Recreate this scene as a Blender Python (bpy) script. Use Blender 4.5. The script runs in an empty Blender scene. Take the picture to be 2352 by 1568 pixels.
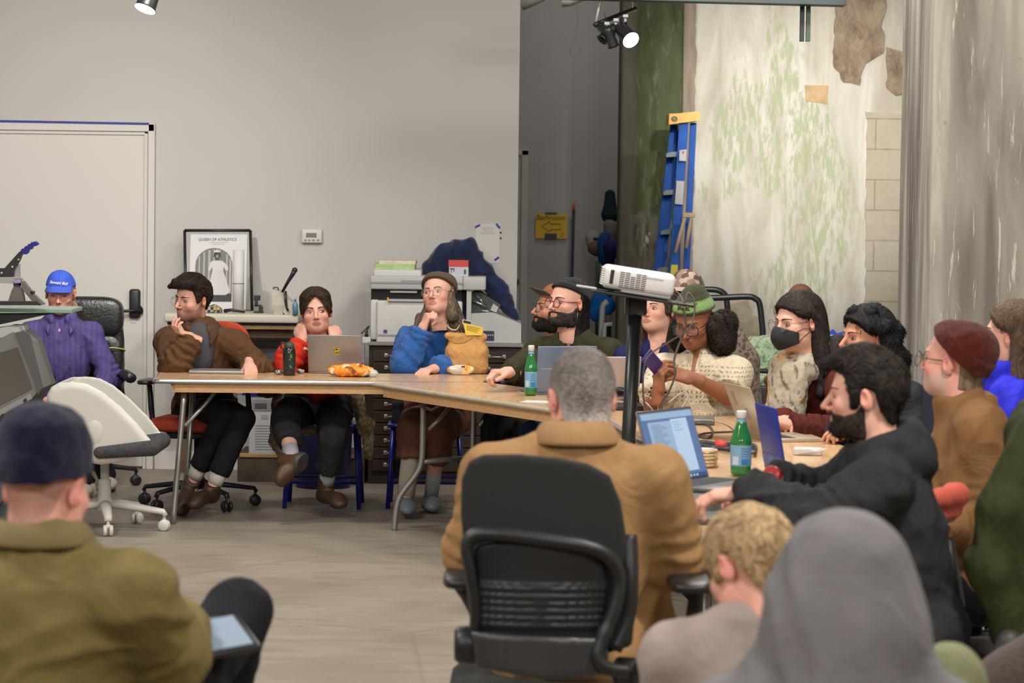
import bpy, bmesh, math, random, time
import numpy as np
from mathutils import Vector, Matrix
random.seed(4); rng = np.random.default_rng(7)
T0 = time.time()
scene = bpy.context.scene
COL = scene.collection
# ------------------------------------------------------------ camera
F = 6800.0; CAMZ = 1.7
_p = math.atan(339/F); _r = math.radians(.7)
CAM = np.array([0, 0, CAMZ])
_fw = np.array([0, math.cos(_p), -math.sin(_p)]); _u0 = np.array([0, math.sin(_p), math.cos(_p)]); _r0 = np.array([1., 0, 0])
_R = _r0*math.cos(_r)+_u0*math.sin(_r); _U = _u0*math.cos(_r)-_r0*math.sin(_r)
def _dir(x, y): return _fw+_R*(x-1176)/F+_U*(784-y)/F
def PD(x, y, D):            # photo pixel at distance D -> world point
    v = _dir(x, y); return CAM+v*(D/v[1])
def PZ(x, y, z):            # photo pixel on the horizontal plane z -> world point
    v = _dir(x, y); return CAM+v*((z-CAMZ)/v[2])
cam = bpy.data.cameras.new('camera'); camo = bpy.data.objects.new('camera', cam); COL.objects.link(camo)
cam.sensor_width = 36; cam.lens = 36*F/2352; cam.clip_start = .1; cam.clip_end = 100
M = Matrix.Identity(4)
for i in range(3):
    M[i][0] = _R[i]; M[i][1] = _U[i]; M[i][2] = -_fw[i]; M[i][3] = CAM[i]
camo.matrix_world = M
cam.dof.use_dof = True; cam.dof.focus_distance = 14.6; cam.dof.aperture_fstop = 6.0
scene.camera = camo
scene.view_settings.view_transform = 'Standard'; scene.view_settings.look = 'None'
scene.view_settings.gamma = 1; scene.view_settings.use_curve_mapping = False
scene.view_settings.exposure = -1.0
w = bpy.data.worlds.new('world'); scene.world = w; w.use_nodes = True
w.node_tree.nodes['Background'].inputs[0].default_value = (.8, .85, 1, 1)
w.node_tree.nodes['Background'].inputs[1].default_value = .08
# ------------------------------------------------------------ room lights: spots, and unseen overhead area lamps, some added to brighten
def area(loc, target, size, power, col=(1, .962, .912), spread=180, sy=None):
    l = bpy.data.lights.new('unseen_area_lamp', 'AREA'); o = bpy.data.objects.new('unseen_area_lamp', l); COL.objects.link(o)
    l.energy = power; l.size = size; l.color = col; l.spread = math.radians(spread)
    if sy: l.shape = 'RECTANGLE'; l.size_y = sy
    o.location = loc; o.rotation_euler = (Vector(target)-Vector(loc)).to_track_quat('-Z', 'Y').to_euler()
    return o
def spot(loc, target, power, angle, col=(1, .95, .88), r=.05, blend=.8):
    l = bpy.data.lights.new('spot_lamp', 'SPOT'); o = bpy.data.objects.new('spot_lamp', l); COL.objects.link(o)
    l.energy = power; l.spot_size = math.radians(angle); l.spot_blend = blend; l.color = col; l.shadow_soft_size = r
    o.location = loc; o.rotation_euler = (Vector(target)-Vector(loc)).to_track_quat('-Z', 'Y').to_euler()
    return o
for x, y, e in ((-2.4, 2.4, 250), (1.6, 2.4, 240), (-2.6, 6.5, 230), (1.8, 6.5, 260), (-2.6, 11.0, 200), (1.2, 11.0, 250), (-1.4, 14.4, 130), (1.3, 14.6, 120)):  # frontmost pair: unseen lamps added to brighten the nearest people
    area((x, y, 3.85), (x*.9, y+(2.2 if y < 5 else .6), 0), .6, e)
spot((1.47, 16.4, 3.0), (2.2, 22.4, 2.2), 2300, 30, r=.05, blend=1)
spot((2.6, 17.5, 3.9), (2.2, 22.4, 1.2), 380, 62, r=.06, blend=1)
spot((2.2, 9.0, 3.9), (2.5, 14.0, 1.6), 700, 60, r=.06, blend=1)
spot((-2.15, 14.7, 2.75), (-2.9, 18.0, 1.3), 420, 80, r=.05, blend=1)
area((.9, 23.6, 3.9), (.6, 25.4, 1), .4, 26); area((.4, 20.0, 4.0), (.5, 25.0, 1.2), .4, 30)  # unseen lamps added to brighten the dark corridor
# ------------------------------------------------------------ materials
MATS = {}
def mat(name, color=(.5, .5, .5), rough=.6, metal=0, spec=.5, noise=0, nscale=8, bump=0, bscale=60, stretch=None,
        emis=0, trans=0, alpha=1, sheen=0, coat=0, attr=False, coord='Object', ecol=None, wr=0, wscale=7):
    if name in MATS: return MATS[name]
    m = bpy.data.materials.new(name); m.use_nodes = True; nt = m.node_tree; N = nt.nodes; L = nt.links
    b = N['Principled BSDF']; c4 = (*color, 1)
    b.inputs['Base Color'].default_value = c4; b.inputs['Roughness'].default_value = rough; b.inputs['Metallic'].default_value = metal
    b.inputs['Specular IOR Level'].default_value = spec
    if sheen: b.inputs['Sheen Weight'].default_value = sheen; b.inputs['Sheen Roughness'].default_value = .5
    if coat: b.inputs['Coat Weight'].default_value = coat; b.inputs['Coat Roughness'].default_value = .12
    if trans: b.inputs['Transmission Weight'].default_value = trans; b.inputs['IOR'].default_value = 1.45
    if emis: b.inputs['Emission Color'].default_value = (*(ecol or color), 1); b.inputs['Emission Strength'].default_value = emis
    b.inputs['Alpha'].default_value = alpha
    tc = N.new('ShaderNodeTexCoord'); mp = N.new('ShaderNodeMapping'); L.new(tc.outputs[coord], mp.inputs[0])
    if stretch: mp.inputs['Scale'].default_value = stretch
    csock = None
    if attr:
        a = N.new('ShaderNodeAttribute'); a.attribute_name = 'Col'; csock = a.outputs['Color']
        L.new(csock, b.inputs['Base Color'])
    if noise:
        n = N.new('ShaderNodeTexNoise'); n.inputs['Scale'].default_value = nscale; n.inputs['Detail'].default_value = 4; L.new(mp.outputs[0], n.inputs[0])
        mr = N.new('ShaderNodeMapRange'); mr.inputs[1].default_value = .3; mr.inputs[2].default_value = .7
        mr.inputs[3].default_value = 1-noise; mr.inputs[4].default_value = 1+noise; L.new(n.outputs[0], mr.inputs[0])
        mx = N.new('ShaderNodeMix'); mx.data_type = 'RGBA'; mx.blend_type = 'MULTIPLY'; mx.inputs[0].default_value = 1
        mx.inputs[6].default_value = c4
        if csock: L.new(csock, mx.inputs[6])
        L.new(mr.outputs[0], mx.inputs[7]); L.new(mx.outputs[2], b.inputs['Base Color'])
    if bump:
        n2 = N.new('ShaderNodeTexNoise'); n2.inputs['Scale'].default_value = bscale; n2.inputs['Detail'].default_value = 3; L.new(mp.outputs[0], n2.inputs[0])
        bp = N.new('ShaderNodeBump'); bp.inputs['Strength'].default_value = bump; bp.inputs['Distance'].default_value = .01
        L.new(n2.outputs[0], bp.inputs['Height']); L.new(bp.outputs[0], b.inputs['Normal'])
        if wr:          # soft creases in cloth
            n3 = N.new('ShaderNodeTexNoise'); n3.inputs['Scale'].default_value = wscale; n3.inputs['Detail'].default_value = 2.5; n3.inputs['Distortion'].default_value = 1.6; L.new(mp.outputs[0], n3.inputs[0])
            ms = N.new('ShaderNodeMath'); ms.operation = 'SUBTRACT'; ms.inputs[1].default_value = .5; L.new(n3.outputs[0], ms.inputs[0])
            ma = N.new('ShaderNodeMath'); ma.operation = 'ABSOLUTE'; L.new(ms.outputs[0], ma.inputs[0])
            mq = N.new('ShaderNodeMath'); mq.operation = 'POWER'; mq.inputs[1].default_value = .6; L.new(ma.outputs[0], mq.inputs[0])
            b3 = N.new('ShaderNodeBump'); b3.inputs['Strength'].default_value = wr; b3.inputs['Distance'].default_value = .035; L.new(mq.outputs[0], b3.inputs['Height']); L.new(bp.outputs[0], b3.inputs['Normal']); L.new(b3.outputs[0], b.inputs['Normal'])
    MATS[name] = m; return m
SKIN = mat('skin', (1, 1, 1), .55, attr=True, noise=.05, nscale=40, spec=.3)
HAIRM = mat('hair_fibre', (1, 1, 1), .62, attr=True, spec=.22)
CLOTH = mat('cloth', (1, 1, 1), .9, attr=True, noise=.06, nscale=30, spec=.15, bump=.25, bscale=420, wr=.16, wscale=6)
COTTON = mat('smooth_cloth', (1, 1, 1), .8, attr=True, noise=.04, nscale=14, spec=.2, bump=.15, bscale=260, wr=.18, wscale=6)
KNIT = mat('knit', (1, 1, 1), .95, attr=True, noise=.12, nscale=120, spec=.1, bump=.8, bscale=230, sheen=.15)
LEATHER = mat('leather', (1, 1, 1), .45, attr=True, noise=.1, nscale=30, spec=.4, bump=.2, bscale=150)
# ------------------------------------------------------------ object helpers
def tag(o, label=None, cat=None, group=None, kind=None):
    if label: o['label'] = label
    if cat: o['category'] = cat
    if group: o['group'] = group
    if kind: o['kind'] = kind
    return o
def empty(name, loc=(0, 0, 0), label=None, cat=None, group=None, rz=0):
    o = bpy.data.objects.new(name, None); COL.objects.link(o); o.location = Vector([float(v) for v in loc]); o.rotation_euler = (0, 0, rz)
    o.empty_display_size = .1
    tag(o, label, cat, group); return o
def link(name, me, material=None, parent=None, loc=None):
    o = bpy.data.objects.new(name, me); COL.objects.link(o)
    if material: me.materials.append(material)
    if parent: o.parent = parent
    if loc is not None: o.location = Vector([float(v) for v in loc])
    return o
def npmesh(name, V, Fq, material, parent=None, col=None, smooth=True, world=False):
    """mesh from numpy arrays; with world=True V is in world space and is moved into the (unrotated) parent's frame"""
    V = np.asarray(V, np.float32).copy()
    if world and parent is not None:
        q = parent; off = np.zeros(3)
        while q is not None: off += np.array(q.location); q = q.parent
        V -= off.astype(np.float32)
    me = bpy.data.meshes.new(name); n = len(Fq); k = Fq.shape[1] if n else 4
    me.vertices.add(len(V)); me.vertices.foreach_set('co', V.ravel())
    me.loops.add(n*k); me.loops.foreach_set('vertex_index', np.asarray(Fq, np.int32).ravel())
    me.polygons.add(n); me.polygons.foreach_set('loop_start', np.arange(n, dtype=np.int32)*k)
    me.update(calc_edges=True); me.validate()
    if smooth: me.polygons.foreach_set('use_smooth', np.ones(len(me.polygons), bool))
    if col is not None:
        a = me.color_attributes.new('Col', 'FLOAT_COLOR', 'POINT')
        c = np.ones((len(V), 4), np.float32); c[:, :3] = col; a.data.foreach_set('color', c.ravel())
    return link(name, me, material, parent)
class MB:
    """collects shapes; build() links them as one mesh object"""
    def __init__(s): s.v = []; s.f = []; s.m = Matrix.Identity(4); s.sm = []
    def add(s, vs, fs, smooth=False):
        o = len(s.v); s.v += [tuple(s.m @ Vector([float(q) for q in v])) for v in vs]; s.f += [tuple(o+i for i in f) for f in fs]; s.sm += [smooth]*len(fs); return s
    def box(s, c, d, bev=0, rot=None, seg=2):
        if bev:
            bm = bmesh.new(); bmesh.ops.create_cube(bm, size=1); bmesh.ops.scale(bm, vec=d, verts=bm.verts)
            bmesh.ops.bevel(bm, geom=bm.edges[:]+bm.verts[:], offset=min(bev, min(d)*.49), segments=seg, affect='EDGES', profile=.5)
            vs = [v.co.copy() for v in bm.verts]; fs = [[v.index for v in f.verts] for f in bm.faces]; bm.free()
        else:
            x, y, z = [q/2 for q in d]
            vs = [Vector(q) for q in ((-x, -y, -z), (x, -y, -z), (x, y, -z), (-x, y, -z), (-x, -y, z), (x, -y, z), (x, y, z), (-x, y, z))]
            fs = [(0, 3, 2, 1), (4, 5, 6, 7), (0, 1, 5, 4), (1, 2, 6, 5), (2, 3, 7, 6), (3, 0, 4, 7)]
        Rm = rot if rot is not None else Matrix.Identity(3)
        return s.add([Rm @ v + Vector([float(q) for q in c]) for v in vs], fs, bool(bev) and seg > 2)
    def tube(s, pts, r, n=10, closed=False, flat=None, caps=True):
        """round (or flattened) bar through points; r number or list"""
        P = [Vector([float(q) for q in p]) for p in pts]; k = len(P)
        rs = list(r) if hasattr(r, '__len__') else [r]*k
        vs = []; fs = []; up = None
        for i in range(k):
            a = P[i-1] if (i > 0 or closed) else P[i]; b = P[(i+1) % k] if (i < k-1 or closed) else P[i]
            t = (b-a).normalized() if (b-a).length > 1e-9 else Vector((0, 0, 1))
            if up is None: up = Vector((0, 0, 1)) if abs(t.z) < .9 else Vector((1, 0, 0))
            sx = t.cross(up).normalized(); up = sx.cross(t).normalized()
            for j in range(n):
                an = 2*math.pi*j/n; vs.append(P[i]+sx*math.cos(an)*rs[i]+up*math.sin(an)*rs[i]*(flat or 1))
        m = k if closed else k-1
        for i in range(m):
            for j in range(n):
                a = i*n+j; b = i*n+(j+1) % n; c = ((i+1) % k)*n+(j+1) % n; d = ((i+1) % k)*n+j; fs.append((a, b, c, d))
        if not closed and caps:
            fs.append(tuple(range(n-1, -1, -1))); fs.append(tuple((k-1)*n+j for j in range(n)))
        return s.add(vs, fs, True)
    def lathe(s, prof, c=(0, 0, 0), n=28, rot=None):
        vs = []; fs = []; k = len(prof); Rm = rot if rot is not None else Matrix.Identity(3)
        for r, z in prof:
            for j in range(n):
                a = 2*math.pi*j/n; vs.append(Rm @ Vector((r*math.cos(a), r*math.sin(a), z))+Vector([float(q) for q in c]))
        for i in range(k-1):
            for j in range(n): fs.append((i*n+j, i*n+(j+1) % n, (i+1)*n+(j+1) % n, (i+1)*n+j))
        if prof[0][0] > 1e-5: fs.append(tuple(range(n-1, -1, -1)))
        if prof[-1][0] > 1e-5: fs.append(tuple((k-1)*n+j for j in range(n)))
        return s.add(vs, fs, True)
    def prism(s, poly, z0, z1, fr=None):
        """polygon (x,y) extruded z0..z1, fr = 4x4 frame"""
        k = len(poly); fr = fr if fr is not None else Matrix.Identity(4)
        vs = [fr @ Vector((x, y, z0)) for x, y in poly]+[fr @ Vector((x, y, z1)) for x, y in poly]
        fs = [tuple(range(k-1, -1, -1)), tuple(range(k, 2*k))]+[(i, (i+1) % k, k+(i+1) % k, k+i) for i in range(k)]
        return s.add(vs, fs)
    def grid(s, fn, nu, nv, th=0):
        """surface fn(u,v)->(x,y,z), u,v in 0..1; th>0 gives it thickness along its normal"""
        P = np.array([[fn(i/nu, j/nv) for j in range(nv+1)] for i in range(nu+1)], float)
        vs = [tuple(p) for row in P for p in row]; W = nv+1
        fs = [(i*W+j, (i+1)*W+j, (i+1)*W+j+1, i*W+j+1) for i in range(nu) for j in range(nv)]
        if th:
            du = np.gradient(P, axis=0); dv = np.gradient(P, axis=1); nn = np.cross(du, dv); nn /= np.linalg.norm(nn, axis=2, keepdims=True)+1e-12
            Q = P-nn*th; o = len(vs); vs += [tuple(p) for row in Q for p in row]
            fs += [(o+i*W+j, o+i*W+j+1, o+(i+1)*W+j+1, o+(i+1)*W+j) for i in range(nu) for j in range(nv)]
            for i in range(nu): fs += [(i*W, o+i*W, o+(i+1)*W, (i+1)*W), (i*W+nv, (i+1)*W+nv, o+(i+1)*W+nv, o+i*W+nv)]
            for j in range(nv): fs += [(j, j+1, o+j+1, o+j), (nu*W+j, o+nu*W+j, o+nu*W+j+1, nu*W+j+1)]
        return s.add(vs, fs, True)
    def build(s, name, material, parent=None, loc=None):
        me = bpy.data.meshes.new(name); me.from_pydata(s.v, [], s.f); me.polygons.foreach_set('use_smooth', s.sm)
        me.update(); return link(name, me, material, parent, loc)
def bez(pts, n=8):
    """Catmull-Rom smoothing of a point list"""
    P = [np.array(p, float) for p in pts]; out = []
    for i in range(len(P)-1):
        a = P[max(i-1, 0)]; b = P[i]; c = P[i+1]; d = P[min(i+2, len(P)-1)]
        for k in range(n):
            t = k/n; out.append(.5*((2*b)+(-a+c)*t+(2*a-5*b+4*c-d)*t*t+(-a+3*b-3*c+d)*t**3))
    out.append(P[-1]); return out
def rotm(x=0, y=0, z=0): return (Matrix.Rotation(z, 3, 'Z') @ Matrix.Rotation(y, 3, 'Y') @ Matrix.Rotation(x, 3, 'X'))
def frame(o, x, y, z=None):
    """4x4 frame at o with axes x, y (and their cross)"""
    x = Vector([float(q) for q in x]).normalized(); y = Vector([float(q) for q in y]); z = Vector([float(q) for q in z]) if z is not None else x.cross(y)
    z.normalize(); y = z.cross(x).normalized(); m = Matrix.Identity(4)
    for i in range(3): m[i][0] = x[i]; m[i][1] = y[i]; m[i][2] = z[i]; m[i][3] = float(o[i])
    return m
def text(body, size, fr, material, parent, name='lettering', ext=.0006, align='CENTER', font_sx=1, shear=0):
    cu = bpy.data.curves.new('t', 'FONT'); cu.body = body; cu.size = size; cu.extrude = ext; cu.align_x = align; cu.align_y = 'CENTER'; cu.shear = shear
    cu.resolution_u = 3
    o = bpy.data.objects.new('t', cu); COL.objects.link(o); dg = bpy.context.evaluated_depsgraph_get()
    me = bpy.data.meshes.new_from_object(o.evaluated_get(dg)); bpy.data.objects.remove(o)
    me.transform(fr @ Matrix.Diagonal((font_sx, 1, 1, 1))); me.materials.clear()
    return link(name, me, material, parent)
# ------------------------------------------------------------ noise
_perm = rng.permutation(256); _perm = np.concatenate([_perm, _perm])
_grd = rng.normal(size=(256, 3)); _grd /= np.linalg.norm(_grd, axis=1, keepdims=True)
def perlin(P):
    P = np.asarray(P, float); I = np.floor(P).astype(int); f = P-I; u = f*f*f*(f*(f*6-15)+10); I &= 255; out = 0
    for dx in (0, 1):
        wx = u[:, 0] if dx else 1-u[:, 0]
        for dy in (0, 1):
            wy = u[:, 1] if dy else 1-u[:, 1]
            for dz in (0, 1):
                wz = u[:, 2] if dz else 1-u[:, 2]
                g = _grd[_perm[_perm[_perm[(I[:, 0]+dx) & 255]+((I[:, 1]+dy) & 255)]+((I[:, 2]+dz) & 255)]]
                out = out+wx*wy*wz*(g[:, 0]*(f[:, 0]-dx)+g[:, 1]*(f[:, 1]-dy)+g[:, 2]*(f[:, 2]-dz))
    return out*1.6
def sstep(a, b, x):
    t = np.clip((x-a)/(b-a), 0, 1); return t*t*(3-2*t)
# ------------------------------------------------------------ implicit surfaces
def A3(i): v = np.zeros(3); v[i] = 1; return v
def strands(g, V, N, n, flow, length, col, width=.0016, steps=7, lift=.004, curl=0, cfreq=90, vary=.35, seed=0, up=None):
    """combed locks lying on the surface of field g"""
    r = np.random.default_rng(seed); I = r.integers(0, len(V), n); P = V[I]+r.normal(size=(n, 3))*.001; L = length*(.6+.7*r.random(n)); ph = r.random(n)*6.28; pts = []; nr = []
    for k in range(steps):
        G = g.grad(P); t = k/(steps-1); d = g.at(P); P = P-G*(d-lift*(t**1.2)*(.2+1.1*r.random(n)))[:, None]*.85; pts.append(P); nr.append(G)
        D = flow(P, G); D = D+.22*np.stack([perlin(P*38+i*17+seed) for i in range(3)], 1); D = D-G*(D*G).sum(1)[:, None]; D /= np.linalg.norm(D, axis=1, keepdims=True)+1e-9
        if curl: S = np.cross(G, D); D = D+S*curl*np.sin(ph+k*cfreq*.02)[:, None]+G*curl*.5*np.cos(ph+k*cfreq*.02)[:, None]
        P = P+D*(L/steps)[:, None]
    P_ = np.stack(pts, 1); G_ = np.stack(nr, 1); D_ = np.gradient(P_, axis=1); S_ = np.cross(G_, D_); S_ /= np.linalg.norm(S_, axis=2, keepdims=True)+1e-9
    w = width*(.6+.8*r.random(n))[:, None, None]*(1-np.linspace(0, 1, steps)**3*.85)[None, :, None]; lft = P_-S_*w-G_*w*.4; rgt = P_+S_*w-G_*w*.4
    W = np.stack([lft, P_+G_*w*.3, rgt], 2).reshape(-1, 3); b = (np.arange(n)*steps*3)[:, None]; q = []
    for k in range(steps-1):
        for j in (0, 1): a = b+k*3+j; q.append(np.concatenate([a, a+1, a+4, a+3], 1))
    c = np.repeat(np.asarray(col)*np.clip(1+vary*r.normal(size=(n, 1)), .25, 2.6), steps*3, 0); return W, np.concatenate(q), c
class Field:
    def __init__(s, lo, hi, h, arr=None):
        s.lo = np.array(lo, float); s.h = h; s.n = (np.ceil((np.array(hi)-s.lo)/h).astype(int)+1)
        s.ax = [s.lo[i]+h*np.arange(s.n[i]) for i in range(3)]
        s.arr = np.full(s.n, 1., np.float32) if arr is None else arr.copy()
    def like(s, blank=False):
        q = Field.__new__(Field); q.lo = s.lo; q.h = s.h; q.n = s.n; q.ax = s.ax; q.arr = np.full(s.n, 1., np.float32) if blank else s.arr.copy(); return q
    def _sl(s, lo, hi, m):
        a = np.clip(np.floor((np.array(lo)-m-s.lo)/s.h).astype(int), 0, s.n-1); b = np.clip(np.ceil((np.array(hi)+m-s.lo)/s.h).astype(int)+1, 1, s.n)
        return tuple(slice(a[i], max(b[i], a[i]+1)) for i in range(3))
    def _g(s, sl):
        return (s.ax[0][sl[0]][:, None, None].astype(np.float32), s.ax[1][sl[1]][None, :, None].astype(np.float32), s.ax[2][sl[2]][None, None, :].astype(np.float32))
    def _mix(s, sl, d, k, op):
        a = s.arr[sl]
        if op == 'u':
            if k <= 0: r = np.minimum(a, d)
            else: h = np.clip(.5+.5*(d-a)/k, 0, 1); r = d+(a-d)*h-k*h*(1-h)
        else:
            if k <= 0: r = np.maximum(a, -d)
            else: h = np.clip(.5-.5*(a+d)/k, 0, 1); r = a+(-d-a)*h+k*h*(1-h)
        s.arr[sl] = r; return s
    def cap(s, a, b, ra, rb=None, k=.02, op='u', m=.05):
        rb = ra if rb is None else rb; a = np.array(a, float); b = np.array(b, float); R = max(ra, rb)
        sl = s._sl(np.minimum(a, b)-R, np.maximum(a, b)+R, k+m); X, Y, Z = s._g(sl); d = b-a; L = max(d@d, 1e-9)
        t = np.clip(((X-a[0])*d[0]+(Y-a[1])*d[1]+(Z-a[2])*d[2])/L, 0, 1)
        return s._mix(sl, np.sqrt((X-a[0]-t*d[0])**2+(Y-a[1]-t*d[1])**2+(Z-a[2]-t*d[2])**2)-(ra+(rb-ra)*t), k, op)
    def cyl(s, a, b, r, k=.005, op='s'):
        a = np.array(a, float); b = np.array(b, float); sl = s._sl(np.minimum(a, b)-r, np.maximum(a, b)+r, k+.03); X, Y, Z = s._g(sl)
        d = b-a; L = np.sqrt(d@d); d = d/L; t = (X-a[0])*d[0]+(Y-a[1])*d[1]+(Z-a[2])*d[2]
        q = np.sqrt(np.maximum((X-a[0])**2+(Y-a[1])**2+(Z-a[2])**2-t*t, 0))-r
        return s._mix(sl, np.maximum(q, np.maximum(-t, t-L)), k, op)
    def ell(s, c, r, rot=None, k=.02, op='u', m=.05):
        c = np.array(c, float); r = np.array(r, float)*np.ones(3); R = max(r)
        sl = s._sl(c-(r if rot is None else R), c+(r if rot is None else R), k+m); X, Y, Z = s._g(sl); X = X-c[0]; Y = Y-c[1]; Z = Z-c[2]
        if rot is not None:
            q = np.array(rot); X, Y, Z = (q[0, 0]*X+q[1, 0]*Y+q[2, 0]*Z, q[0, 1]*X+q[1, 1]*Y+q[2, 1]*Z, q[0, 2]*X+q[1, 2]*Y+q[2, 2]*Z)
        k0 = np.sqrt((X/r[0])**2+(Y/r[1])**2+(Z/r[2])**2); k1 = np.sqrt((X/r[0]**2)**2+(Y/r[1]**2)**2+(Z/r[2]**2)**2)+1e-6
        return s._mix(sl, k0*(k0-1)/k1, k, op)
    def torus(s, c, nrm, R, r, k=.01, flat=1):
        c = np.array(c, float); n = np.array(nrm, float); n /= np.linalg.norm(n); sl = s._sl(c-R-r, c+R+r, k+.03); X, Y, Z = s._g(sl)
        X = X-c[0]; Y = Y-c[1]; Z = Z-c[2]; t = X*n[0]+Y*n[1]+Z*n[2]; q = np.sqrt(np.maximum(X*X+Y*Y+Z*Z-t*t, 0))-R
        return s._mix(sl, np.sqrt(q*q+(t/flat)**2)-r, k, 'u')
    def grid(s): return s._g(tuple(slice(0, n) for n in s.n))
    def mesh(s):
        A = s.arr; S = A < 0; n = s.n; cells = []; pos = []; quads = []; base = 0
        cn = n-1; st = np.array([cn[1]*cn[2], cn[2], 1])
        for ax in range(3):
            sl0 = [slice(None)]*3; sl1 = [slice(None)]*3; sl0[ax] = slice(0, -1); sl1[ax] = slice(1, None)
            X = S[tuple(sl0)] != S[tuple(sl1)]
            b, c = [q for q in range(3) if q != ax]
            X = X.copy(); 
            for q in (b, c):
                e = [slice(None)]*3; e[q] = 0; X[tuple(e)] = False; e[q] = -1; X[tuple(e)] = False
            I = np.argwhere(X)
            if not len(I): continue
            J = I.copy(); J[:, ax] += 1
            a0 = A[I[:, 0], I[:, 1], I[:, 2]].astype(float); a1 = A[J[:, 0], J[:, 1], J[:, 2]].astype(float)
            p = I.astype(float); p[:, ax] += a0/(a0-a1)
            q4 = []
            for db, dc in ((-1, -1), (0, -1), (0, 0), (-1, 0)):
                K = I.copy(); K[:, b] += db; K[:, c] += dc; q4.append(K @ st)
            Q = np.stack(q4, 1); flip = (a0 < 0) if ax != 1 else (a0 > 0)
            Q[~flip] = Q[~flip][:, ::-1]
            cells.append(Q.ravel()); pos.append(np.repeat(p, 4, 0)); quads.append(Q)
        if not quads: return np.zeros((0, 3)), np.zeros((0, 4), int)
        C = np.concatenate(cells); P = np.concatenate(pos); u, inv = np.unique(C, return_inverse=True); inv = inv.ravel()
        cnt = np.bincount(inv); V = np.stack([np.bincount(inv, P[:, i])/cnt for i in range(3)], 1)
        Fq = np.searchsorted(u, np.concatenate(quads))
        return V*s.h+s.lo, Fq
    def at(s, P):
        q = np.clip((P-s.lo)/s.h, 0, s.n-1.001); i = q.astype(int); f = q-i; o = 0
        for a in (0, 1):
            for b in (0, 1):
                for c in (0, 1): o = o+s.arr[i[:, 0]+a, i[:, 1]+b, i[:, 2]+c]*(f[:, 0] if a else 1-f[:, 0])*(f[:, 1] if b else 1-f[:, 1])*(f[:, 2] if c else 1-f[:, 2])
        return o
    def grad(s, P):
        e = s.h; g = np.stack([s.at(P+A3(i)*e)-s.at(P-A3(i)*e) for i in range(3)], 1); return g/(np.linalg.norm(g, axis=1, keepdims=True)+1e-9)
    def colhit(s, x, z, side=-1):
        """y of the surface on the front (-y) side at local x,z"""
        i = int(round((x-s.lo[0])/s.h)); k = int(round((z-s.lo[2])/s.h)); col = s.arr[i, :, k]; w = np.nonzero(col < 0)[0]
        if not len(w): return 0.
        j = w[0]; 
        if j == 0: return s.ax[1][0]
        a, b = col[j-1], col[j]; return s.ax[1][j-1]+s.h*a/(a-b)
def vnormals(V, Fq):
    n = np.cross(V[Fq[:, 2]]-V[Fq[:, 0]], V[Fq[:, 3]]-V[Fq[:, 1]]); out = np.zeros_like(V)
    for i in range(4):
        for c in range(3): out[:, c] += np.bincount(Fq[:, i], n[:, c], len(V))
    return out/(np.linalg.norm(out, axis=1, keepdims=True)+1e-12)
def smoothv(V, Fq, it=1):
    for _ in range(it):
        s = np.zeros_like(V); c = np.zeros(len(V))
        for a, b in ((0, 1), (1, 2), (2, 3), (3, 0)):
            for x, y in ((a, b), (b, a)):
                for k in range(3): s[:, k] += np.bincount(Fq[:, x], V[Fq[:, y], k], len(V))
                c += np.bincount(Fq[:, x], minlength=len(V))
        V = V*.4+.6*s/np.maximum(c, 1)[:, None]
    return V
# ------------------------------------------------------------ people
A = np.array
def hex2(h): return A([((int(h[i:i+2], 16)/255+.055)/1.055)**2.4 if int(h[i:i+2], 16) > 10 else int(h[i:i+2], 16)/255/12.92 for i in (0, 2, 4)])
def hrot(yaw, pitch=0, roll=0): return np.array(rotm(z=math.radians(yaw)) @ rotm(x=math.radians(-pitch)) @ rotm(y=math.radians(roll)))
def cmb(chunks):
    V = []; Q = []; C = []; o = 0
    for v, f, c in chunks:
        if not len(v): continue
        V.append(v); Q.append(f+o); C.append(np.ones((len(v), 3))*c); o += len(v)
    return np.concatenate(V), np.concatenate(Q), np.concatenate(C)
def head_fields(h, o):
    f = Field((-.135, -.165, -.2), (.135, .17, .185), h)
    jw = o.get('jaw', 1.); ch = o.get('chub', 0)
    f.ell((0, .012, .034), (.075, .097, .086), k=0)
    f.ell((0, -.028, -.028), (.058+ch, .062, .084), k=.03)
    f.ell((0, -.056, -.083), (.030*jw+ch, .034, .027), k=.03)
    for s in (-1, 1):
        f.ell((s*.040*jw, -.012, -.062), (.020+ch, .036, .032), k=.03)
        f.ell((s*.043, -.054, -.024), (.020, .024, .020), k=.02)
    f.cap((-.03, -.078, .021), (.03, -.078, .021), .011, k=.014)
    f.cap((0, .022, -.05), (0, .045, -.17), .053*o.get('neckr', 1), .060*o.get('neckr', 1), k=.03)
    base = f.like()
    for s in (-1, 1): f.ell((s*.032, -.102, .001), (.019, .017, .013), k=.012, op='s')
    ns = o.get('nose', 1.)
    f.cap((0, -.087, .012), (0, -.107-.007*ns, -.029), .0068, .0098*ns, k=.010)
    for s in (-1, 1): f.ell((s*.0115, -.098, -.034), (.0068, .010, .0068), k=.006)
    for s in (-1, 1): f.ell((s*.006, -.109, -.0435), (.0032, .005, .004), k=.003, op='s')
    f.ell((0, -.0885, -.0570), (.0215, .0085, .0052), k=.006); f.ell((0, -.0875, -.0665), (.018, .0100, .0062), k=.006)
    f.cap((-.022, -.0985, -.0618), (.022, -.0985, -.0618), .0020, k=.003, op='s')
    ear = f.like(True)
    for s in (-1, 1):
        ear.ell((s*.079, .014, -.004), (.0085, .018, .031), rot=hrot(s*22, -12), k=0)
        ear.ell((s*.087, .006, .001), (.0062, .0095, .0165), rot=hrot(s*22, -12), k=.004, op='s')
    f.arr = np.minimum(f.arr, ear.arr)
    return f, base, ear
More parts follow.
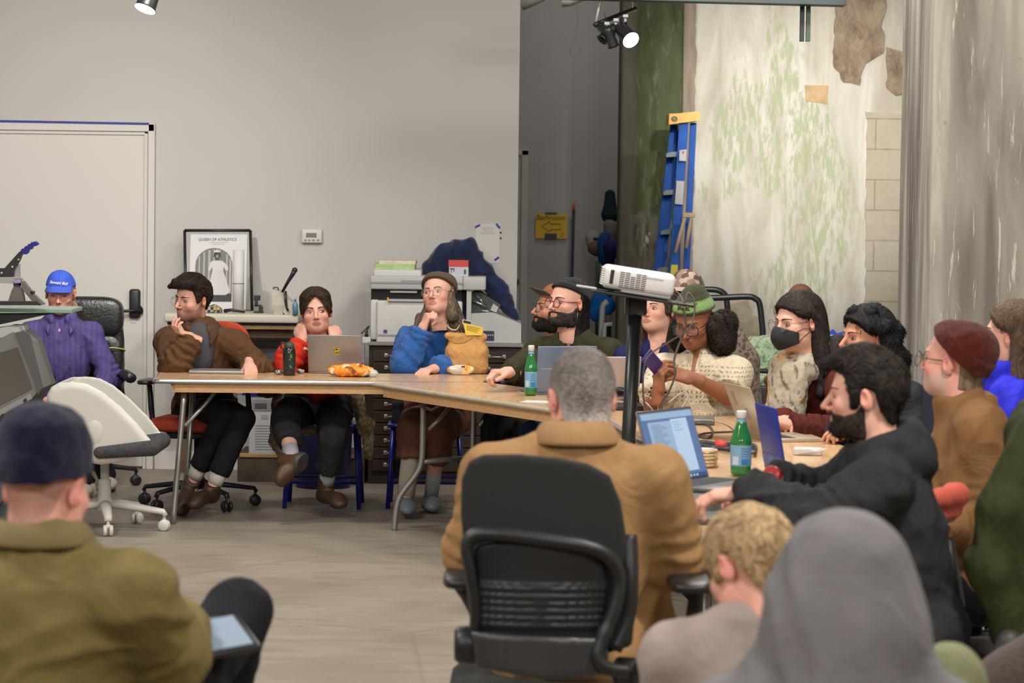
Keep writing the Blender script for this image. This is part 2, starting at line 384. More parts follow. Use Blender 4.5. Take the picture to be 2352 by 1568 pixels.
def hair_mesh(base, T, h, it=1):
    g = base.like(); X, Y, Z = g.grid(); t = T(X, Y, Z); g.arr = (base.arr-t).astype(np.float32); return g
LINE_Y = [-.2, -.095, -.075, -.055, -.042, -.03, -.012, .012, .034, .05, .07, .2]
def line(top=.078, temple=.05, burn=-.022, nape=-.085):
    z = [top+.004, top, top-.006, temple+.01, temple-.025, burn, burn+.002, .03, .012, nape*.55, nape, nape]
    return lambda Y: np.interp(Y, LINE_Y, z)
def streak(V, sc=(140, 140, 14), seed=0):
    return perlin(V*A(sc)+seed)
GLASS_M = mat('spectacle_lens', (.95, .97, 1), .05, alpha=.05, spec=.6)
def make_glasses(root, X, o):
    """X: head-local to world; o: r, shape, col, yf"""
    gcol = o['col']; r = o.get('r', .0225); w = o.get('w', .0013); yf = o.get('y', -.103); z0 = o.get('z', -.004); sx = o.get('sx', 1.12)
    m = mat('spectacle_frame_'+o['n'], tuple(gcol), .3, metal=o.get('metal', 0))
    b = MB(); cx = o.get('cx', .033)
    for s in (-1, 1):
        pts = []
        for k in range(28):
            a = 2*math.pi*k/28; e = o.get('sq', 1.); ca, sa = math.cos(a), math.sin(a)
            px = math.copysign(abs(ca)**e, ca)*r*sx; pz = math.copysign(abs(sa)**e, sa)*r
            pts.append(X((s*cx+px, yf+.9*(cx+s*px-.02)**2*8*.5, z0+pz)))
        b.tube(pts, w, 6, closed=True)
        ys = yf+.9*(cx+r-.02)**2*4
        b.tube([X((s*(cx+r*sx-.001), ys, z0+r*.45)), X((s*.071, -.065, z0+.009)), X((s*.079, -.01, z0+.012)), X((s*.080, .018, z0+.006)), X((s*.078, .03, z0-.014))], w*.95, 6)
    b.tube([X((-cx+r*sx-.001, yf, z0+r*.3)), X((0, yf-.003, z0+r*.45)), X((cx-r*sx+.001, yf, z0+r*.3))], w, 6)
    fr = b.build('spectacles', m, root, loc=None); off = -Vector(root.location); fr.data.transform(Matrix.Translation(off))
    for s in (-1, 1):
        l = MB(); ring = [X((s*cx+math.cos(a)*r*sx, yf+.9*(cx+s*math.cos(a)*r*sx-.02)**2*4+.0003, z0+math.sin(a)*r)) for a in np.linspace(0, 2*math.pi, 20, endpoint=False)]
        l.add(ring+[X((s*cx, yf+.002, z0))], [(i, (i+1) % 20, 20) for i in range(20)], True)
        q = l.build('lens', GLASS_M, fr); q.data.transform(Matrix.Translation(off))
def eyes_brows(root, f, X, o, sc):
    off = -Vector(root.location); gx, gz = o.get('gaze', (0, 0)); op = o.get('open', 1.)
    for s in (-1, 1):
        y0 = f.colhit(s*.032, 0.0); cx, cz = s*.032, .0005
        # the visible almond of the eyeball: sclera, iris and pupil by position
        nu, nv = 20, 12; V = []; C = []
        for i in range(nu+1):
            for j in range(nv+1):
                u = -1+2*i/nu; v = -1+2*j/nv; hh = (.0061*op if v > 0 else .0047*op)*max(1-abs(u)**2.2, 0)
                x = cx+u*.0148; z = cz+v*hh+.0006*s*u
                y = y0-.0035+.007*u*u+.004*(v*hh/.006)**2+s*u*.0022
                V.append((x, y, z)); d = math.hypot(x-cx-gx*.005*1, z-cz-gz*.003)
                C.append((.012, .01, .01) if d < .0028 else (A(o.get('iris', (.09, .05, .03))) if d < .0060 else (A((.50, .47, .44))*(1-.35*abs(u)**3))))
        Q = A([(i*(nv+1)+j, (i+1)*(nv+1)+j, (i+1)*(nv+1)+j+1, i*(nv+1)+j+1) for i in range(nu) for j in range(nv)])
        e = npmesh('eye', A([X(v) for v in V]), Q, mat('eyeball', (1, 1, 1), .15, attr=True, spec=.6), root, col=A(C), world=True)
        lids = MB()
        for sg, hh, rr in ((1, .0064*op, .0013), (-1, .0049*op, .0007)):
            pts = []
            for k in range(11):
                u = -1+k/5; pts.append(X((cx+u*.0152, y0-.0043+.007*u*u+.004*(hh*(1-u*u)/.006)**2*.6+s*u*.0022, cz+sg*hh*(1-abs(u)**2.2)+.0006*s*u)))
            lids.tube(pts, [rr*(.35+.65*(1-abs(-1+k/5)**2)) for k in range(11)], 6)
        l = lids.build('eyelashes', mat('lash', (.02, .013, .01), .6), root); l.data.transform(Matrix.Translation(off))
        if o.get('brow', 1):
            b = MB(); pts = []; n = 9; bt = o.get('browt', .0024)
            for k in range(n):
                u = k/(n-1); x = s*(.013+.036*u); z = .0205+.007*math.sin(u*2.4)-.003*u+o.get('browz', 0); yy = f.colhit(x, z); pts.append(X((x, yy-.0004, z)))
            b.tube(pts, [bt*(1.15-.75*(k/(n-1))**1.5) for k in range(n)], 6, flat=1.5)
            q = b.build('eyebrow', mat('brow_'+o.get('bn', 'dark'), tuple(o.get('browc', (.035, .02, .013))), .8), root); q.data.transform(Matrix.Translation(off))
def hand_chunk(wrist, d, palm, side, o, h=.003):
    """five separate fingers on a palm, in world space; palm = direction the palm faces"""
    d = A(d, float); d /= np.linalg.norm(d); z = -A(palm, float); z -= d*(z@d); z /= np.linalg.norm(z); y = np.cross(z, d)*side
    B = np.stack([d, y, z], 1); s = o.get('s', 1.)
    f = Field(A((-.06, -.09, -.13)), A((.21, .115, .07)), h)
    f.cap((-.045, 0, 0), (.02, 0, -.002), .024, .026, k=0); f.cap((-.045, 0, 0), (.0, .006, 0), .026, .022, k=.01)
    ys = (.027, .009, -.009, -.026); ls = (.94, 1.06, 1.0, .8); cu = o.get('curl', (25, 25, 20)); sp = o.get('spread', 4)
    for i, (yy, l) in enumerate(zip(ys, ls)):
        kx = .088-.004*abs(i-1)**1.3; f.cap((.012, yy*.75, -.003), (kx, yy, -.002), .0155, .0115, k=.012)
    f.cap((.01, .012, -.012), (.045, .03, -.014), .018, .014, k=.014)
    for i, (yy, l) in enumerate(zip(ys, ls)):
        kx = .088-.004*abs(i-1)**1.3; p = A((kx, yy, -.002)); a = 0; c = cu[i] if hasattr(cu[0], '__len__') else cu
        g = f.like(True); ya = math.radians((1.5-i)*sp)
        for j, (ln, r0, r1) in enumerate(((.044, .0102, .0090), (.027, .0090, .0082), (.022, .0082, .0068))):
            a += math.radians(c[j]+o.get('var', 4)*(i-1.5)); q = p+A((math.cos(a)*math.cos(ya), math.sin(ya)*math.cos(a), -math.sin(a)))*ln*l
            g.cap(p, q, r0, r1, k=.003, m=.02); p = q
        f.arr = f._mix(tuple(slice(0, n) for n in f.n), g.arr, .0035, 'u').arr
    t = o.get('thumb', ((.05, .046, -.018), (.078, .060, -.028), (.10, .063, -.036)))
    g = f.like(True); g.cap((.02, .022, -.010), t[0], .0145, .0118, k=0); g.cap(t[0], t[1], .0118, .0105, k=.003); g.cap(t[1], t[2], .0105, .0085, k=.003)
    f._mix(tuple(slice(0, n) for n in f.n), g.arr, .006, 'u')
    V, Q = f.mesh(); c = A(o['skin'])*np.ones((len(V), 1))
    kn = sstep(.012, 0, np.abs(V[:, 0]-.09))*(V[:, 2] > -.005); c = c*(1-.12*kn[:, None]*A((0, .6, .6)))
    tip = sstep(.13, .17, V[:, 0]); c = c*(1+tip[:, None]*A((.05, -.06, -.05)))
    V = V*s
    if side < 0: Q = Q[:, ::-1]
    return V @ B.T+A(wrist), Q, c
def fold_disp(V, N, amp, sc=(9, 9, 9), seed=0):
    P = V*A(sc)+seed; w = perlin(P*.6+7)*.9; n = perlin(P+w[:, None])
    r = 1-np.abs(n)*2.6; m = perlin(V*3+seed+30)
    n2 = 1-np.abs(perlin(P*A((2.1, 2.1, 1.6))+11))*2.4
    return amp*(np.clip(r, -1, 1)*(.6+.8*m)+.35*np.clip(n2, -1, 1))
SKIN_TONES = dict(fair=hex2('d9a58f'), pink=hex2('d99d8b'), tan=hex2('c08a6b'), brown=hex2('8d5c42'), deep=hex2('7c4a34'), dark=hex2('4a3027'), olive=hex2('b98468'))
class Person:
    def __init__(s, label, px, py, sc, yaw=0, pitch=0, roll=0, ty=None, tone='fair', size=1., h=.0034, neck=None, pelvis=(0, .06), seat=.50, face={}, ear=True):
        s.D = F/sc; s.hc = PD(px, py, s.D); s.sz = size; s.h = h; s.tone = A(SKIN_TONES[tone]); s.ty = yaw if ty is None else ty
        s.HR = hrot(yaw, pitch, roll); s.TR = hrot(s.ty)
        s.N = s.pt(neck) if neck is not None else s.hc+A((0, 0, -.150*size))+s.TR @ A((0, .030, 0))
        s.P = s.N+s.TR @ A((pelvis[0], pelvis[1], 0)); s.P[2] = seat
        s.root = empty('person', (s.P[0], s.P[1], 0), label, 'person'); s.chunks = []; s.face = face
        f, base, ear_f = head_fields(h, face); s.f = f; s.base = base; s.earf = ear_f
        V, Q = f.mesh(); V = smoothv(V, Q, 1); c = np.ones((len(V), 1))*s.tone; x, y, z = V.T
        fr = (y < -.05)
        lip = sstep(1.15, .8, np.sqrt((x/.0235)**2+((z+.0615)/.0105)**2))*fr; lc = A(face.get('lips', s.tone*A((.78, .55, .55))))
        c = c*(1-lip[:, None])+lc*lip[:, None]
        ck = (np.exp(-(((np.abs(x)-.045)/.022)**2+((z+.032)/.022)**2))+.9*np.exp(-((x/.014)**2+((z+.034)/.016)**2)))*fr
        c = c*(1-ck[:, None]*A((.0, .16, .14))*face.get('blush', 1))
        er = (np.abs(x) > .076)*(np.abs(y) < .05); c = c*(1-er[:, None]*A((0, .18, .16)))
        st = face.get('stubble', 0)
        if st:
            m = s.beardmask(x, y, z)*st; c = c*(1-m[:, None])+A(face.get('stubc', (.16, .11, .09)))*m[:, None]
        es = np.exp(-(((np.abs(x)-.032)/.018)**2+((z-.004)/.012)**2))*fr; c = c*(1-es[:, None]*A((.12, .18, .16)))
        sh = face.get('shave', 0)     # close-cropped scalp
        if sh:
            L = line(**face.get('shl', {}))(y); m = sstep(-.004, .008, z-L)*sh; m *= .8+.3*perlin(V*200); c = c*(1-m[:, None])+A(face.get('shc', (.06, .045, .04)))*m[:, None]
        s.chunks.append((s.X(V), Q, c))
    def beardmask(s, x, y, z):
        cheek = np.interp(y, [-.12, -.09, -.05, -.02, 0, .02], [-.036, -.038, -.045, -.035, -.015, 0])
        m = sstep(.004, -.010, z-cheek)*sstep(.03, .0, y)*sstep(-.126, -.110, z)
        mo = sstep(.9, 1.25, np.sqrt((x/.023)**2+((z+.0625)/.0105)**2)); ns = sstep(.8, 1.2, np.sqrt((x/.020)**2+((z+.033)/.0115)**2))
        return m*mo*ns
    def X(s, p): return (np.asarray(p)*s.sz) @ s.HR.T+s.hc
    def pt(s, p):
        if len(p) == 4: return A(p[1:], float) if p[0] == 'w' else s.N+s.TR @ A(p[1:], float)
        return PD(p[0], p[1], s.D+p[2])
    def part(s, name, g, col, material, it=1, disp=None, local=True, extra=None):
        V, Q = g.mesh() if not isinstance(g, tuple) else g
        if not len(V): return None
        if it: V = smoothv(V, Q, it)
        N = vnormals(V, Q)
        if disp is not None: V = V+N*disp(V, N)[:, None]
        c = col(V, N) if callable(col) else np.ones((len(V), 1))*A(col)
        return npmesh(name, s.X(V) if local else V, Q, material, s.root, col=c, world=True)
    def finish_body(s, bare=None):
        V, Q, C = cmb(s.chunks); b = npmesh('body', V, Q, SKIN, s.root, col=C, world=True)
        eyes_brows(s.root, s.f, s.X, s.face, s.sz) if s.face.get('eyes', 1) else None
        if 'glasses' in s.face: make_glasses(s.root, s.X, s.face['glasses'])
        return s
    # ---- hair and hats
    def flow(s, kind):
        def f(P, G):
            if kind == 'down': return np.where(((P[:, 1] < -.03) & (P[:, 2] > .02))[:, None], np.stack([np.sign(P[:, 0])*.10, .06+0*P[:, 0], -.05+0*P[:, 0]], 1), 0)+(~((P[:, 1] < -.03) & (P[:, 2] > .02)))[:, None]*( np.stack([P[:, 0]*.3, .02+.3*P[:, 1], -np.ones(len(P))*.12], 1)+.10*(P-A((0, .03, .10)))*A((1, 1, 0)))
            if kind == 'beard': return np.stack([P[:, 0]*.4, -.015+0*P[:, 1], -np.ones(len(P))*.1], 1)
            if kind == 'crop': return (P-A((0, .06, .10)))+A((0, -.02, -.015))
            if kind == 'curtain': return np.stack([np.sign(P[:, 0])*.07, -.03+.5*(P[:, 1]+.02)*0, -.05+0*P[:, 0]], 1)
            if kind == 'sweep': return (P-A((.02, .05, .10)))*.8+A((-.035, -.05, .008))*sstep(.02, .07, P[:, 2])[:, None]+A((0, .03, -.05))*sstep(.03, -.02, P[:, 2])[:, None]
            return (P-A((0, .05, .10)))+A((0, -.04, 0))*sstep(.03, .08, P[:, 2])[:, None]+A((0, .02, -.05))*sstep(.03, -.02, P[:, 2])[:, None]
        return f
    def hair(s, T, col, name='hair', amp=.004, sc=(90, 90, 22), add=None, it=1, vary=.5, m=None, seed=0, nocut=False, st='back', n=3200, ln=.05, wd=.0015, lift=.005, curl=0, sv=.4):
        g = hair_mesh(s.base, T, s.h)
        if add: add(g)
        if not nocut: 
            X, Y, Z = g.grid(); 
        def cf(V, N):
            k = streak(V, (150, 150, 25), seed); k2 = streak(V, (40, 40, 9), seed+5)
            return A(col)*np.clip(1+vary*(k*.9+k2*.9), .15, 3)[:, None]
        V, Q = g.mesh()
        if not len(V): return None
        V = smoothv(V, Q, it); N = vnormals(V, Q); V2 = V+N*(amp*.7*(perlin(V*A(sc)+seed)+.6*perlin(V*A(sc)*2.1+seed+9)))[:, None]; ch = [(V2, Q, cf(V, N)*.75)]
        if n:
            ok = V[s.base.at(V) > .0035]
            if len(ok) > 50: ch.append(strands(g, ok, None, n, s.flow(st), ln, A(col), wd, lift=lift, curl=curl, seed=seed+1, vary=sv))
        W, Q2, C = cmb(ch); return npmesh(name, s.X(W), Q2, m or HAIRM, s.root, col=C, world=True)
    def short_hair(s, col, th=.014, top=.078, temple=.05, burn=-.022, nape=-.085, lift=.012, amp=.004, lift_=.004, **k):
        k['lift'] = lift_
        L = line(top, temple, burn, nape)
        def T(X, Y, Z):
            d = Z-L(Y)+0*X; return np.where(d > 0, 1, 0)*0+(-.02+(.02+th*.35+th*.65*sstep(0, .05, d)+lift*sstep(.05, .11, Z)*sstep(.1, -.08, Y))*sstep(-.005, .006, d))
        return s.hair(T, col, amp=amp, **k)
    def beard(s, col, th=.010, amp=.003, lower=0, name='beard', seed=3):
        def T(X, Y, Z): return -.02+(.02+th*(1+.8*sstep(-.05, -.1, Z)))*s.beardmask(X+0*Y+0*Z, Y+0*X+0*Z, Z+0*X+0*Y)
        return s.hair(T, col, name=name, amp=amp, sc=(120, 120, 50), vary=.6, seed=seed, st='beard', n=1800, ln=.018, wd=.0011, lift=.005, curl=.4)
    def beanie(s, col, z0=.035, tilt=.25, th=.012, cuff=.05, slack=(0, .03, .10), sr=(.06, .07, .04), rib=.0012, ribn=46, name='beanie', colf=None, amp=.0015, cufft=.007, m=None):
        def T(X, Y, Z):
            d = Z-(z0+tilt*(-Y))+0*X; return -.02+(.02+th+cufft*sstep(cuff+.004, cuff-.006, d))*sstep(-.002, .004, d)
        g = hair_mesh(s.base, T, s.h)
        if slack is not None: g.ell(slack, sr, k=.04)
        def cf(V, N):
            if colf: return colf(V)
            an = np.arctan2(V[:, 0], -(V[:, 1]-.012)); return A(col)*(1+.12*np.cos(an*ribn)*(1 if rib else 0)+.15*perlin(V*60))[:, None]
        return s.part(name, g, cf, m or KNIT, 1, lambda V, N: rib*np.cos(np.arctan2(V[:, 0], -(V[:, 1]-.012))*ribn)+amp*perlin(V*30))
    def cap(s, col, z0=.045, brimcol=None, name='baseball_cap', brim=.075, droop=.02, colf=None, tilt=.05, ups=0):
        def T(X, Y, Z):
            d = Z-(z0+tilt*(-Y))+0*X; return -.02+(.02+.010+.012*sstep(.02, .09, d)*sstep(.04, -.04, Y))*sstep(-.002, .004, d)
        g = hair_mesh(s.base, T, s.h)
        def cf(V, N):
            if colf: return colf(V)
            an = np.arctan2(V[:, 0], -(V[:, 1]-.012)); seam = sstep(.03, .0, np.abs((an*3/math.pi) % 1-.5)*0+np.abs(np.sin(an*3))*.2)
            return A(col)*(1-.25*seam+.08*perlin(V*30))[:, None]
        o = s.part(name, g, cf, COTTON, 1)
        b = MB(); y0 = s.f.colhit(0, z0+.02)
        def fn(u, v):
            a = (u-.5)*2.15; x = math.sin(a)*.079; yb = -(math.cos(a)*.098)+.012; x2 = math.sin(a)*.083; yf = yb-brim*math.cos(a*.72)**.8
            y = yb+(yf-yb)*v; xx = x+(x2-x)*v; return (xx, y, z0+tilt*.1+.006-droop*v-.9*xx*xx*4*(.4+.6*v)*.5+ups*v)
        b.grid(fn, 18, 8, .003); off = -Vector(s.root.location)
        b.v = [tuple(s.X(v)) for v in b.v]; br = b.build('cap_brim', mat('brim_'+str(len(MATS)), tuple(brimcol if brimcol is not None else col), .8), o)
        br.data.transform(Matrix.Translation(off)); return o
    # ---- arms, torso, legs
    def joints(s, wid=.178, drop=.08, shrug=(0, 0), sh=None):
        s.S = {}
        for k, sg in (('L', 1), ('R', -1)):
            s.S[k] = s.N+s.TR @ A((sg*wid*s.sz, .012, (-drop+shrug[0 if sg > 0 else 1])*s.sz))
        if sh:
            for k in sh: s.S[k] = s.pt(sh[k])
    def arm(s, k, elbow, wrist, hand=None, hh=None, bare=False, r=1.):
        sg = 1 if k == 'L' else -1; W = s.pt(wrist); S = s.S[k]
        if elbow is None or elbow[0] == 'ik':
            pole = s.TR @ A(elbow[1:] if elbow else (sg*.55, .25, -1.)); U_, F_ = .285*s.sz, .25*s.sz; d = W-S; L = np.linalg.norm(d); 
            if L > (U_+F_)*.995: U_, F_ = U_*L/(U_+F_)*1.01, F_*L/(U_+F_)*1.01
            d = d/L; a = (U_*U_-F_*F_+L*L)/(2*L); pole = pole-d*(pole@d); pole /= np.linalg.norm(pole); E = S+d*a+pole*math.sqrt(max(U_*U_-a*a, 0))
        else: E = s.pt(elbow)
        s.A = getattr(s, 'A', {});  s.A[k] = (E, W)
        print('   arm', k, 'upper %.2f fore %.2f' % (np.linalg.norm(E-S), np.linalg.norm(W-E)))
        f = Field(np.minimum(np.minimum(S, E), W)-.1, np.maximum(np.maximum(S, E), W)+.1, .005 if bare else .010)
        q_ = 1 if bare else .8; f.cap(S, E, .046*r*s.sz*q_, .038*r*s.sz*q_, k=0); f.cap(E, W, .040*r*s.sz*q_, .0255*s.sz, k=.02)
        V, Q = f.mesh(); s.chunks.append((V, Q, s.tone))
        if hand is not None:
            o = dict(hand); o['skin'] = s.tone; d = A(o['d']) if 'd' in o else (W-E); o.setdefault('s', s.sz)
            Wn = W-(W-E)/np.linalg.norm(W-E)*.0
            s.chunks.append(hand_chunk(Wn, d, o.get('palm', (0, 0, -1)), 1 if k == 'R' else -1, o, hh or .003))
    def torso(s, name, col, material, bulk=1., h=.009, sleeve=1., amp=.006, fsc=(8, 8, 8), colf=None, hem=0, cuff=True, collar=None, extra=None, belly=0, long=0, short=False, seed=1, it=1, depth=1., armr=None, neckcut=.052):
        N, P, z = s.N, s.P, s.sz; TR = s.TR; up = (N-P)/np.linalg.norm(N-P); fwd = TR @ A((0, -1, 0)); rt = TR @ A((1, 0, 0))
        pts = [N, P]+list(s.S.values())+[q for a in s.A.values() for q in a]+list(getattr(s, 'extra_pts', [])); lo = np.min(pts, 0)-.17; hi = np.max(pts, 0)+.16
        lo[2] = min(lo[2], P[2]-.14-long)
        f = Field(lo, hi, h); B = np.stack([rt, np.cross(up, rt), up], 1)   # columns: left, back, up
        C1 = N-up*.20*z; C2 = N*.42+P*.58; b = bulk
        f.ell(C1, (.170*b*z, .112*b*depth*z, .17*z), rot=B, k=0)
        f.cap(s.S['L']-up*.02, s.S['R']-up*.02, .050*b*z, k=.05)
        f.cap(N-up*.030, N-up*.10, .060*z, .085*z, k=.04)
        f.ell(N-up*.05*z+fwd*.012, (.105*z, .082*z, .048*z), rot=B, k=.04)
        g2 = Field(N-.14, N+.14, .007); g2.cap(s.X((0, .03, -.115)), N-up*.09*z+fwd*.026*z, .046*z, .062*z, k=0); V_, Q_ = g2.mesh(); s.chunks.append((V_, Q_, s.tone))
        for kk in ('L', 'R'): f.cap(N-up*.02, s.S[kk]-up*.01, .040*z, .042*b*z, k=.03)
        f.ell(C2+fwd*belly*.5, ((.150+belly*.3)*b*z, (.110+belly)*b*depth*z, .17*z), rot=B, k=.05)
        f.ell(P+up*.03, (.170*b*z, .125*b*depth*z, .13*z), rot=B, k=.05)
        if long:
            for sg in (1, -1): f.cap(P+rt*sg*.08*z, P+rt*sg*.09*z+A((0, 0, -long)), .10*b*z, .085*b*z, k=.05)
        ar = armr or (.068, .056, .043)
        for k in s.S:
            if k not in s.A: continue
            E, W = s.A[k]; S = s.S[k]; sl = sleeve
            if short:
                M_ = S+(E-S)*short; f.cap(S, M_, ar[0]*sl*z, ar[1]*1.12*sl*z, k=.045); d = (E-S)/np.linalg.norm(E-S); f.cyl(M_, M_+d*.09, .12, k=.004)
            else:
                S = S-up*.022*z; f.cap(S, E, ar[0]*.86*sl*z, ar[1]*.93*sl*z, k=.04); f.cap(E, W, ar[1]*.97*sl*z, ar[2]*sl*z, k=.03)
        if collar: collar(f, s, B, up, fwd, rt)
        if extra: extra(f, s, B, up, fwd, rt)
        if not short:
            for k in s.A:
                E, W = s.A[k]; d = (W-E)/np.linalg.norm(W-E); f.cyl(W-d*.004, W+d*.11, .085*z, k=.004)
        g, Qn = f.mesh(); segs = [(s.S[k], *s.A[k]) for k in s.A]
        def disp(V, Nn):
            a = fold_disp(V, Nn, amp, fsc, seed)
            for S, E, W in segs:                 # creases bunch at the elbow and cuff
                for p, q, c in ((S, E, 1.), (E, W, 0.)):
                    d = q-p; L = np.linalg.norm(d); t = ((V-p) @ d)/L; dist = np.linalg.norm(V-p-np.outer(np.clip(t, 0, L), d/L), axis=1)
                    wgt = sstep(.11, .07, dist)*((t > 0) & (t < L+.02))*np.exp(-((t-c*L)/.10)**2)
                    a = a+amp*.9*wgt*np.sin(t*115+5*perlin(V*9+seed))
                    if c == 0.: a = a+amp*.7*sstep(.11, .07, dist)*np.exp(-((t-L)/.06)**2)*np.sin(t*160+4*perlin(V*12+seed))
            return a
        cf = colf if colf else (lambda V, Nn: A(col)*(1+.06*perlin(V*14))[:, None])
        return s.part(name, (g, Qn), cf, material, it, disp, local=False)
    def legs(s, col, knees=None, ankles=None, material=None, toes=None, shoe=(.05, .04, .035), r=1., h=.011, amp=.005, name='trousers', shoeh=None, colf=None, skirt=None, cut=None, shoes=True, shfn=None):
        z = s.sz; rt = s.TR @ A((1, 0, 0)); fwd = s.TR @ A((0, -1, 0)); s.K = []; s.AN = []
        for i, sg in enumerate((1, -1)):
            K = s.pt(knees[i]) if knees else s.P+rt*sg*.13*z+fwd*.40*z+A((0, 0, .02)); An = s.pt(ankles[i]) if ankles else A((K[0], K[1], .09))+fwd*.02
            s.K.append(K); s.AN.append(An)
            print('   leg', i, 'thigh %.2f shin %.2f' % (np.linalg.norm(K-s.P-rt*sg*.09*z), np.linalg.norm(K-An)))
        pts = [s.P]+s.K+s.AN; f = Field(np.min(pts, 0)-.16, np.max(pts, 0)+.16, h); sk = Field(np.min(pts, 0)-.12, np.max(pts, 0)+.12, .012)
        f.cap(s.P-rt*.07, s.P+rt*.07, .115*z, k=0)
        for i, sg in enumerate((1, -1)):
            H = s.P+rt*sg*.09*z; f.cap(H, s.K[i], .088*r*z, .064*r*z, k=.03); 
            e = s.AN[i] if not cut else s.K[i]+(s.AN[i]-s.K[i])*cut[i]
            f.cap(s.K[i], e, .062*r*z, .050*r*z if not cut else .058*r*z, k=.02)
            sk.cap(H, s.K[i], .07*z, .05*z, k=0 if i == 0 else .01); sk.cap(s.K[i], s.AN[i], .05*z, .034*z, k=.01); sk.cap(s.AN[i], s.AN[i]+A((0, 0, -.03)), .034*z, k=.01)
        if skirt: skirt(f, s)
        for i in (0, 1):
            e = s.AN[i] if not cut else s.K[i]+(s.AN[i]-s.K[i])*cut[i]; d = (e-s.K[i]); d /= np.linalg.norm(d); f.cyl(e-d*.005, e+d*.09, .09, k=.004)
        cf = colf if colf else (lambda V, N: A(col)*(1+.1*perlin(V*12))[:, None])
        s.part(name, f, cf, material or COTTON, 1, lambda V, N: fold_disp(V, N, amp, (9, 9, 7), 4), local=False)
        V, Q = sk.mesh(); s.chunks.append((V, Q, s.tone))
        if shoes:
            for i in (0, 1):
                T = s.pt(toes[i]) if toes else A((*(s.AN[i][:2]+fwd[:2]*.15+rt[:2]*(.02 if i == 0 else -.02)), .035))
                s.shoe(s.AN[i], T, shoe, shoeh or h*.7, shfn)
    def shoe(s, an, toe, col, h=.005, fn=None, upv=None, name='shoe', boot=0, sole=None, rr=1., colf=None):
        an = A(an, float); toe = A(toe, float); d = toe-an; d -= A((0, 0, 1))*d[2]*0; L = np.linalg.norm(d); d /= L
        up = A((0, 0, 1.)) if upv is None else A(upv, float); up = up-d*(up@d); up /= np.linalg.norm(up); sd = np.cross(d, up)
        heel = an-up*.045-d*.035; ball = toe+d*0; f = Field(np.minimum(an, toe)-.15, np.maximum(an, toe)+.15, h)
        f.ell(an-up*.045-d*.02, (.050, .034*rr, .034), rot=np.stack([d, sd, up], 1), k=0); f.cap(an-up*.035+d*.01, ball-d*.07+(-up)*.0, .033*rr, .034*rr, k=.03); f.ell(ball-d*.05+up*.0, (.062, .043*rr, .030*rr), rot=np.stack([d, sd, up], 1), k=.03)
        f.cap(an-up*.04, an+up*(.03+boot), .036*rr, .037*rr+boot*.08, k=.025); f.cyl(an+up*(.018+boot), an+up*(.12+boot), .08, k=.006)
        so = -.075      # flat sole: cut everything below
        X, Y, Z = f.grid(); pl = (X-an[0])*up[0]+(Y-an[1])*up[1]+(Z-an[2])*up[2]; low = min((ball-an)@up-.026, -.068)
        f.arr = np.maximum(f.arr, (low-pl).astype(np.float32))
        def cf(V, N):
            q = (V-an) @ up; m = sstep(low+.022, low+.018, q)
            if colf is not None: c = colf(V, (V-an) @ d, (V-an) @ sd, q)
            else: c = np.ones((len(V), 1))*A(col)
            return c*(1-m[:, None])+A(sole if sole is not None else (.03, .025, .022))*m[:, None]
        return s.part(name, f, cf, LEATHER, 1, None if fn is None else lambda V, N: fn(V, (V-an) @ d, (V-an) @ sd, (V-an) @ up), local=False)
# ------------------------------------------------------------ room shell
def smat(name, build):
    m = bpy.data.materials.new(name); m.use_nodes = True; nt = m.node_tree; build(nt, nt.nodes, nt.links, nt.nodes['Principled BSDF']); return m
def nz(N, L, src, scale, detail=4, rough=.55, dist=0):
    n = N.new('ShaderNodeTexNoise'); n.inputs['Scale'].default_value = scale; n.inputs['Detail'].default_value = detail; n.inputs['Roughness'].default_value = rough; n.inputs['Distortion'].default_value = dist
    L.new(src, n.inputs[0]); return n.outputs[0]
def mp(N, L, sc=(1, 1, 1), loc=(0, 0, 0)):
    t = N.new('ShaderNodeTexCoord'); m = N.new('ShaderNodeMapping'); m.inputs['Scale'].default_value = sc; m.inputs['Location'].default_value = loc; L.new(t.outputs['Object'], m.inputs[0]); return m.outputs[0]
def ramp(N, L, src, stops, const=False):
    r = N.new('ShaderNodeValToRGB'); e = r.color_ramp.elements; r.color_ramp.interpolation = 'CONSTANT' if const else 'LINEAR'
    while len(e) < len(stops): e.new(.5)
    for q, (p, c) in zip(e, stops): q.position = p; q.color = (*c, 1) if hasattr(c, '__len__') else (c, c, c, 1)
    L.new(src, r.inputs[0]); return r.outputs[0]
def mix(N, L, fac, a, b, mode='MIX'):
    x = N.new('ShaderNodeMix'); x.data_type = 'RGBA'; x.blend_type = mode
    for i, v in ((0, fac), (6, a), (7, b)):
        if hasattr(v, 'links') or hasattr(v, 'is_linked'): L.new(v, x.inputs[i])
        else: x.inputs[i].default_value = v if i == 0 else (*v, 1)
    return x.outputs[2]
def bump(N, L, b, h, s, d=.01):
    q = N.new('ShaderNodeBump'); q.inputs['Strength'].default_value = s; q.inputs['Distance'].default_value = d; L.new(h, q.inputs['Height']); L.new(q.outputs[0], b.inputs['Normal'])
def m2(N, L, op, a, b):
    x = N.new('ShaderNodeMath'); x.operation = op; x.use_clamp = True
    for i, v in ((0, a), (1, b)):
        if hasattr(v, 'links') or hasattr(v, 'is_linked'): L.new(v, x.inputs[i])
        else: x.inputs[i].default_value = v
    return x.outputs[0]
def xyz(N, L, src):
    s = N.new('ShaderNodeSeparateXYZ'); L.new(src, s.inputs[0]); return s.outputs
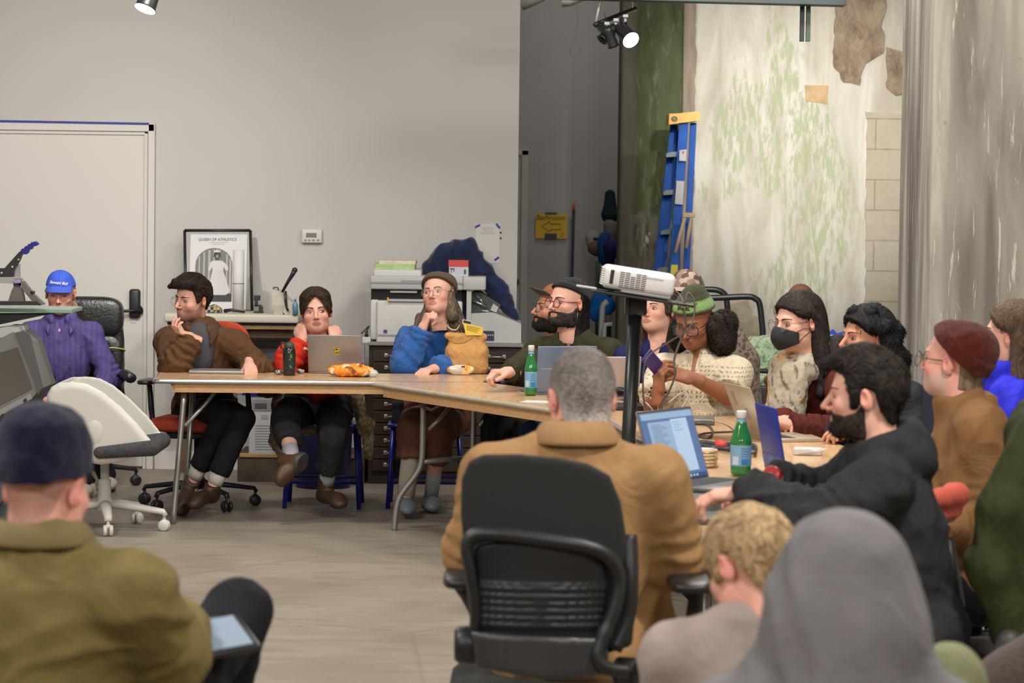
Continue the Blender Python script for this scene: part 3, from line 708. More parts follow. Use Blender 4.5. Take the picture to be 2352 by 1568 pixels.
def f_paint(base, amt=.03, bscale=25, bst=.06):
    def b(nt, N, L, p):
        v = mp(N, L); n = nz(N, L, v, .9, 3); c = mix(N, L, ramp(N, L, n, [(.3, 0), (.7, 1)]), tuple(A(base)*(1-amt)), tuple(A(base)*(1+amt))); L.new(c, p.inputs[0])
        p.inputs['Roughness'].default_value = .75; p.inputs['Specular IOR Level'].default_value = .2; bump(N, L, p, nz(N, L, v, bscale, 5), bst, .01)
    return b
def f_floor(nt, N, L, p):
    v = mp(N, L); a = nz(N, L, v, .8, 5, .6, .4); b_ = nz(N, L, mp(N, L, (1, 3.5, 1)), 3.2, 6, .65, .3); s = nz(N, L, v, 28, 5, .7)
    c = mix(N, L, ramp(N, L, a, [(.32, 0), (.68, 1)]), (.215, .178, .137), (.31, .262, .208))
    c = mix(N, L, ramp(N, L, b_, [(.48, 0), (.72, .55)]), c, (.16, .128, .098)); c = mix(N, L, ramp(N, L, s, [(.70, 0), (.80, .5)]), c, (.62, .58, .50))
    x = N.new('ShaderNodeTexVoronoi'); x.feature = 'DISTANCE_TO_EDGE'; x.inputs['Scale'].default_value = .55; L.new(mp(N, L, (1, .6, 1)), x.inputs['Vector'])
    c = mix(N, L, ramp(N, L, x.outputs['Distance'], [(0, .35), (.006, 0)]), c, (.13, .10, .08)); L.new(c, p.inputs[0])
    L.new(ramp(N, L, a, [(.3, .34), (.7, .5)]), p.inputs['Roughness']); p.inputs['Specular IOR Level'].default_value = .4; bump(N, L, p, nz(N, L, v, 14, 6), .1, .01)
def f_plaster(nt, N, L, p):      # old wall: cream and pale green paint in vertical wear, bare patches
    v = mp(N, L); vs = mp(N, L, (2.2, 2.2, .45)); a = nz(N, L, vs, 2.2, 6, .62, .6); g = nz(N, L, mp(N, L, (1, 1, .55), (3, 1, 7)), 1.25, 6, .6, .8)
    fine = nz(N, L, mp(N, L, (6, 6, 1.2)), 6, 6, .7); o = xyz(N, L, v)
    c = mix(N, L, ramp(N, L, a, [(.35, 0), (.62, 1)]), (.58, .53, .43), (.80, .78, .71))
    gm = m2(N, L, 'MULTIPLY', ramp(N, L, g, [(.53, 0), (.57, .75)]), ramp(N, L, fine, [(.47, 0), (.54, 1)]))
    lft = ramp(N, L, m2(N, L, 'MULTIPLY', m2(N, L, 'SUBTRACT', 2.3, o[0]), 1.6), [(0, .10), (1, 1)]); gm = m2(N, L, 'MULTIPLY', gm, lft)
    c = mix(N, L, gm, c, (.45, .52, .31)); c = mix(N, L, ramp(N, L, fine, [(.62, 0), (.70, .45)]), c, (.47, .38, .25)); L.new(c, p.inputs[0])
    p.inputs['Roughness'].default_value = .85; p.inputs['Specular IOR Level'].default_value = .15; bump(N, L, p, a, .35, .03)
def f_green(nt, N, L, p):
    vs = mp(N, L, (2, 2, .35)); a = nz(N, L, vs, 3, 6, .65, .5); b_ = nz(N, L, mp(N, L, (4, 4, .9)), 4, 6, .7, .3); v = mp(N, L); o = xyz(N, L, v)
    n2 = nz(N, L, mp(N, L), 2.6, 5, .6, .5)
    c = mix(N, L, ramp(N, L, a, [(.38, 0), (.60, 1)]), (.050, .068, .024), (.105, .135, .055)); c = mix(N, L, ramp(N, L, b_, [(.56, 0), (.68, .8)]), c, (.24, .23, .15))
    low = m2(N, L, 'LESS_THAN', m2(N, L, 'ADD', o[2], m2(N, L, 'MULTIPLY', m2(N, L, 'SUBTRACT', n2, .5), .4)), 1.57) if False else None
    z = m2(N, L, 'MULTIPLY', o[2], .25); zz = m2(N, L, 'ADD', z, m2(N, L, 'MULTIPLY', m2(N, L, 'SUBTRACT', n2, .4), .1))
    c2 = mix(N, L, ramp(N, L, b_, [(.40, 0), (.60, 1)]), (.055, .055, .042), (.21, .20, .15)); c2 = mix(N, L, ramp(N, L, n2, [(.52, 0), (.54, 1)]), c2, (.52, .49, .42)) 
    c3 = mix(N, L, ramp(N, L, b_, [(.40, 0), (.60, 1)]), (.09, .09, .065), (.20, .19, .14))
    c2 = mix(N, L, ramp(N, L, z, [(.32, 1), (.345, 0)]), c2, c3)
    c = mix(N, L, ramp(N, L, zz, [(.395, 1), (.399, 0)]), c, c2)
    sx = m2(N, L, 'ADD', m2(N, L, 'MULTIPLY', m2(N, L, 'SUBTRACT', o[0], .7), 2.0), m2(N, L, 'MULTIPLY', m2(N, L, 'SUBTRACT', a, .5), .3)); c = mix(N, L, ramp(N, L, sx, [(.34, 1), (.46, 0)]), c, mix(N, L, b_, (.07, .062, .045), (.19, .17, .125))); L.new(c, p.inputs[0]); p.inputs['Roughness'].default_value = .8; bump(N, L, p, b_, .4, .02)
def f_concrete(nt, N, L, p):     # board-marked concrete
    vs = mp(N, L, (3, 3, .35)); a = nz(N, L, vs, 2, 4, .6, .8); b_ = nz(N, L, mp(N, L, (1.9, 1.9, .2)), 2.2, 2.5, .5, .4); f = nz(N, L, mp(N, L, (1, 1, 1)), 30, 6, .7)
    g = nz(N, L, mp(N, L, (9, 9, .7)), 3, 6, .7, .6)
    c = mix(N, L, ramp(N, L, b_, [(.38, 0), (.45, .35), (.52, .55), (.60, 1)]), (.14, .12, .098), (.45, .41, .355)); c = mix(N, L, ramp(N, L, a, [(.3, .75), (.6, 0)]), c, (.115, .092, .072))
    c = mix(N, L, ramp(N, L, g, [(.60, 0), (.64, .85)]), c, (.50, .45, .38)); c = mix(N, L, ramp(N, L, f, [(.62, 0), (.72, .4)]), c, (.09, .08, .07)); L.new(c, p.inputs[0])
    p.inputs['Roughness'].default_value = .85; bump(N, L, p, g, .12, .02)
def f_block(nt, N, L, p):
    v = mp(N, L); br = N.new('ShaderNodeTexBrick'); t = N.new('ShaderNodeMapping'); t.inputs['Rotation'].default_value = (math.pi/2, 0, 0); L.new(v, t.inputs[0]); L.new(t.outputs[0], br.inputs[0])
    br.inputs['Scale'].default_value = 1; br.inputs['Brick Width'].default_value = .42; br.inputs['Row Height'].default_value = .23; br.inputs['Mortar Size'].default_value = .006; br.inputs['Mortar Smooth'].default_value = .3
    br.inputs[1].default_value = (.56, .50, .39, 1); br.inputs[2].default_value = (.52, .46, .35, 1); br.inputs[3].default_value = (.33, .27, .19, 1)
    n = nz(N, L, v, 7, 6, .7); c = mix(N, L, ramp(N, L, n, [(.35, 0), (.7, .5)]), br.outputs[0], (.66, .61, .49)); L.new(c, p.inputs[0]); p.inputs['Roughness'].default_value = .9; bump(N, L, p, n, .4, .02)
def f_brickraw(nt, N, L, p):
    v = mp(N, L); n = nz(N, L, mp(N, L, (1, 1, .6)), 9, 7, .75, .5); c = mix(N, L, ramp(N, L, n, [(.35, 0), (.65, 1)]), (.26, .18, .12), (.55, .44, .32)); L.new(c, p.inputs[0]); p.inputs['Roughness'].default_value = .95; bump(N, L, p, n, .9, .04)
def slab(name, c, d, m, kind='structure', bev=0):
    b = MB(); b.box((0, 0, 0), d, bev); o = b.build(name, m, None, c); o['kind'] = kind; return o
WHITE = smat('white_wall_paint', f_paint((.50, .48, .455)))
DOORW = smat('door_paint', f_paint((.60, .58, .54), .015, 9, .03))
FLOOR = smat('worn_concrete_floor', f_floor); PLAS = smat('peeling_plaster', f_plaster); GREEN = smat('green_painted_concrete', f_green)
CONC = smat('board_marked_concrete', f_concrete); BLOCK = smat('pale_blockwork', f_block); RAW = smat('exposed_clay_block', f_brickraw)
GREYW = smat('back_wall_paint', f_paint((.36, .35, .335)))
WY = 18.0
slab('floor', (0, 13, -.05), (11, 27, .1), FLOOR)
slab('ceiling', (0, 13, 4.25), (11, 27, .1), smat('ceiling_paint', f_paint((.30, .29, .28))))
slab('wall_back', (-2.45, WY+.09, 2.1), (4.95, .18, 4.2), WHITE)           # white wall, free edge at x=.025
slab('wall_left', (-5.0, 12.5, 2.1), (.1, 26, 4.2), WHITE)
slab('wall_right', (5.0, 12.5, 2.1), (.1, 26, 4.2), PLAS)
slab('wall_front', (0, -.4, 2.1), (11, .1, 4.2), WHITE)
slab('wall_rear', (.8, 25.45, 2.1), (3.0, .1, 4.2), GREYW)
slab('wall_passage', (.0, 21.8, 2.1), (.1, 7.3, 4.2), GREYW).location.x = -.35
# plaster wall on the right with its sheer left edge
slab('wall_plaster', (3.1, 22.6, 2.1), (3.55, .3, 4.2), PLAS)
b = MB()
def _pil(u, v):
    a = u*math.pi; x = 1.115-.29*math.cos(a); y = 22.4-.16*math.sin(a)*(1 if .02 < u < .98 else 0); return (x, y, 4.2*v)
b.box((1.03, 22.60, 2.1), (.47, .5, 4.2), .03, seg=3)
o = b.build('column_green', GREEN); o['kind'] = 'structure'
# broken patches of the plaster wall: raised pieces of bare block and torn plaster
def patch(pix, D, th, m, name, jag=.012, seed=0):
    pts = [PD(x, y, D) for x, y in pix]; out = []; n = len(pts)
    for i in range(n):
        a, c = pts[i], pts[(i+1) % n]; k = max(2, int(np.linalg.norm(c-a)/.035))
        for t in range(k):
            q = a+(c-a)*t/k; z = perlin(A([[q[0]*14+seed, 3.3, q[2]*14]]))[0]; out.append((q[0]+z*jag*2, q[2]+z*jag*1.3))
    bm = bmesh.new(); vs = [bm.verts.new((x, D-th, z)) for x, z in out]; f = bm.faces.new(vs); r = bmesh.ops.extrude_face_region(bm, geom=[f])
    for v in r['geom']:
        if isinstance(v, bmesh.types.BMVert): v.co.y = D+.01
    bmesh.ops.recalc_face_normals(bm, faces=bm.faces); bmesh.ops.triangulate(bm, faces=[f for f in bm.faces if len(f.verts) > 4]); me = bpy.data.meshes.new(name); bm.to_mesh(me); bm.free()
    o = link(name, me, m); o['kind'] = 'structure'; return o
WP = 22.44
patch([(1918, -40), (2040, -40), (2028, 60), (2030, 120), (1985, 148), (1975, 195), (1935, 190), (1916, 150)], WP, .02, RAW, 'wall_patch')
patch([(2034, 110), (2082, 118), (2082, 212), (2056, 220), (2040, 200)], WP, .02, RAW, 'wall_patch', seed=4)
patch([(1990, 255), (2082, 262), (2082, 1000), (1984, 1000)], WP, .012, BLOCK, 'wall_patch', .008, seed=9)
patch([(1848, 195), (1902, 197), (1900, 238), (1850, 232)], WP, .004, mat('peach_patch', (.66, .46, .26), .9, noise=.15, nscale=20), 'wall_patch', .002)
patch([(1676, 700), (1715, 690), (1745, 740), (1765, 800), (1775, 900), (1650, 960), (1655, 760)], WP, .018, mat('torn_plaster', (.55, .47, .34), .9, noise=.15, nscale=20, bump=.5, bscale=40), 'wall_patch', .02, seed=5)
patch([(1780, 700), (1800, 690), (1885, 690), (1905, 740), (1905, 900), (1775, 900)], WP, .018, mat('torn_plaster'), 'wall_patch', .02, seed=15)
patch([(1552, 0), (1568, -30), (1600, -30), (1596, 300), (1590, 620), (1580, 700), (1563, 700), (1558, 400), (1562, 200)], WP, .03, mat('pinkish_render', (.36, .29, .23), .9, noise=.2, nscale=9, bump=.5, bscale=20, stretch=(3, 3, .4)), 'wall_patch', .008, seed=25)
# concrete column nearer on the right
b = MB(); q = PD(2068, 500, 14.8)[0]; b.box((q+.55, 14.3, 2.1), (1.1, 1.1, 4.2), .015, seg=2); o = b.build('column_concrete', CONC); o['kind'] = 'structure'
# white door in the white wall
pt = lambda x, y: PD(x, y, WY)
xr = pt(357, 400)[0]; xi = pt(334, 400)[0]; zt = pt(200, 283)[2]; zi = pt(200, 305)[2]; xl = -3.35
d = empty('door_1', ((xi-.5), WY, 0)); d['kind'] = 'structure'
def L_(o, w): return (o[0]-w[0], o[1]-w[1], o[2]-w[2])
w0 = (xi-.5, WY, 0)
b = MB(); b.box(L_(((xl+xi)/2, WY-.012, zi/2+.005), w0), (xi-xl-.006, .03, zi-.02), .003); b.build('door_leaf', DOORW, d)
b = MB(); b.box(L_(((xr+xi)/2+.012, WY-.03, zt/2), w0), (xr-xi-.02, .06, zt), .004); b.box(L_((xi+.008, WY-.02, zi/2), w0), (.022, .045, zi), .003)
b.box(L_(((xl+xr)/2, WY-.03, (zt+zi)/2+.006), w0), (xr-xl, .06, zt-zi-.01), .004); b.box(L_(((xl+xi)/2, WY-.02, zi), w0), (xi-xl, .045, .02), .003); b.build('door_frame', DOORW, d)
blk = mat('black_plastic', (.012, .012, .013), .4, spec=.5); b = MB()
c = PD(310, 697, WY-.04); b.box(L_((c[0], c[1]-.01, c[2]), w0), (.068, .035, .178), .03, seg=4); c2 = PD(318, 712, WY-.04); b.lathe([(0, -.02), (.030, -.02), (.030, -.012), (.016, -.010), (.014, .02), (0, .022)], L_((c2[0], c2[1]-.03, c2[2]), w0), rot=rotm(x=math.pi/2))
b.tube([L_(p, w0) for p in (PD(318, 712, WY-.09), PD(290, 714, WY-.09), PD(262, 716, WY-.09))], .009, 8); lk = b.build('door_handle', blk, d)
b = MB(); b.box(L_((pt(308, 712)[0], WY-.03, pt(308, 735)[2]), w0), (.03, .004, .03)); b.build('strike_plate', DOORW, d)
slab('baseboard_back', ((pt(357, 900)[0]+.02)/2, WY-.008, .055), (.02-pt(357, 900)[0]+.0, .016, .11), DOORW)
bt = mat('blue_tape', (.015, .03, .26), .6, noise=.2, nscale=30)
a0, a1 = pt(0, 275), pt(345, 282); b = MB(); b.box((0, 0, 0), (a1[0]-a0[0]+.6, .003, .014), rot=rotm(y=.006)); o = b.build('masking_tape_strip', bt, None, ((a0[0]+a1[0])/2-.3, WY-.0615, zt-.004+.008)); tag(o, 'long thin strip of dark blue tape above the white door frame', 'tape')
# corridor door
d2 = empty('door_2', (PD(1200, 500, 25.4)[0], 25.4, 0)); d2['kind'] = 'structure'; q0 = PD(1216, 345, 25.4); q1 = PD(1204, 356, 25.4)
b = MB(); b.box((q0[0]-d2.location.x-.035, -.03, q0[2]/2), (.06, .06, q0[2]), .004); b.box((q0[0]-d2.location.x-.5, -.03, q0[2]-.02), (1.0, .06, .05), .004); b.build('door_frame', mat('corridor_trim', (.42, .41, .38), .6), d2)
b = MB(); b.box((q1[0]-d2.location.x-.45, -.015, q1[2]/2), (.9, .03, q1[2]), .002); dl = b.build('door_leaf', mat('corridor_door', (.36, .36, .34), .5), d2)
b = MB(); b.box((q1[0]-d2.location.x-.001, -.032, q1[2]/2), (.008, .006, q1[2])); b.build('door_gap_seal', blk, d2)
b = MB(); b.lathe([(0, 0), (.03, 0), (.03, .03), (.012, .05), (.03, .07), (0, .08)], (q1[0]-d2.location.x-.06, -.03, .95), rot=rotm(x=math.pi/2)); b.build('door_knob', mat('steel', (.5, .5, .5), .3, metal=1), dl)
# ------------------------------------------------------------ furniture
def f_lam(nt, N, L, p):
    v = mp(N, L, (1, 1, 1)); g = nz(N, L, mp(N, L, (14, 1.2, 1)), 2.5, 5, .6, .3)
    c = mix(N, L, ramp(N, L, g, [(.3, 0), (.7, 1)]), (.50, .31, .155), (.66, .44, .245)); L.new(c, p.inputs[0]); p.inputs['Roughness'].default_value = .22; p.inputs['Specular IOR Level'].default_value = .5
LAM = smat('birch_laminate', f_lam); WOODE = mat('plywood_edge', (.62, .36, .16), .5, noise=.15, nscale=30, stretch=(1, 1, 6))
ALU = mat('aluminium_edge', (.62, .61, .60), .28, metal=.9, noise=.05, nscale=30); TUBE = mat('grey_steel_tube', (.33, .32, .30), .35, metal=.75)
BLKP = mat('black_plastic'); BLKS = mat('satin_black', (.018, .018, .019), .35, spec=.5); GREYP = mat('grey_plastic', (.20, .20, .20), .5)
def quad_inset(q, d):
    c = np.mean(q, 0); return [p+(c-p)/np.linalg.norm(c-p)*d for p in q]
def table(corners, z, label, legs, th=.024, edge=ALU, group='folding meeting tables', ap=.045):
    """corners: four xy points of the top; legs: functions adding tubes"""
    c = np.mean([A(q[:2]) for q in corners], 0); t = empty('folding_table', (c[0], c[1], 0), label, 'table', group)
    P = [A(q[:2], float)-c for q in corners]; area2 = sum(P[i][0]*P[(i+1) % 4][1]-P[(i+1) % 4][0]*P[i][1] for i in range(4))
    if area2 < 0: P = P[::-1]
    def rounded(Q, r, n=5):
        out = []
        for i in range(len(Q)):
            a, b_, d = Q[i-1], Q[i], Q[(i+1) % len(Q)]; u = (a-b_)/np.linalg.norm(a-b_); w_ = (d-b_)/np.linalg.norm(d-b_)
            for k in range(n+1): tt = k/n; s0 = b_+u*r; s1 = b_+w_*r; out.append((1-tt)**2*s0+2*tt*(1-tt)*b_+tt*tt*s1)
        return out
    b = MB(); b.prism([tuple(q) for q in rounded(quad_inset(P, .006), .03)], z-.004, z+.0005); b.build('tabletop', LAM, t)
    b = MB(); b.prism([tuple(q) for q in rounded(P, .035)], z-th, z-.0035); ro = rounded(P, .035); b.tube([(q[0], q[1], z-th/2) for q in ro], th*.5, 8, closed=True, flat=.0+1); b.build('edge_band', edge, t)
    Q = quad_inset(P, .11); b = MB()
    for i in range(4):
        a_, c_ = Q[i], Q[(i+1) % 4]; d = (c_-a_)/np.linalg.norm(c_-a_); n = A((-d[1], d[0]))*.012
        b.prism([tuple(a_-n), tuple(c_-n), tuple(c_+n), tuple(a_+n)], z-th-ap, z-th)
    b.build('apron', WOODE, t)
    for fn in legs:
        for nm, pts, r in fn():
            b = MB(); b.tube([A(q)-A((c[0], c[1], 0)) for q in pts], r, 12); b.build(nm, TUBE, t)
    return t
ZT = .74
def legs1():
    f = PZ(397, 1203, 0); top = PD(424, 896, 15.10); return [('leg', bez([top, top*.45+f*.55+V3_(0, 0, 0), f], 4), .015), ('leg', [top+A((0, .42, 0)), f+A((0, .5, 0))], .015), ('leg_brace', [PD(424, 978, 15.08), PD(470, 930, 15.2), PD(500, 893, 15.2)], .0105)]
def V3_(*a): return A(a, float)
def legs1b():
    x = -.12; return [('leg', [(x, 15.16, .70), (x+.02, 15.12, 0)], .015), ('leg', [(x, 15.55, .70), (x+.02, 15.6, 0)], .015)]
table([(-1.815, 15.005), (-.06, 15.075), (-.04, 15.70), (-1.86, 15.62)], ZT, 'long birch-topped folding table with a metal edge parallel to the white wall', [legs1, legs1b])
def legs2():
    D = 14.85; a = [PD(972, 928, D), PD(971, 1000, D), PD(968, 1060, D), PD(955, 1090, D), PD(925, 1130, D), PD(912, 1160, D), PD(905, 1222, D)]
    o = A((.25, .26, 0)); r = [q+o for q in a[:4]]+[a[3]+o+A((.06, .08, -.1)), a[6]+o+A((.1, .1, 0))]
    return [('leg', bez(a, 4), .0155), ('leg', bez(r, 4), .0155), ('crossbar', [a[2]+A((0, 0, .0)), a[2]+o], .013), ('leg_brace', [PD(984, 986, D), PD(1010, 962, D), PD(1036, 930, D+.1)], .011), ('leg_brace', [PD(984, 986, D)+o, PD(1036, 930, D)+o+A((0, .1, 0))], .011)]
def legs2b():
    x, y = .62, 13.2; return [('leg', [(x-.15, y-.1, .70), (x-.13, y-.2, 0)], .0155), ('leg', [(x+.25, y+.02, .70), (x+.27, y, 0)], .0155), ('crossbar', [(x-.14, y-.15, .3), (x+.26, y+.01, .3)], .013)]
table([(-.705, 14.96), (.415, 12.83), (.985, 12.97), (-.135, 15.055)], ZT, 'folding table running diagonally, bearing the tan bag, two laptops and a green bottle', [legs2, legs2b], edge=mat('pale_edge_strip', (.42, .35, .26), .4, noise=.08, nscale=20))
def lg(a, b_):
    return lambda: [('leg', [(*a, .70), (*a, 0)], .0155), ('leg', [(*b_, .70), (*b_, 0)], .0155), ('crossbar', [(*a, .3), (*b_, .3)], .013)]
table([(.40, 12.815), (.62, 10.72), (1.395, 10.70), (1.09, 12.94)], ZT, 'folding table under the cables, papers and open cream laptop', [lg((.6, 12.5), (1.0, 12.55)), lg((.75, 11.1), (1.2, 11.1))])
table([(.625, 10.705), (.42, 8.30), (.88, 8.24), (1.26, 10.695)], ZT, 'nearest folding table with two dark laptops and a rack of round coasters', [lg((.8, 10.3), (1.2, 10.3)), lg((.58, 8.7), (.86, 8.7))])

def star_base(t, m, x=0, y=0, r=.31, rot=0, n=5, z=.10, cm=None, arm_r=.020, cr=.030, seat_z=.40, colr=.022, thick=.03, cover=False):
    for k in range(n):
        a = rot+2*math.pi*k/n; d = A((math.cos(a), math.sin(a), 0)); c0 = A((x, y, z+.03)); b = MB()
        b.tube([c0+d*.02, c0+d*r*.6+A((0, 0, -.018)), c0+d*r+A((0, 0, -.035)), c0+d*(r+.012)+A((0, 0, -.055))], [arm_r*1.15, arm_r, arm_r*.8, arm_r*.7], 10, flat=.75); leg = b.build('base_arm', m, t)
        cs = MB(); side = A((-d[1], d[0], 0)); cc = A((*(A((x, y))+d[:2]*(r+.005)), cr))
        for sg in (1, -1):
            w_ = MB(); fr = np.array(frame(cc+side*sg*.014, side, d))[:3, :3]
            cs.lathe([(0, -.009), (cr*.85, -.009), (cr, -.004), (cr, .004), (cr*.85, .009), (0, .009)], cc+side*sg*.015, 18, rot=Matrix([[side[0], d[0], 0], [side[1], d[1], 0], [0, 0, 1]]).to_3x3() @ rotm(y=math.pi/2))
        cs.tube([cc+A((0, 0, cr*.2)), cc+A((0, 0, cr+.028))], .008, 8); cs.box(cc+A((0, 0, cr*.75)), (.03, .03, cr*.7), .008); cs.build('caster', cm or m, leg)
    b = MB(); b.lathe([(.0, z-.01), (.045, z), (.045, z+.045), (colr*1.5, z+.06), (colr*1.4, (z+seat_z)/2), (colr, (z+seat_z)/2), (colr, seat_z), (0, seat_z)], (x, y, 0)); b.build('gas_column', m, t)
def rounded_pad(w, d, h, e=.35, n=14):
    """superellipsoid cushion"""
    V = []; Fq = []
    for i in range(n+1):
        th = -math.pi/2+math.pi*i/n
        for j in range(2*n):
            ph = 2*math.pi*j/(2*n); c = lambda v, q: math.copysign(abs(v)**q, v)
            V.append((w/2*c(math.cos(th), .5)*c(math.cos(ph), e), d/2*c(math.cos(th), .5)*c(math.sin(ph), e), h/2*c(math.sin(th), .6)))
    for i in range(n):
        for j in range(2*n): Fq.append((i*2*n+j, i*2*n+(j+1) % (2*n), (i+1)*2*n+(j+1) % (2*n), (i+1)*2*n+j))
    return V, Fq
def office_chair(name, loc, face, label, group=None, seatc=(.02, .02, .02), backc=None, m=BLKS, seat_z=.44, back_h=.5, back_w=.44, arms=True, back_y=.24, back_z=.12, tilt=.12, rot=0, seat_w=.48, seat_d=.46, headrest=False, back_t=.055, e=.35, armz=.22, slot=False, cat='office chair', cm=None):
    """face = yaw the sitter looks (0 towards the camera)"""
    t = empty(name, loc, label, cat, group); Rm = Matrix.Rotation(math.radians(face), 3, 'Z')
    ms = mat('chair_fabric_%02d_%02d_%02d' % tuple(int(99*q) for q in seatc), seatc, .85, noise=.1, nscale=60, bump=.3, bscale=300); mb = mat('chair_fabric_%02d_%02d_%02d' % tuple(int(99*q) for q in backc), backc, .85, noise=.1, nscale=60, bump=.3, bscale=300) if backc else ms
    star_base(t, m, rot=rot, seat_z=seat_z-.05, cm=cm)
    def put(b, nm, mm, par=t): b.v = [tuple(Rm @ Vector(v)) for v in b.v]; return b.build(nm, mm, par)
    b = MB(); V, Q = rounded_pad(seat_w, seat_d, .085, e); b.add([Vector(v)+Vector((0, 0, seat_z-.02)) for v in V], Q, True); put(b, 'seat', ms)
    b = MB(); b.box((0, 0, seat_z-.075), (.28, .30, .04), .012, seg=3); put(b, 'seat_mechanism', m)
    b = MB(); V, Q = rounded_pad(back_w, back_t, back_h, e)
    def bend(v): x, y, z = v; zz = z+seat_z+back_z+back_h/2; return (x, back_y+y+tilt*(z)-.55*x*x+.03*math.cos(z/back_h*3), zz)
    b.add([bend(v) for v in V], Q, True); bk = put(b, 'backrest', mb)
    b = MB(); b.tube([(0, .10, seat_z-.07), (0, back_y+.03, seat_z-.06), (0, back_y+.055, seat_z+.05), (0, back_y+.045+tilt*.0, seat_z+back_z+.18)], [.022, .024, .024, .018], 10, flat=1.2); put(b, 'back_support', m)
    if arms:
        for sg in (1, -1):
            b = MB(); b.tube([(sg*.15, .02, seat_z-.07), (sg*.255, .03, seat_z-.05), (sg*.27, .04, seat_z+.05), (sg*.27, .0, seat_z+armz-.02)], [.014, .016, .016, .014], 10); a_ = put(b, 'armrest', m)
            b = MB(); V, Q = rounded_pad(.085, .26, .03, .5); b.add([Vector(v)+Vector((sg*.27, -.01, seat_z+armz)) for v in V], Q, True); put(b, 'arm_pad', m, a_)
    return t, Rm
LEA = mat('black_leather', (.016, .016, .016), .33, spec=.6, noise=.15, nscale=12, bump=.25, bscale=70)
# executive chair behind the blue cap
c = PD(218, 900, 16.95); t = empty('executive_chair', (c[0]-.06, 16.85, 0), 'black leather executive chair with padded arms by the white door', 'office chair')
def lp(px, py, D): return PD(px, py, D)-A(t.location)
star_base(t, BLKS, rot=.35, seat_z=.38, r=.31)
b = MB(); V, Q = rounded_pad(.52, .50, .13, .4); b.add([Vector(v)+Vector((0, 0, .43)) for v in V], Q, True); b.build('seat', LEA, t)
def pad(nm, px0, py0, px1, py1, D, th, par, e=.3):
    a_, c_ = lp(px0, py1, D), lp(px1, py0, D); b = MB(); V, Q = rounded_pad(c_[0]-a_[0], th, c_[2]-a_[2], e); m_ = (a_+c_)/2; b.add([Vector(v)+Vector([float(q) for q in m_]) for v in V], Q, True); return b.build(nm, LEA, par)
bk = pad('backrest', 120, 690, 286, 985, 17.02, .10, t, .25); pad('headrest', 118, 681, 284, 772, 16.97, .13, t, .3); pad('back_panel', 132, 765, 284, 875, 16.97, .10, t, .3)
for s_, x0 in ((1, 278), (-1, 92)):
    b = MB(); a0 = lp(x0-6 if s_ > 0 else x0, 1000, 16.85); pts = bez([lp(x0+4, 985, 16.9), lp(x0+4, 935, 16.9), lp(x0-2, 895, 16.88), lp(x0-2, 876, 16.8), lp(x0+8, 862, 16.65), lp(x0+20, 866, 16.5)], 5); b.tube(pts, [.03]*len(pts), 12, flat=.8); ar = b.build('armrest', BLKS, t)
    b = MB(); pts = bez([lp(x0-10, 880, 16.9), lp(x0-1, 866, 16.75), lp(x0+10, 860, 16.6), lp(x0+22, 868, 16.45)], 5); b.tube(pts, [.034]*len(pts), 12, flat=.85); b.build('arm_pad', LEA, ar)
b = MB(); y_ = lp(240, 799, 16.90); b.tube([lp(232, 799, 16.895), lp(262, 798, 16.895), lp(285, 802, 16.93), lp(288, 806, 17.05)], .0035, 6); b.build('lime_strap', mat('lime_strap', (.5, .65, .15), .6), t)
# red chair of the man in brown
c = PZ(465, 1150, 0); t, _ = office_chair('task_chair', (-1.68, 15.86, 0), -8, 'orange-red task chair with black arms under the man in the brown jacket', seatc=(.42, .05, .018), backc=(.50, .06, .02), seat_z=.47, back_h=.40, back_w=.46, back_y=.24, rot=.3, armz=.20, m=BLKS)
# white shell chair, side on
t = empty('swivel_chair', PZ(240, 1215, 0), 'white moulded swivel chair with dark grey seat pad on a white five-arm base', 'office chair'); t.location.z = 0
WP_ = mat('white_shell_plastic', (.60, .58, .52), .38, spec=.4); GF = mat('dark_grey_felt', (.045, .045, .047), .9, noise=.3, nscale=60)
star_base(t, WP_, rot=-.12, r=.30, seat_z=.40, z=.10, cm=WP_, arm_r=.026, cr=.028)
ty_ = float(t.location.y); lo = A(t.location)
W = [(116, 905), (126, 885), (145, 874), (175, 869), (210, 874), (245, 892), (285, 925), (325, 965), (355, 1003), (371, 1022), (360, 1034), (330, 1040), (285, 1056), (240, 1062), (200, 1056), (160, 1030), (132, 985), (118, 945)]
def silh(W, f, D):
    P = [PD(x, y, D) for x, y in W]; gx, gz = np.meshgrid(f.ax[0], f.ax[2], indexing='ij'); dist = np.full(gx.shape, 1e9); ins = np.zeros(gx.shape, bool)
    for i in range(len(P)):
        a_, c_ = P[i], P[(i+1) % len(P)]; e = A((c_[0]-a_[0], c_[2]-a_[2])); wv = (gx-a_[0], gz-a_[2]); tt = np.clip((wv[0]*e[0]+wv[1]*e[1])/(e@e), 0, 1); dist = np.minimum(dist, np.hypot(wv[0]-tt*e[0], wv[1]-tt*e[1]))
        ins ^= ((a_[2] <= gz) != (c_[2] <= gz)) & (gx < (c_[0]-a_[0])*(gz-a_[2])/(c_[2]-a_[2]+1e-12)+a_[0])
    return np.where(ins, -dist, dist)
f = Field(PD(95, 1080, 14.7)-A((.03, .32, .02)), PD(400, 850, 14.7)+A((.03, .32, .03)), .0065); XX, YY, ZZ = f.grid(); sd = silh(W, f, 14.62)[:, None, :]; yc = 14.70
def rbox(sd, hw, r): q1 = sd+r; q2 = np.abs(YY-yc)-hw+r; return np.minimum(np.maximum(q1, q2), 0)+np.sqrt(np.maximum(q1, 0)**2+np.maximum(q2, 0)**2)-r
sdo = rbox(sd, .24, .04); sh_ = [(x+34, y-30) for x, y in W]; sdi = rbox(silh(sh_, f, 14.62)[:, None, :], .215, .03)
f.arr = np.maximum(sdo, -sdi).astype(np.float32)
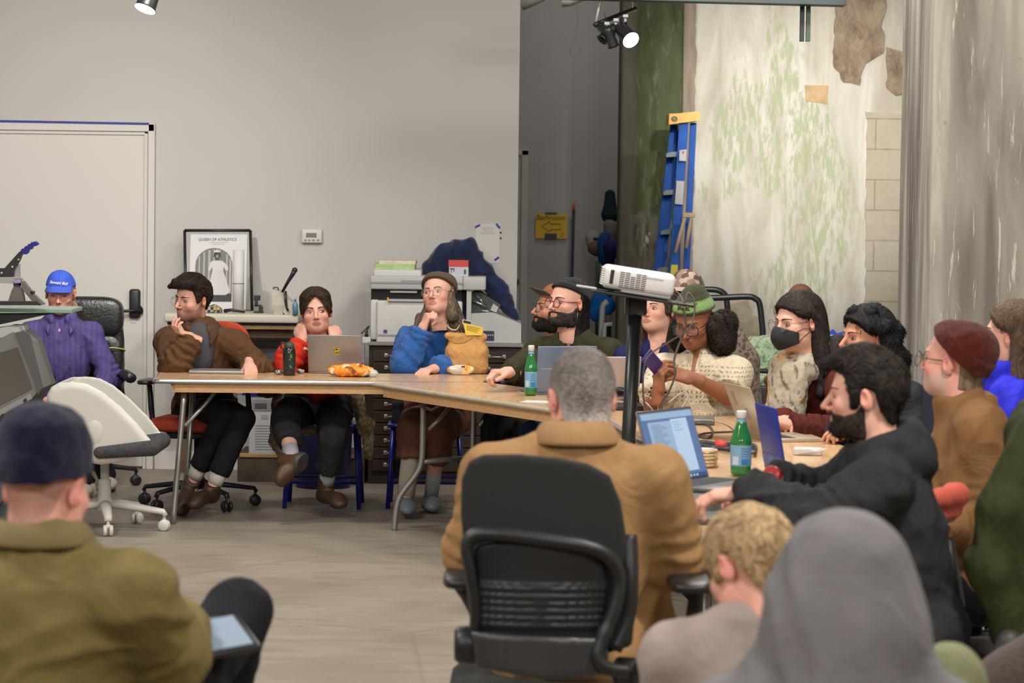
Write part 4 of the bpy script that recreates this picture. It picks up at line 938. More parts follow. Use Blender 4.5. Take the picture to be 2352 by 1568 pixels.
V, Q = f.mesh(); V = smoothv(V, Q, 1); npmesh('shell', V, Q, WP_, t, world=True)
f = Field(PD(180, 1062, 14.2)-.05, PD(380, 1005, 15.0)+.05, .008); a_ = PD(232, 1038, 14.50); c_ = PD(352, 1024, 14.50)
for dy in (-.05, .06, .18, .30, .4): f.cap(a_+A((0, dy, .002)), c_+A((0, dy, -.006)), .030, .040, k=.03)
V, Q = f.mesh(); V = smoothv(V, Q, 1); npmesh('seat_pad', V, Q, GF, t, world=True)
f = Field(PD(185, 1030, 14.4)-.05, PD(250, 950, 14.5)+.05, .005); f.ell(PD(218, 992, 14.465), (.045, .012, .065), k=0); V, Q = f.mesh(); npmesh('grip_recess', V, Q, WP_, t, world=True)
# blue stools
BST = mat('blue_painted_steel', (.008, .012, .20), .3, spec=.5)
def stool(name, cx, cy, label, w=.40, d=.34, h=.46):
    t = empty(name, (cx, cy, 0), label, 'stool', 'blue metal stools along the back row')
    b = MB(); V, Q = rounded_pad(w+.02, d+.02, .035, .3); b.add([Vector(v)+Vector((0, 0, h-.015)) for v in V], Q, True); b.build('seat', BST, t)
    for sx in (1, -1):
        for sy in (1, -1): b = MB(); b.tube([(sx*w*.44, sy*d*.42, h-.03), (sx*w*.5, sy*d*.5, 0)], .0125, 12); b.build('leg', BST, t)
    for z_, k in ((.14, 0), (.20, 1)):
        for sg in (1, -1):
            b = MB(); q = w*.48 if not k else w*.47; e = d*.47; b.tube([(-q, sg*e, z_), (q, sg*e, z_)] if not k else [(sg*q, -e, z_), (sg*q, e, z_)], .008, 8); b.build('rung', BST, t)
    return t
s3 = stool('stool', PZ(740, 1166, 0)[0], 16.0, 'blue metal stool under the person in the red sweater'); s4 = stool('stool', PZ(985, 1166, 0)[0]-.02, 16.05, 'blue metal stool under the person in the blue sweater')
# shearling coat draped over the stool, and others
def drape(name, caps, h, col, material, label, cat, disp, smooth=1, parent=None):
    pts = A([q for a, c, *_ in caps for q in (a, c)]); f = Field(pts.min(0)-.15, pts.max(0)+.15, h)
    for a, c, r0, r1 in caps: f.cap(a, c, r0, r1, k=.03)
    V, Q = f.mesh(); V = smoothv(V, Q, smooth); N_ = vnormals(V, Q); V = V+N_*disp(V)[:, None]; lo_ = V.min(0); t = empty(name, ((V[:, 0].min()+V[:, 0].max())/2, (V[:, 1].min()+V[:, 1].max())/2, lo_[2]), label, cat)
    npmesh('cloth_body', V, Q, material, t, col=col(V), world=True); return t
PDv = PD
shear = lambda V: np.where((perlin(V*45) > .05)[:, None], hex2('a58f6c'), hex2('7d6a4d'))*(1+.15*perlin(V*90))[:, None]
drape('shearling_coat', [(PD(640, 920, 15.8), PD(636, 1010, 15.85), .035, .045), (PD(636, 1010, 15.85), PD(648, 1050, 15.85), .04, .02), (PD(815, 915, 15.85), PD(842, 975, 15.85), .04, .045), (PD(842, 975, 15.85), PD(846, 1050, 15.85), .045, .018), (PD(640, 985, 15.9), PD(830, 985, 15.98), .03, .03)], .008, shear, KNIT,
      'cream shearling coat hanging off both sides of the stool under the red-sweatered person', 'coat', lambda V: .006*perlin(V*50)+.01*perlin(V*14))
drape('dark_coat', [(PD(915, 930, 15.95), PD(908, 1050, 15.95), .035, .03), (PD(908, 1050, 15.95), PD(912, 1090, 15.95), .03, .012)], .008, lambda V: np.ones((len(V), 3))*A((.02, .02, .024)), COTTON, 'dark coat hanging behind the person in the blue sweater', 'coat', lambda V: .01*perlin(V*14))
drape('knit_coat', [(PD(1682, 775, 14.0), PD(1700, 830, 14.0), .06, .085), (PD(1700, 830, 14.0), PD(1702, 925, 14.0), .085, .10), (PD(1660, 790, 14.05), PD(1690, 800, 14.0), .06, .06), (PD(1665, 850, 14.0), PD(1665, 930, 14.0), .07, .08)], .009, lambda V: np.where((perlin(V*60) > .1)[:, None], hex2('4a3d34'), hex2('7a6c5f')), KNIT,
      'speckled brown wool coat over a chair beside the green-beanied person', 'coat', lambda V: .010*perlin(V*A((16, 16, 4))))
f9 = empty('folding_chair', (float(PD(1690, 850, 14.1)[0]), 14.12, 0), 'black folding chair holding up the speckled wool coat', 'chair')
b = MB(); b.tube([(-.19, 0, 0), (-.19, 0, .82), (-.15, 0, .87), (.15, 0, .87), (.19, 0, .82), (.19, 0, 0)], .012, 10); b.build('frame', BLKS, f9); b = MB(); b.box((0, 0, .70), (.36, .02, .2), .01, seg=3); b.build('backrest', BLKS, f9)
# navy chair back behind the curly haired person
c = PD(2085, 920, 11.05); office_chair('task_chair', (float(c[0])+.02, 11.2, 0), -62, 'tall navy-backed chair between the curly-haired person and the concrete column', seatc=(.012, .014, .028), seat_z=.44, back_h=.66, back_w=.46, back_z=.0, tilt=.08, e=.25, back_t=.05, arms=False)
# black task chair, back towards us
def task_back(t, back_c, off, yaw, s, red=None, D0=0):
    pass
C17 = A((float(PD(1262, 1300, 7.35)[0]), 7.50, 0)); t = empty('task_chair', C17, 'large black office chair with ribbed lower back under the man in tan jacket', 'office chair'); lo = C17
BF = mat('black_upholstery', (.013, .013, .0125), .9, noise=.1, nscale=80, bump=.4, bscale=500); BP = mat('chair_black_shell', (.012, .012, .013), .42, spec=.4)
def BK(x, y, d=0): return PD(x, y, 7.20+d)-C17
# upholstered back: outline in the photo, crowned towards us
out = [(1066, 1250), (1058, 1180), (1060, 1100), (1078, 1058), (1110, 1042), (1190, 1040), (1280, 1048), (1350, 1062), (1400, 1090), (1425, 1150), (1440, 1240), (1452, 1330), (1456, 1420), (1452, 1480), (1380, 1500), (1100, 1480), (1075, 1400)]
def plate(out, D, th, crown, h=.006, fn=None, r=.006):
    P = [PD(x, y, D) for x, y in out]; P_ = A(P); f = Field(P_.min(0)-A((.03, crown+th+.03, .03)), P_.max(0)+A((.03, crown+th+.03, .03)), h); gx, gz = np.meshgrid(f.ax[0], f.ax[2], indexing='ij'); dist = np.full(gx.shape, 1e9); ins = np.zeros(gx.shape, bool)
    for i in range(len(P)):
        a_, c_ = P[i], P[(i+1) % len(P)]; e = A((c_[0]-a_[0], c_[2]-a_[2])); wv = (gx-a_[0], gz-a_[2]); tt = np.clip((wv[0]*e[0]+wv[1]*e[1])/(e@e), 0, 1); dist = np.minimum(dist, np.hypot(wv[0]-tt*e[0], wv[1]-tt*e[1]))
        ins ^= ((a_[2] <= gz) != (c_[2] <= gz)) & (gx < (c_[0]-a_[0])*(gz-a_[2])/(c_[2]-a_[2]+1e-12)+a_[0])
    sd = np.where(ins, -dist, dist); cx = (P_[:, 0].min()+P_[:, 0].max())/2; hw = (P_[:, 0].max()-P_[:, 0].min())/2
    yc = D-crown*(1-((gx-cx)/hw)**2)
    if fn is not None: yc = yc+fn(gx, gz)
    XX, YY, ZZ = f.grid(); q = np.abs(YY-yc[:, None, :])-th/2; s2 = sd[:, None, :]+r; f.arr = (np.minimum(np.maximum(q+r*0, s2), 0)+np.sqrt(np.maximum(q+r, 0)**2+np.maximum(s2, 0)**2)-r).astype(np.float32)
    V, Q = f.mesh(); return smoothv(V, Q, 1), Q
V, Q = plate(out, 7.20, .045, .04, .007); npmesh('backrest', V, Q, BF, t, world=True)
# rigid lower shell with its ribs and the looped frame around it
inn = [(1085, 1255), (1150, 1238), (1260, 1240), (1345, 1258), (1392, 1290), (1402, 1340), (1385, 1440), (1370, 1490), (1100, 1470), (1092, 1380)]
def ribs(gx, gz):
    n = (gz-PD(1250, 1440, 7.13)[2])/(PD(1250, 1340, 7.13)[2]-PD(1250, 1440, 7.13)[2]); k = np.clip(n, -.05, 1.05); return -.006*np.abs(np.sin(k*math.pi*6))*((n > -.05) & (n < 1.05))
V, Q = plate(inn, 7.125, .012, .035, .005, ribs); npmesh('ribbed_shell', V, Q, BP, t, world=True)
V, Q = plate([(1078, 1448), (1380, 1462), (1400, 1500), (1385, 1550), (1250, 1556), (1095, 1530)], 7.10, .02, .035, .007); npmesh('lumbar_shell', V, Q, mat('dark_shell', (.026, .026, .027), .4), t, world=True)
fp = bez([BK(1085, 1490, -.08), BK(1092, 1400, -.09), BK(1080, 1310, -.10), BK(1072, 1255, -.10), BK(1092, 1228, -.10), BK(1150, 1226, -.11), BK(1260, 1240, -.115), BK(1350, 1255, -.11), BK(1400, 1282, -.10), BK(1420, 1330, -.09), BK(1410, 1400, -.10), BK(1382, 1470, -.11), BK(1372, 1510, -.12), BK(1395, 1535, -.12), BK(1440, 1540, -.10)], 6)
b = MB(); b.tube(fp, [.017+.008*math.sin(i/len(fp)*math.pi)**2+.004*(i > len(fp)*.75) for i in range(len(fp))], 14, flat=.8); b.build('back_frame', BP, t)
b = MB(); b.tube(bez([BK(1445, 1230, .0), BK(1448, 1330, -.03), BK(1440, 1420, -.04), BK(1410, 1490, -.06)], 6), [.02]*19, 12); b.build('side_stay', BP, t)
for x_, y_, r_ in ((1072, 1480, .045), (1500, 1545, .05)):
    b = MB(); b.lathe([(0, -.03), (r_*.8, -.03), (r_, -.02), (r_, .02), (r_*.8, .03), (0, .03)], BK(x_, y_, -.06), 24, rot=rotm(x=math.pi/2) if x_ > 1200 else rotm(y=math.pi/2)); b.build('tilt_knob', BP, t)
b = MB(); b.tube([BK(1420, 1540, -.02), BK(1500, 1545, .02)], .035, 12); b.build('pivot', BP, t)
for pts, nm in (([(1600, 1560, .25), (1592, 1450, .27), (1600, 1365, .28), (1598, 1345, .28)], 'armrest'), ([(1110, 1420, .3), (1075, 1360, .3), (1052, 1335, .3)], 'armrest')):
    b = MB(); b.tube([BK(*q) for q in pts], [.026, .024, .02, .02][:len(pts)], 12); ar = b.build(nm, BP, t); b = MB(); V, Q = rounded_pad(.11, .27, .035, .5); cc = BK(pts[-1][0]-(14 if pts[0][0] > 1300 else -16), pts[-1][1]-8, .27); b.add([Vector(v)+Vector([float(q) for q in cc]) for v in V], Q, True); b.build('arm_pad', BP, ar)
b = MB(); V, Q = rounded_pad(.50, .48, .09, .35); b.add([Vector(v)+Vector((0, .06, .44)) for v in V], Q, True); b.build('seat', BF, t); star_base(t, BP, seat_z=.40, y=.05)
# red-backed chair of the hooded typist
C13 = A((float(PD(2095, 1200, 8.3)[0]), 8.38, 0)); t = empty('task_chair', C13, 'task chair with curled orange-red back behind the man in the charcoal hoodie', 'office chair')
REDF = mat('orange_red_fabric', (.55, .085, .05), .85, noise=.08, nscale=60, bump=.3, bscale=300)
f = Field(PD(2000, 1300, 7.9)-.08, PD(2220, 1100, 8.7)+.08, .007)
arc = [(2034, 1218, -.36), (2066, 1172, -.30), (2115, 1155, -.22), (2160, 1146, -.08), (2188, 1138, .08), (2198, 1136, .22)]
P_ = [PD(x, y, 8.38+d) for x, y, d in arc]
for i in range(5): f.cap(P_[i], P_[i+1], .018+.004*i, .022+.004*i, k=.02); f.cap(P_[i]-A((0, 0, .05)), P_[i+1]-A((0, 0, .05)), .016, .016, k=.02)
V, Q = f.mesh(); V = smoothv(V, Q, 2); npmesh('backrest', V, Q, REDF, t, world=True)
for k in range(5):
    b = MB(); b.tube([q-C13-A((0, .0, .065+.03*k)) for q in bez([p_+A((-.012*k, .0, 0)) for p_ in P_[:5]], 4)], .010, 8); b.build('back_slat', BP, t)
b = MB(); V, Q = rounded_pad(.48, .48, .08, .35); b.add([Vector(v)+Vector((-.12, 0, .43)) for v in V], Q, True); b.build('seat', REDF, t); star_base(t, BP, seat_z=.40, x=-.12)
b = MB(); b.tube([(-.1, .0, .38), (.10, -.02, .40), (.14, -.03, .55), (.10, -.06, .74)], .022, 10); b.build('back_support', BP, t)
# chair of the rust-beanie man
c = PZ(2270, 1500, 0); C14 = (1.50, 9.45, 0); t, _ = office_chair('task_chair', C14, -92, 'black office chair with casters under the man in the rust beanie', seat_z=.46, back_h=.30, back_w=.42, back_z=.05, rot=.6)
# olive coat hung on the chair at the right edge
cc = lambda V: hex2('2f3319')*(1+.15*perlin(V*20))[:, None]
drape('olive_coat', [(PD(2385, 990, 8.0), PD(2310, 1165, 8.0), .05, .07), (PD(2310, 1165, 8.0), PD(2278, 1300, 8.0), .07, .06), (PD(2278, 1300, 8.0), PD(2330, 1470, 8.0), .06, .035), (PD(2410, 1000, 8.05), PD(2350, 1200, 8.05), .08, .10), (PD(2350, 1200, 8.05), PD(2345, 1440, 8.05), .10, .08), (PD(2400, 1000, 8.1), PD(2420, 1400, 8.1), .1, .12)], .009, cc, COTTON,
      'long dark olive coat draped over a chair by the concrete column', 'coat', lambda V: fold_disp(V, V*0, .012, (9, 9, 3), 3))
t, _ = office_chair('task_chair', (float(PD(2400, 1300, 8.3)[0]), 8.28, 0), -150, 'black chair hidden beneath the draped olive coat', seat_z=.44, back_h=.42, back_w=.36, arms=False, back_y=.2)
# ------------------------------------------------------------ back wall furniture and machines
DW = mat('dark_walnut', (.030, .018, .012), .45, noise=.25, nscale=10, stretch=(1, 8, 12), spec=.35); BRASS = mat('aged_nickel', (.55, .50, .42), .35, metal=.8)
WHT = mat('machine_white', (.56, .55, .53), .42, noise=.02); CREAM = mat('machine_cream', (.50, .47, .38), .45); OFFW = mat('machine_grey_white', (.44, .44, .42), .45); DKG = mat('dark_glass', (.02, .02, .022), .2)
def at(t, x, y, D): return PD(x, y, D)-A(t.location)
def pbox(b, t, x0, y0, x1, y1, D, th, bev=.004, seg=2):
    a_, c_ = at(t, x0, y1, D), at(t, x1, y0, D); m_ = (a_+c_)/2; m_[1] = a_[1]+th/2; b.box(m_, (c_[0]-a_[0], th, c_[2]-a_[2]), bev, seg=seg); return b
t = empty('flat_file_cabinet', ((PD(845, 1000, 17.2)+PD(1196, 1000, 17.2))[0]/2, 17.2, 0), 'dark brown flat-file cabinet with many shallow drawers under the printers', 'cabinet')
x0, x1 = at(t, 845, 1000, 17.2)[0], at(t, 1196, 1000, 17.2)[0]; zt = at(t, 1000, 795, 17.2)[2]; wd = x1-x0; b = MB(); b.box((0, .38, zt/2), (wd, .70, zt), .004); b.build('cabinet_body', DW, t)
b = MB(); b.box((0, .37, zt+.008), (wd+.02, .74, .016), .003); b.build('cabinet_top', mat('grey_laminate_top', (.20, .19, .17), .5), t)
nd = 10; dh = (zt-.10)/nd
dp = None
for k in range(nd):
    b = MB(); b.box((0, .018, .075+dh*(k+.5)), (wd-.05, .02, dh-.006), .002); dr = b.build('drawer', DW, t)
    for sx in (-1, 1):
        b = MB(); cx = sx*wd*.335; b.tube([(cx-.045, .0, .075+dh*(k+.55)), (cx-.045, -.022, .075+dh*(k+.55)), (cx+.045, -.022, .075+dh*(k+.55)), (cx+.045, 0, .075+dh*(k+.55))], .0045, 8)
        for e in (-1, 1): b.box((cx+e*.045, .004, .075+dh*(k+.55)), (.02, .006, .022), .002)
        b.build('handle', BRASS, dr)
ZC = zt+.016
# desk with cream top
t = empty('work_desk', (PD(540, 1000, 17.35)[0]-.05, 17.35, 0), 'wood-fronted desk with a cream top holding the framed poster and paper cutter', 'desk')
xa, xb = at(t, 375, 900, 17.2)[0], at(t, 684, 900, 17.2)[0]; za = at(t, 600, 722, 17.2)[2]; zb = at(t, 600, 742, 17.2)[2]; wdd = xb-xa; cx = (xa+xb)/2
b = MB(); b.box((cx, .22, (za+zb)/2), (wdd, .74, za-zb), .012, seg=3); b.build('desktop', CREAM, t)
b = MB(); b.box((cx, .24, zb-.008), (wdd-.03, .68, .016)); b.build('dark_underline', BLKP, t)  # thin black strip below the cream top
OAK = mat('oak_veneer', (.40, .24, .11), .5, noise=.2, nscale=12, stretch=(1, 1, 10)); BRN = mat('brown_board', (.10, .055, .025), .7, noise=.2, nscale=20)
z1 = at(t, 600, 757, 17.2)[2]; z2 = at(t, 600, 778, 17.2)[2]; b = MB(); b.box((cx, .23, (zb-.016+z1)/2), (wdd-.04, .66, zb-.016-z1), .002); b.build('front_rail', OAK, t)
b = MB(); b.box((cx, .26, (z1+z2)/2), (wdd-.09, .6, z1-z2), .002); b.build('back_rail', BRN, t)
for sx in (xa+.05, xb-.05): b = MB(); b.box((sx, .45, z2/2), (.05, .05, z2)); b.build('leg', BRN, t)
DTOP = float(za)
BOARD = mat('grey_board', (.42, .42, .41), .6)
t = empty('panel_board', (float(PD(600, 900, 17.7)[0]), 17.72, float(PD(600, 1045, 17.7)[2])), 'pale grey sheets of board leaning on the wall under the desk', 'board'); b = MB(); pbox(b, t, 545, 786, 838, 905, 17.75, .03); b.build('board_sheet', BOARD, t)
b = MB(); pbox(b, t, 560, 800, 655, 905, 17.7, .02); b.build('board_sheet', mat('grey_board_dark', (.34, .34, .33), .6), t)
b = MB(); pbox(b, t, 545, 905, 838, 1046, 17.76, .02); b.build('board_sheet', BOARD, t)
t = empty('wooden_pallet', (float(PD(600, 1060, 17.4)[0]), 17.45, 0), 'low brown wooden platform under the carton', 'platform'); b = MB(); pbox(b, t, 545, 1045, 838, 1110, 17.25, .6, .003); b.build('deck', mat('dark_board', (.07, .05, .035), .7, noise=.25, nscale=12), t)
b = MB(); pbox(b, t, 550, 1044, 832, 1050, 17.24, .02); b.build('edge_strip', OAK, t)
ztp = float(PD(600, 1045, 17.3)[2])
t = empty('storage_carton', (float(PD(605, 1000, 17.35)[0]), 17.35, ztp), 'white carton with a printed photo of a machine under the desk', 'box'); CARD = mat('white_card', (.42, .42, .43), .7)
b = MB(); pbox(b, t, 571, 908, 640, 1044, 17.3, .3, .003); b.build('carton', CARD, t)
b = MB(); pbox(b, t, 579, 917, 624, 944, 17.297, .003); b.build('printed_picture', mat('print_grey', (.2, .19, .2), .6), t)
b = MB(); pbox(b, t, 585, 926, 613, 938, 17.294, .003); b.build('printed_picture', mat('print_dark', (.05, .05, .06), .6), t)
b = MB(); pbox(b, t, 600, 952, 616, 962, 17.297, .002); pbox(b, t, 586, 976, 628, 978, 17.297, .002)
for k in range(9): pbox(b, t, 586, 982+k*6, 628-(k*7 % 11), 984+k*6, 17.297, .002)
b.build('printed_lines', mat('print_grey2', (.3, .3, .31), .6), t)
t = empty('plastic_crate', (float(PD(608, 900, 17.35)[0]), 17.35, float(PD(600, 908, 17.3)[2])), 'deep blue lid of a crate on top of the white carton', 'crate'); b = MB(); pbox(b, t, 556, 893, 646, 908, 17.28, .33, .006, 3); b.build('crate_lid', mat('deep_blue_plastic', (.01, .012, .25), .35), t)
t = empty('waste_bin', (float(PD(745, 1000, 17.1)[0]), 17.0, 0), 'dark blue plastic bin on the floor behind the blue stool', 'bin'); b = MB(); b.lathe([(0, .01), (.155, .0), (.17, .40), (.185, .41), (.18, .42), (.16, .40), (.145, .02), (0, .02)], n=32); b.build('bin_body', mat('bin_blue', (.012, .022, .14), .4), t)
t = empty('power_cord', (float(PD(500, 900, 17.9)[0]), 17.9, 0), 'none', 'cord') if False else None
# framed poster
t = empty('framed_poster', (float(PD(500, 700, 17.7)[0]), 17.80, DTOP), 'black-framed monochrome poster headed QUEEN OF ATHLETICS leaning on the wall', 'poster')
def PO(x, y, d=0): return at(t, x, y, 17.75+d)
BLKF = mat('black_frame', (.012, .012, .016), .35)
def fbar(b, p, q, w=.011, d=.02): b.tube([p, q], w/2*1.3, 4, flat=1)
tl, tr, br_, bl = PO(424, 529, .12), PO(575, 529, .12), PO(579, 715, -.02), PO(427, 715, -.02)
b = MB()
for p_, q_ in ((tl, tr), (tr, br_), (br_, bl), (bl, tl)): b.tube([p_, q_], .0085, 4)
b.build('frame', BLKF, t)
fx = frame(PO(501, 622, .052), (tr-tl), (tl-bl)); W_ = np.linalg.norm(tr-tl); H_ = np.linalg.norm(tl-bl)
def fbox(b, u, v, w, h, d=0, th=.002): 
    b.prism([(u-w/2, v-h/2), (u+w/2, v-h/2), (u+w/2, v+h/2), (u-w/2, v+h/2)], d, d+th, fx)
b = MB(); fbox(b, 0, 0, W_, H_, -.012, .01); b.build('backing', mat('mount_grey', (.33, .33, .29), .6), t)
b = MB(); fbox(b, .0, -.012, W_*.86, H_*.95, -.001); b.build('poster_sheet', mat('poster_paper', (.56, .55, .56), .5), t)
INK = mat('ink_black', (.02, .02, .02), .6); INKG = mat('ink_grey', (.15, .145, .14), .6); INKL = mat('ink_light', (.36, .35, .34), .6)
s_ = W_/153.  # metres per photo pixel on the poster
def uv(x, y): return ((x-501)*s_, (622-y)*s_)
o = text('QUEEN OF ATHLETICS', .0235, fx @ Matrix.Translation((*uv(498, 547), .003)), INK, t, name='title_lettering', font_sx=.97)
b = MB(); fbox(b, *uv(500, 554), 44*s_, .0012, .002); fbox(b, *uv(500, 558), 30*s_, .0012, .002); b.build('fine_print', INKL, t)
# arched photograph with curtain stripes and a standing woman in a white gown
def arch(x0, x1, ytop, ybot): 
    cx_ = (x0+x1)/2; r_ = (x1-x0)/2; pts = [uv(x0, ybot), uv(x1, ybot)]
    for k in range(13): a_ = math.pi*k/12; pts.append(uv(cx_+r_*math.cos(a_), ytop+r_*.95*(1-math.sin(a_))))
    return pts
b = MB(); b.prism(arch(448, 534, 567, 696), .002, .003, fx); b.build('arched_photo', INKG, t)
b = MB()
for k, x_ in enumerate((457, 468, 480, 491, 521, 529)):
    yt = 567+41*(1-math.sqrt(max(1-((x_-491)/43)**2, 0)))+4; u0_, v0_ = uv(x_, yt); u1_, v1_ = uv(x_, 676); fbox(b, u0_, (v0_+v1_)/2, (3+k % 3)*s_, v0_-v1_, .0032, .0006)
b.build('curtain_folds', INKL, t); b = MB(); u_, v_ = uv(491, 686); fbox(b, u_, v_, 84*s_, 18*s_, .0033, .0005); b.build('stage_floor', INK, t)
b = MB(); b.prism([uv(483, 602), uv(488, 598), uv(510, 598), uv(517, 604), uv(524, 612), uv(524, 622), uv(517, 620), uv(514, 612), uv(513, 622), uv(530, 672), uv(520, 680), uv(484, 680), uv(478, 670), uv(488, 622), uv(487, 612), uv(483, 622), uv(478, 620)], .004, .005, fx); b.build('gown_print', mat('print_white', (.56, .55, .56), .6), t)
b = MB(); b.lathe([(0, 0), (.015, 0), (0, .001)], n=16); b.v = [tuple(fx @ Vector((uv(498, 588)[0]+v[0]*.9, uv(498, 588)[1]+v[1]*1.25, .0055+v[2]))) for v in b.v]; b.build('face_print', mat('print_mid', (.30, .29, .28), .6), t)
b = MB(); b.prism([uv(490, 584), uv(492, 577), uv(498, 574), uv(504, 577), uv(507, 584), uv(506, 592), uv(503, 582), uv(498, 580), uv(494, 582), uv(491, 592)], .0060, .0064, fx); b.build('hair_print', INK, t)
b = MB(); b.prism([uv(491, 578), uv(492, 572), uv(495, 574), uv(498, 570), uv(501, 574), uv(504, 572), uv(505, 578)], .0065, .0069, fx); b.build('crown_print', mat('print_white'), t)
# rolled paper in front of it
t = empty('paper_roll', (float(PD(549, 700, 17.5)[0]), 17.45, DTOP), 'tall white roll of paper with a thin band standing before the poster', 'paper roll')
h_ = PD(549, 574, 17.45)[2]-DTOP; b = MB(); b.lathe([(.006, .0), (.034, 0), (.034, h_), (.006, h_), (.006, h_-.02)], n=28); b.build('roll', mat('roll_paper', (.58, .57, .55), .7), t)
b = MB(); zz = PD(549, 652, 17.45)[2]-DTOP; b.lathe([(.0348, zz), (.0352, zz+.003), (.0348, zz+.006)]); b.build('elastic_band', mat('band_grey', (.2, .22, .23), .6), t)
t = empty('tape_dispenser', (float(PD(588, 700, 17.4)[0]), 17.4, DTOP), 'small black device standing right of the framed poster', 'device'); b = MB(); pbox(b, t, 583, 678, 597, 690, 17.38, .05, .003); pbox(b, t, 585, 690, 592, 703, 17.38, .03, .002); pbox(b, t, 594, 703, 603, 717, 17.38, .05, .003); pbox(b, t, 584, 700, 600, 704, 17.38, .05, .001); pbox(b, t, 582, 715, 604, DTOP and 719, 17.38, .06, .001); b.build('device_body', BLKP, t)
t = empty('cloth_pouch', (float(PD(485, 710, 17.35)[0]), 17.35, DTOP), 'blue and yellow checked cloth bundle on the desk behind the man in brown', 'cloth'); b = MB(); V, Q = rounded_pad(.13, .08, .05, .8); b.add([(v[0], v[1], v[2]+.02+.006*math.sin(v[0]*90)) for v in V], Q, True)
def f_chk(nt, N, L, p):
    ck = N.new('ShaderNodeTexChecker'); ck.inputs[3].default_value = 55; ck.inputs[1].default_value = (.42, .33, .10, 1); ck.inputs[2].default_value = (.02, .03, .12, 1); L.new(mp(N, L), ck.inputs[0]); L.new(ck.outputs[0], p.inputs[0]); p.inputs['Roughness'].default_value = .9
b.build('bundle', smat('checked_cloth', f_chk), t); b = MB(); b.tube([(.08, -.02, .012), (.12, -.03, .02), (.20, -.035, .008)], [.012, .009, .006], 8); b.build('pen', BLKP, t)
# guillotine cutter
t = empty('paper_cutter', (float(PD(655, 720, 17.3)[0]), 17.28, DTOP), 'cream guillotine cutter with a raised black lever on the desk end', 'paper cutter')
b = MB(); P_ = [at(t, x, y, 17.25) for x, y in ((624, 664), (652, 672), (656, 684), (676, 696), (676, 727), (660, 727), (646, 712), (628, 704))]; n = len(P_); vs = [tuple(q) for q in P_]+[tuple(q+A((0, .22, 0))) for q in P_]; b.add(vs, [tuple(range(n-1, -1, -1)), tuple(range(n, 2*n))]+[(i, (i+1) % n, n+(i+1) % n, n+i) for i in range(n)]); b.build('cutter_body', CREAM, t)
b = MB(); b.tube([at(t, 648, 671, 17.22), at(t, 662, 646, 17.22), at(t, 672, 630, 17.22), at(t, 677, 620, 17.22)], [.008, .010, .013, .016], 10); b.lathe([(0, -.017), (.015, -.008), (.017, 0), (.012, .012), (0, .016)], at(t, 677, 620, 17.22)); lv = b.build('lever', BLKP, t)
b = MB(); b.tube([at(t, 656, 668, 17.23), at(t, 656, 690, 17.23), at(t, 658, 706, 17.23), at(t, 662, 714, 17.23)], [.006, .009, .006, .007], 8); b.build('clamp_handle', BLKP, lv)
b = MB(); b.tube([at(t, 628, 664, 17.3), at(t, 628, 660, 17.3), at(t, 638, 660, 17.3), at(t, 640, 666, 17.3)], .004, 6); b.build('carry_handle', BLKP, t)
b = MB(); pbox(b, t, 628, 700, 650, 722, 17.24, .006, .002); b.build('paper_guide', mat('guide_beige', (.40, .37, .29), .5), t)
t = empty('spray_bottle', (float(PD(678, 725, 17.2)[0]), 17.2, DTOP), 'small clear bottle of blue liquid at the desk corner', 'bottle'); b = MB(); b.lathe([(0, 0), (.016, 0), (.017, .06), (.006, .075), (.006, .09), (0, .09)]); b.build('bottle', mat('blue_liquid', (.10, .26, .36), .15, alpha=.8), t); b = MB(); b.box((0, -.004, .098), (.012, .03, .018), .003); b.build('pump', mat('clear_plastic', (.4, .45, .48), .3), t)
# thermostat
t = empty('thermostat', (float(PD(716, 542, WY)[0]), WY-.002, float(PD(716, 558, WY)[2])), 'white wall thermostat with small grey screen above the person in red', 'thermostat')
b = MB(); pbox(b, t, 692, 526, 740, 558, WY-.035, .034, .010, 4); b.build('housing', mat('ivory_plastic', (.58, .56, .51), .4), t); b = MB(); pbox(b, t, 703, 535, 727, 545, WY-.037, .003, .001); b.build('display', mat('lcd_grey', (.15, .17, .13), .3), t)
for x_ in (699, 708, 717, 728): b = MB(); pbox(b, t, x_, 550, x_+5, 553, WY-.038, .004, .001); b.build('button', mat('lcd_grey'), t)
# notice on the wall (its printed square code left out)
t = empty('paper_notice', (float(PD(1121, 560, WY)[0]), WY-.001, float(PD(1120, 605, WY)[2])), 'white paper notice held by blue tape at the right end of the white wall', 'notice')
b = MB(); pbox(b, t, 1092, 514, 1148, 604, WY-.004, .002, 0); b.build('paper', mat('paper_white', (.60, .58, .55), .7), t)
for k, (ln, y_) in enumerate((('SUBSCRIBE', 524), ('TO OUR', 530), ('NEWSLETTER', 536))): o = text(ln, .015, frame(at(t, 1120, y_, WY-.0052), (1, 0, 0), (0, 0, 1)), mat('faded_print', (.42, .42, .36), .7), t, name='notice_lettering')
for i, (x_, y_, a_) in enumerate(((1097, 519, .5), (1144, 519, -.9), (1141, 594, .65))): b = MB(); b.box((0, 0, 0), (.034, .0015, .013), rot=rotm(y=-a_)); b.build('tape_strip', mat('blue_tape'), t, at(t, x_, y_, WY-.006))
for y_, lb in ((534, 'upper'), (547, 'lower')): o = MB().lathe([(0, -.004), (.005, -.003), (.006, 0)], rot=rotm(x=math.pi/2)).build('screw_head', BLKP, None, PD(1150, y_, WY-.001)); tag(o, lb+' of two dark screw heads beside the wall notice', 'screw', 'two screws beside the notice')
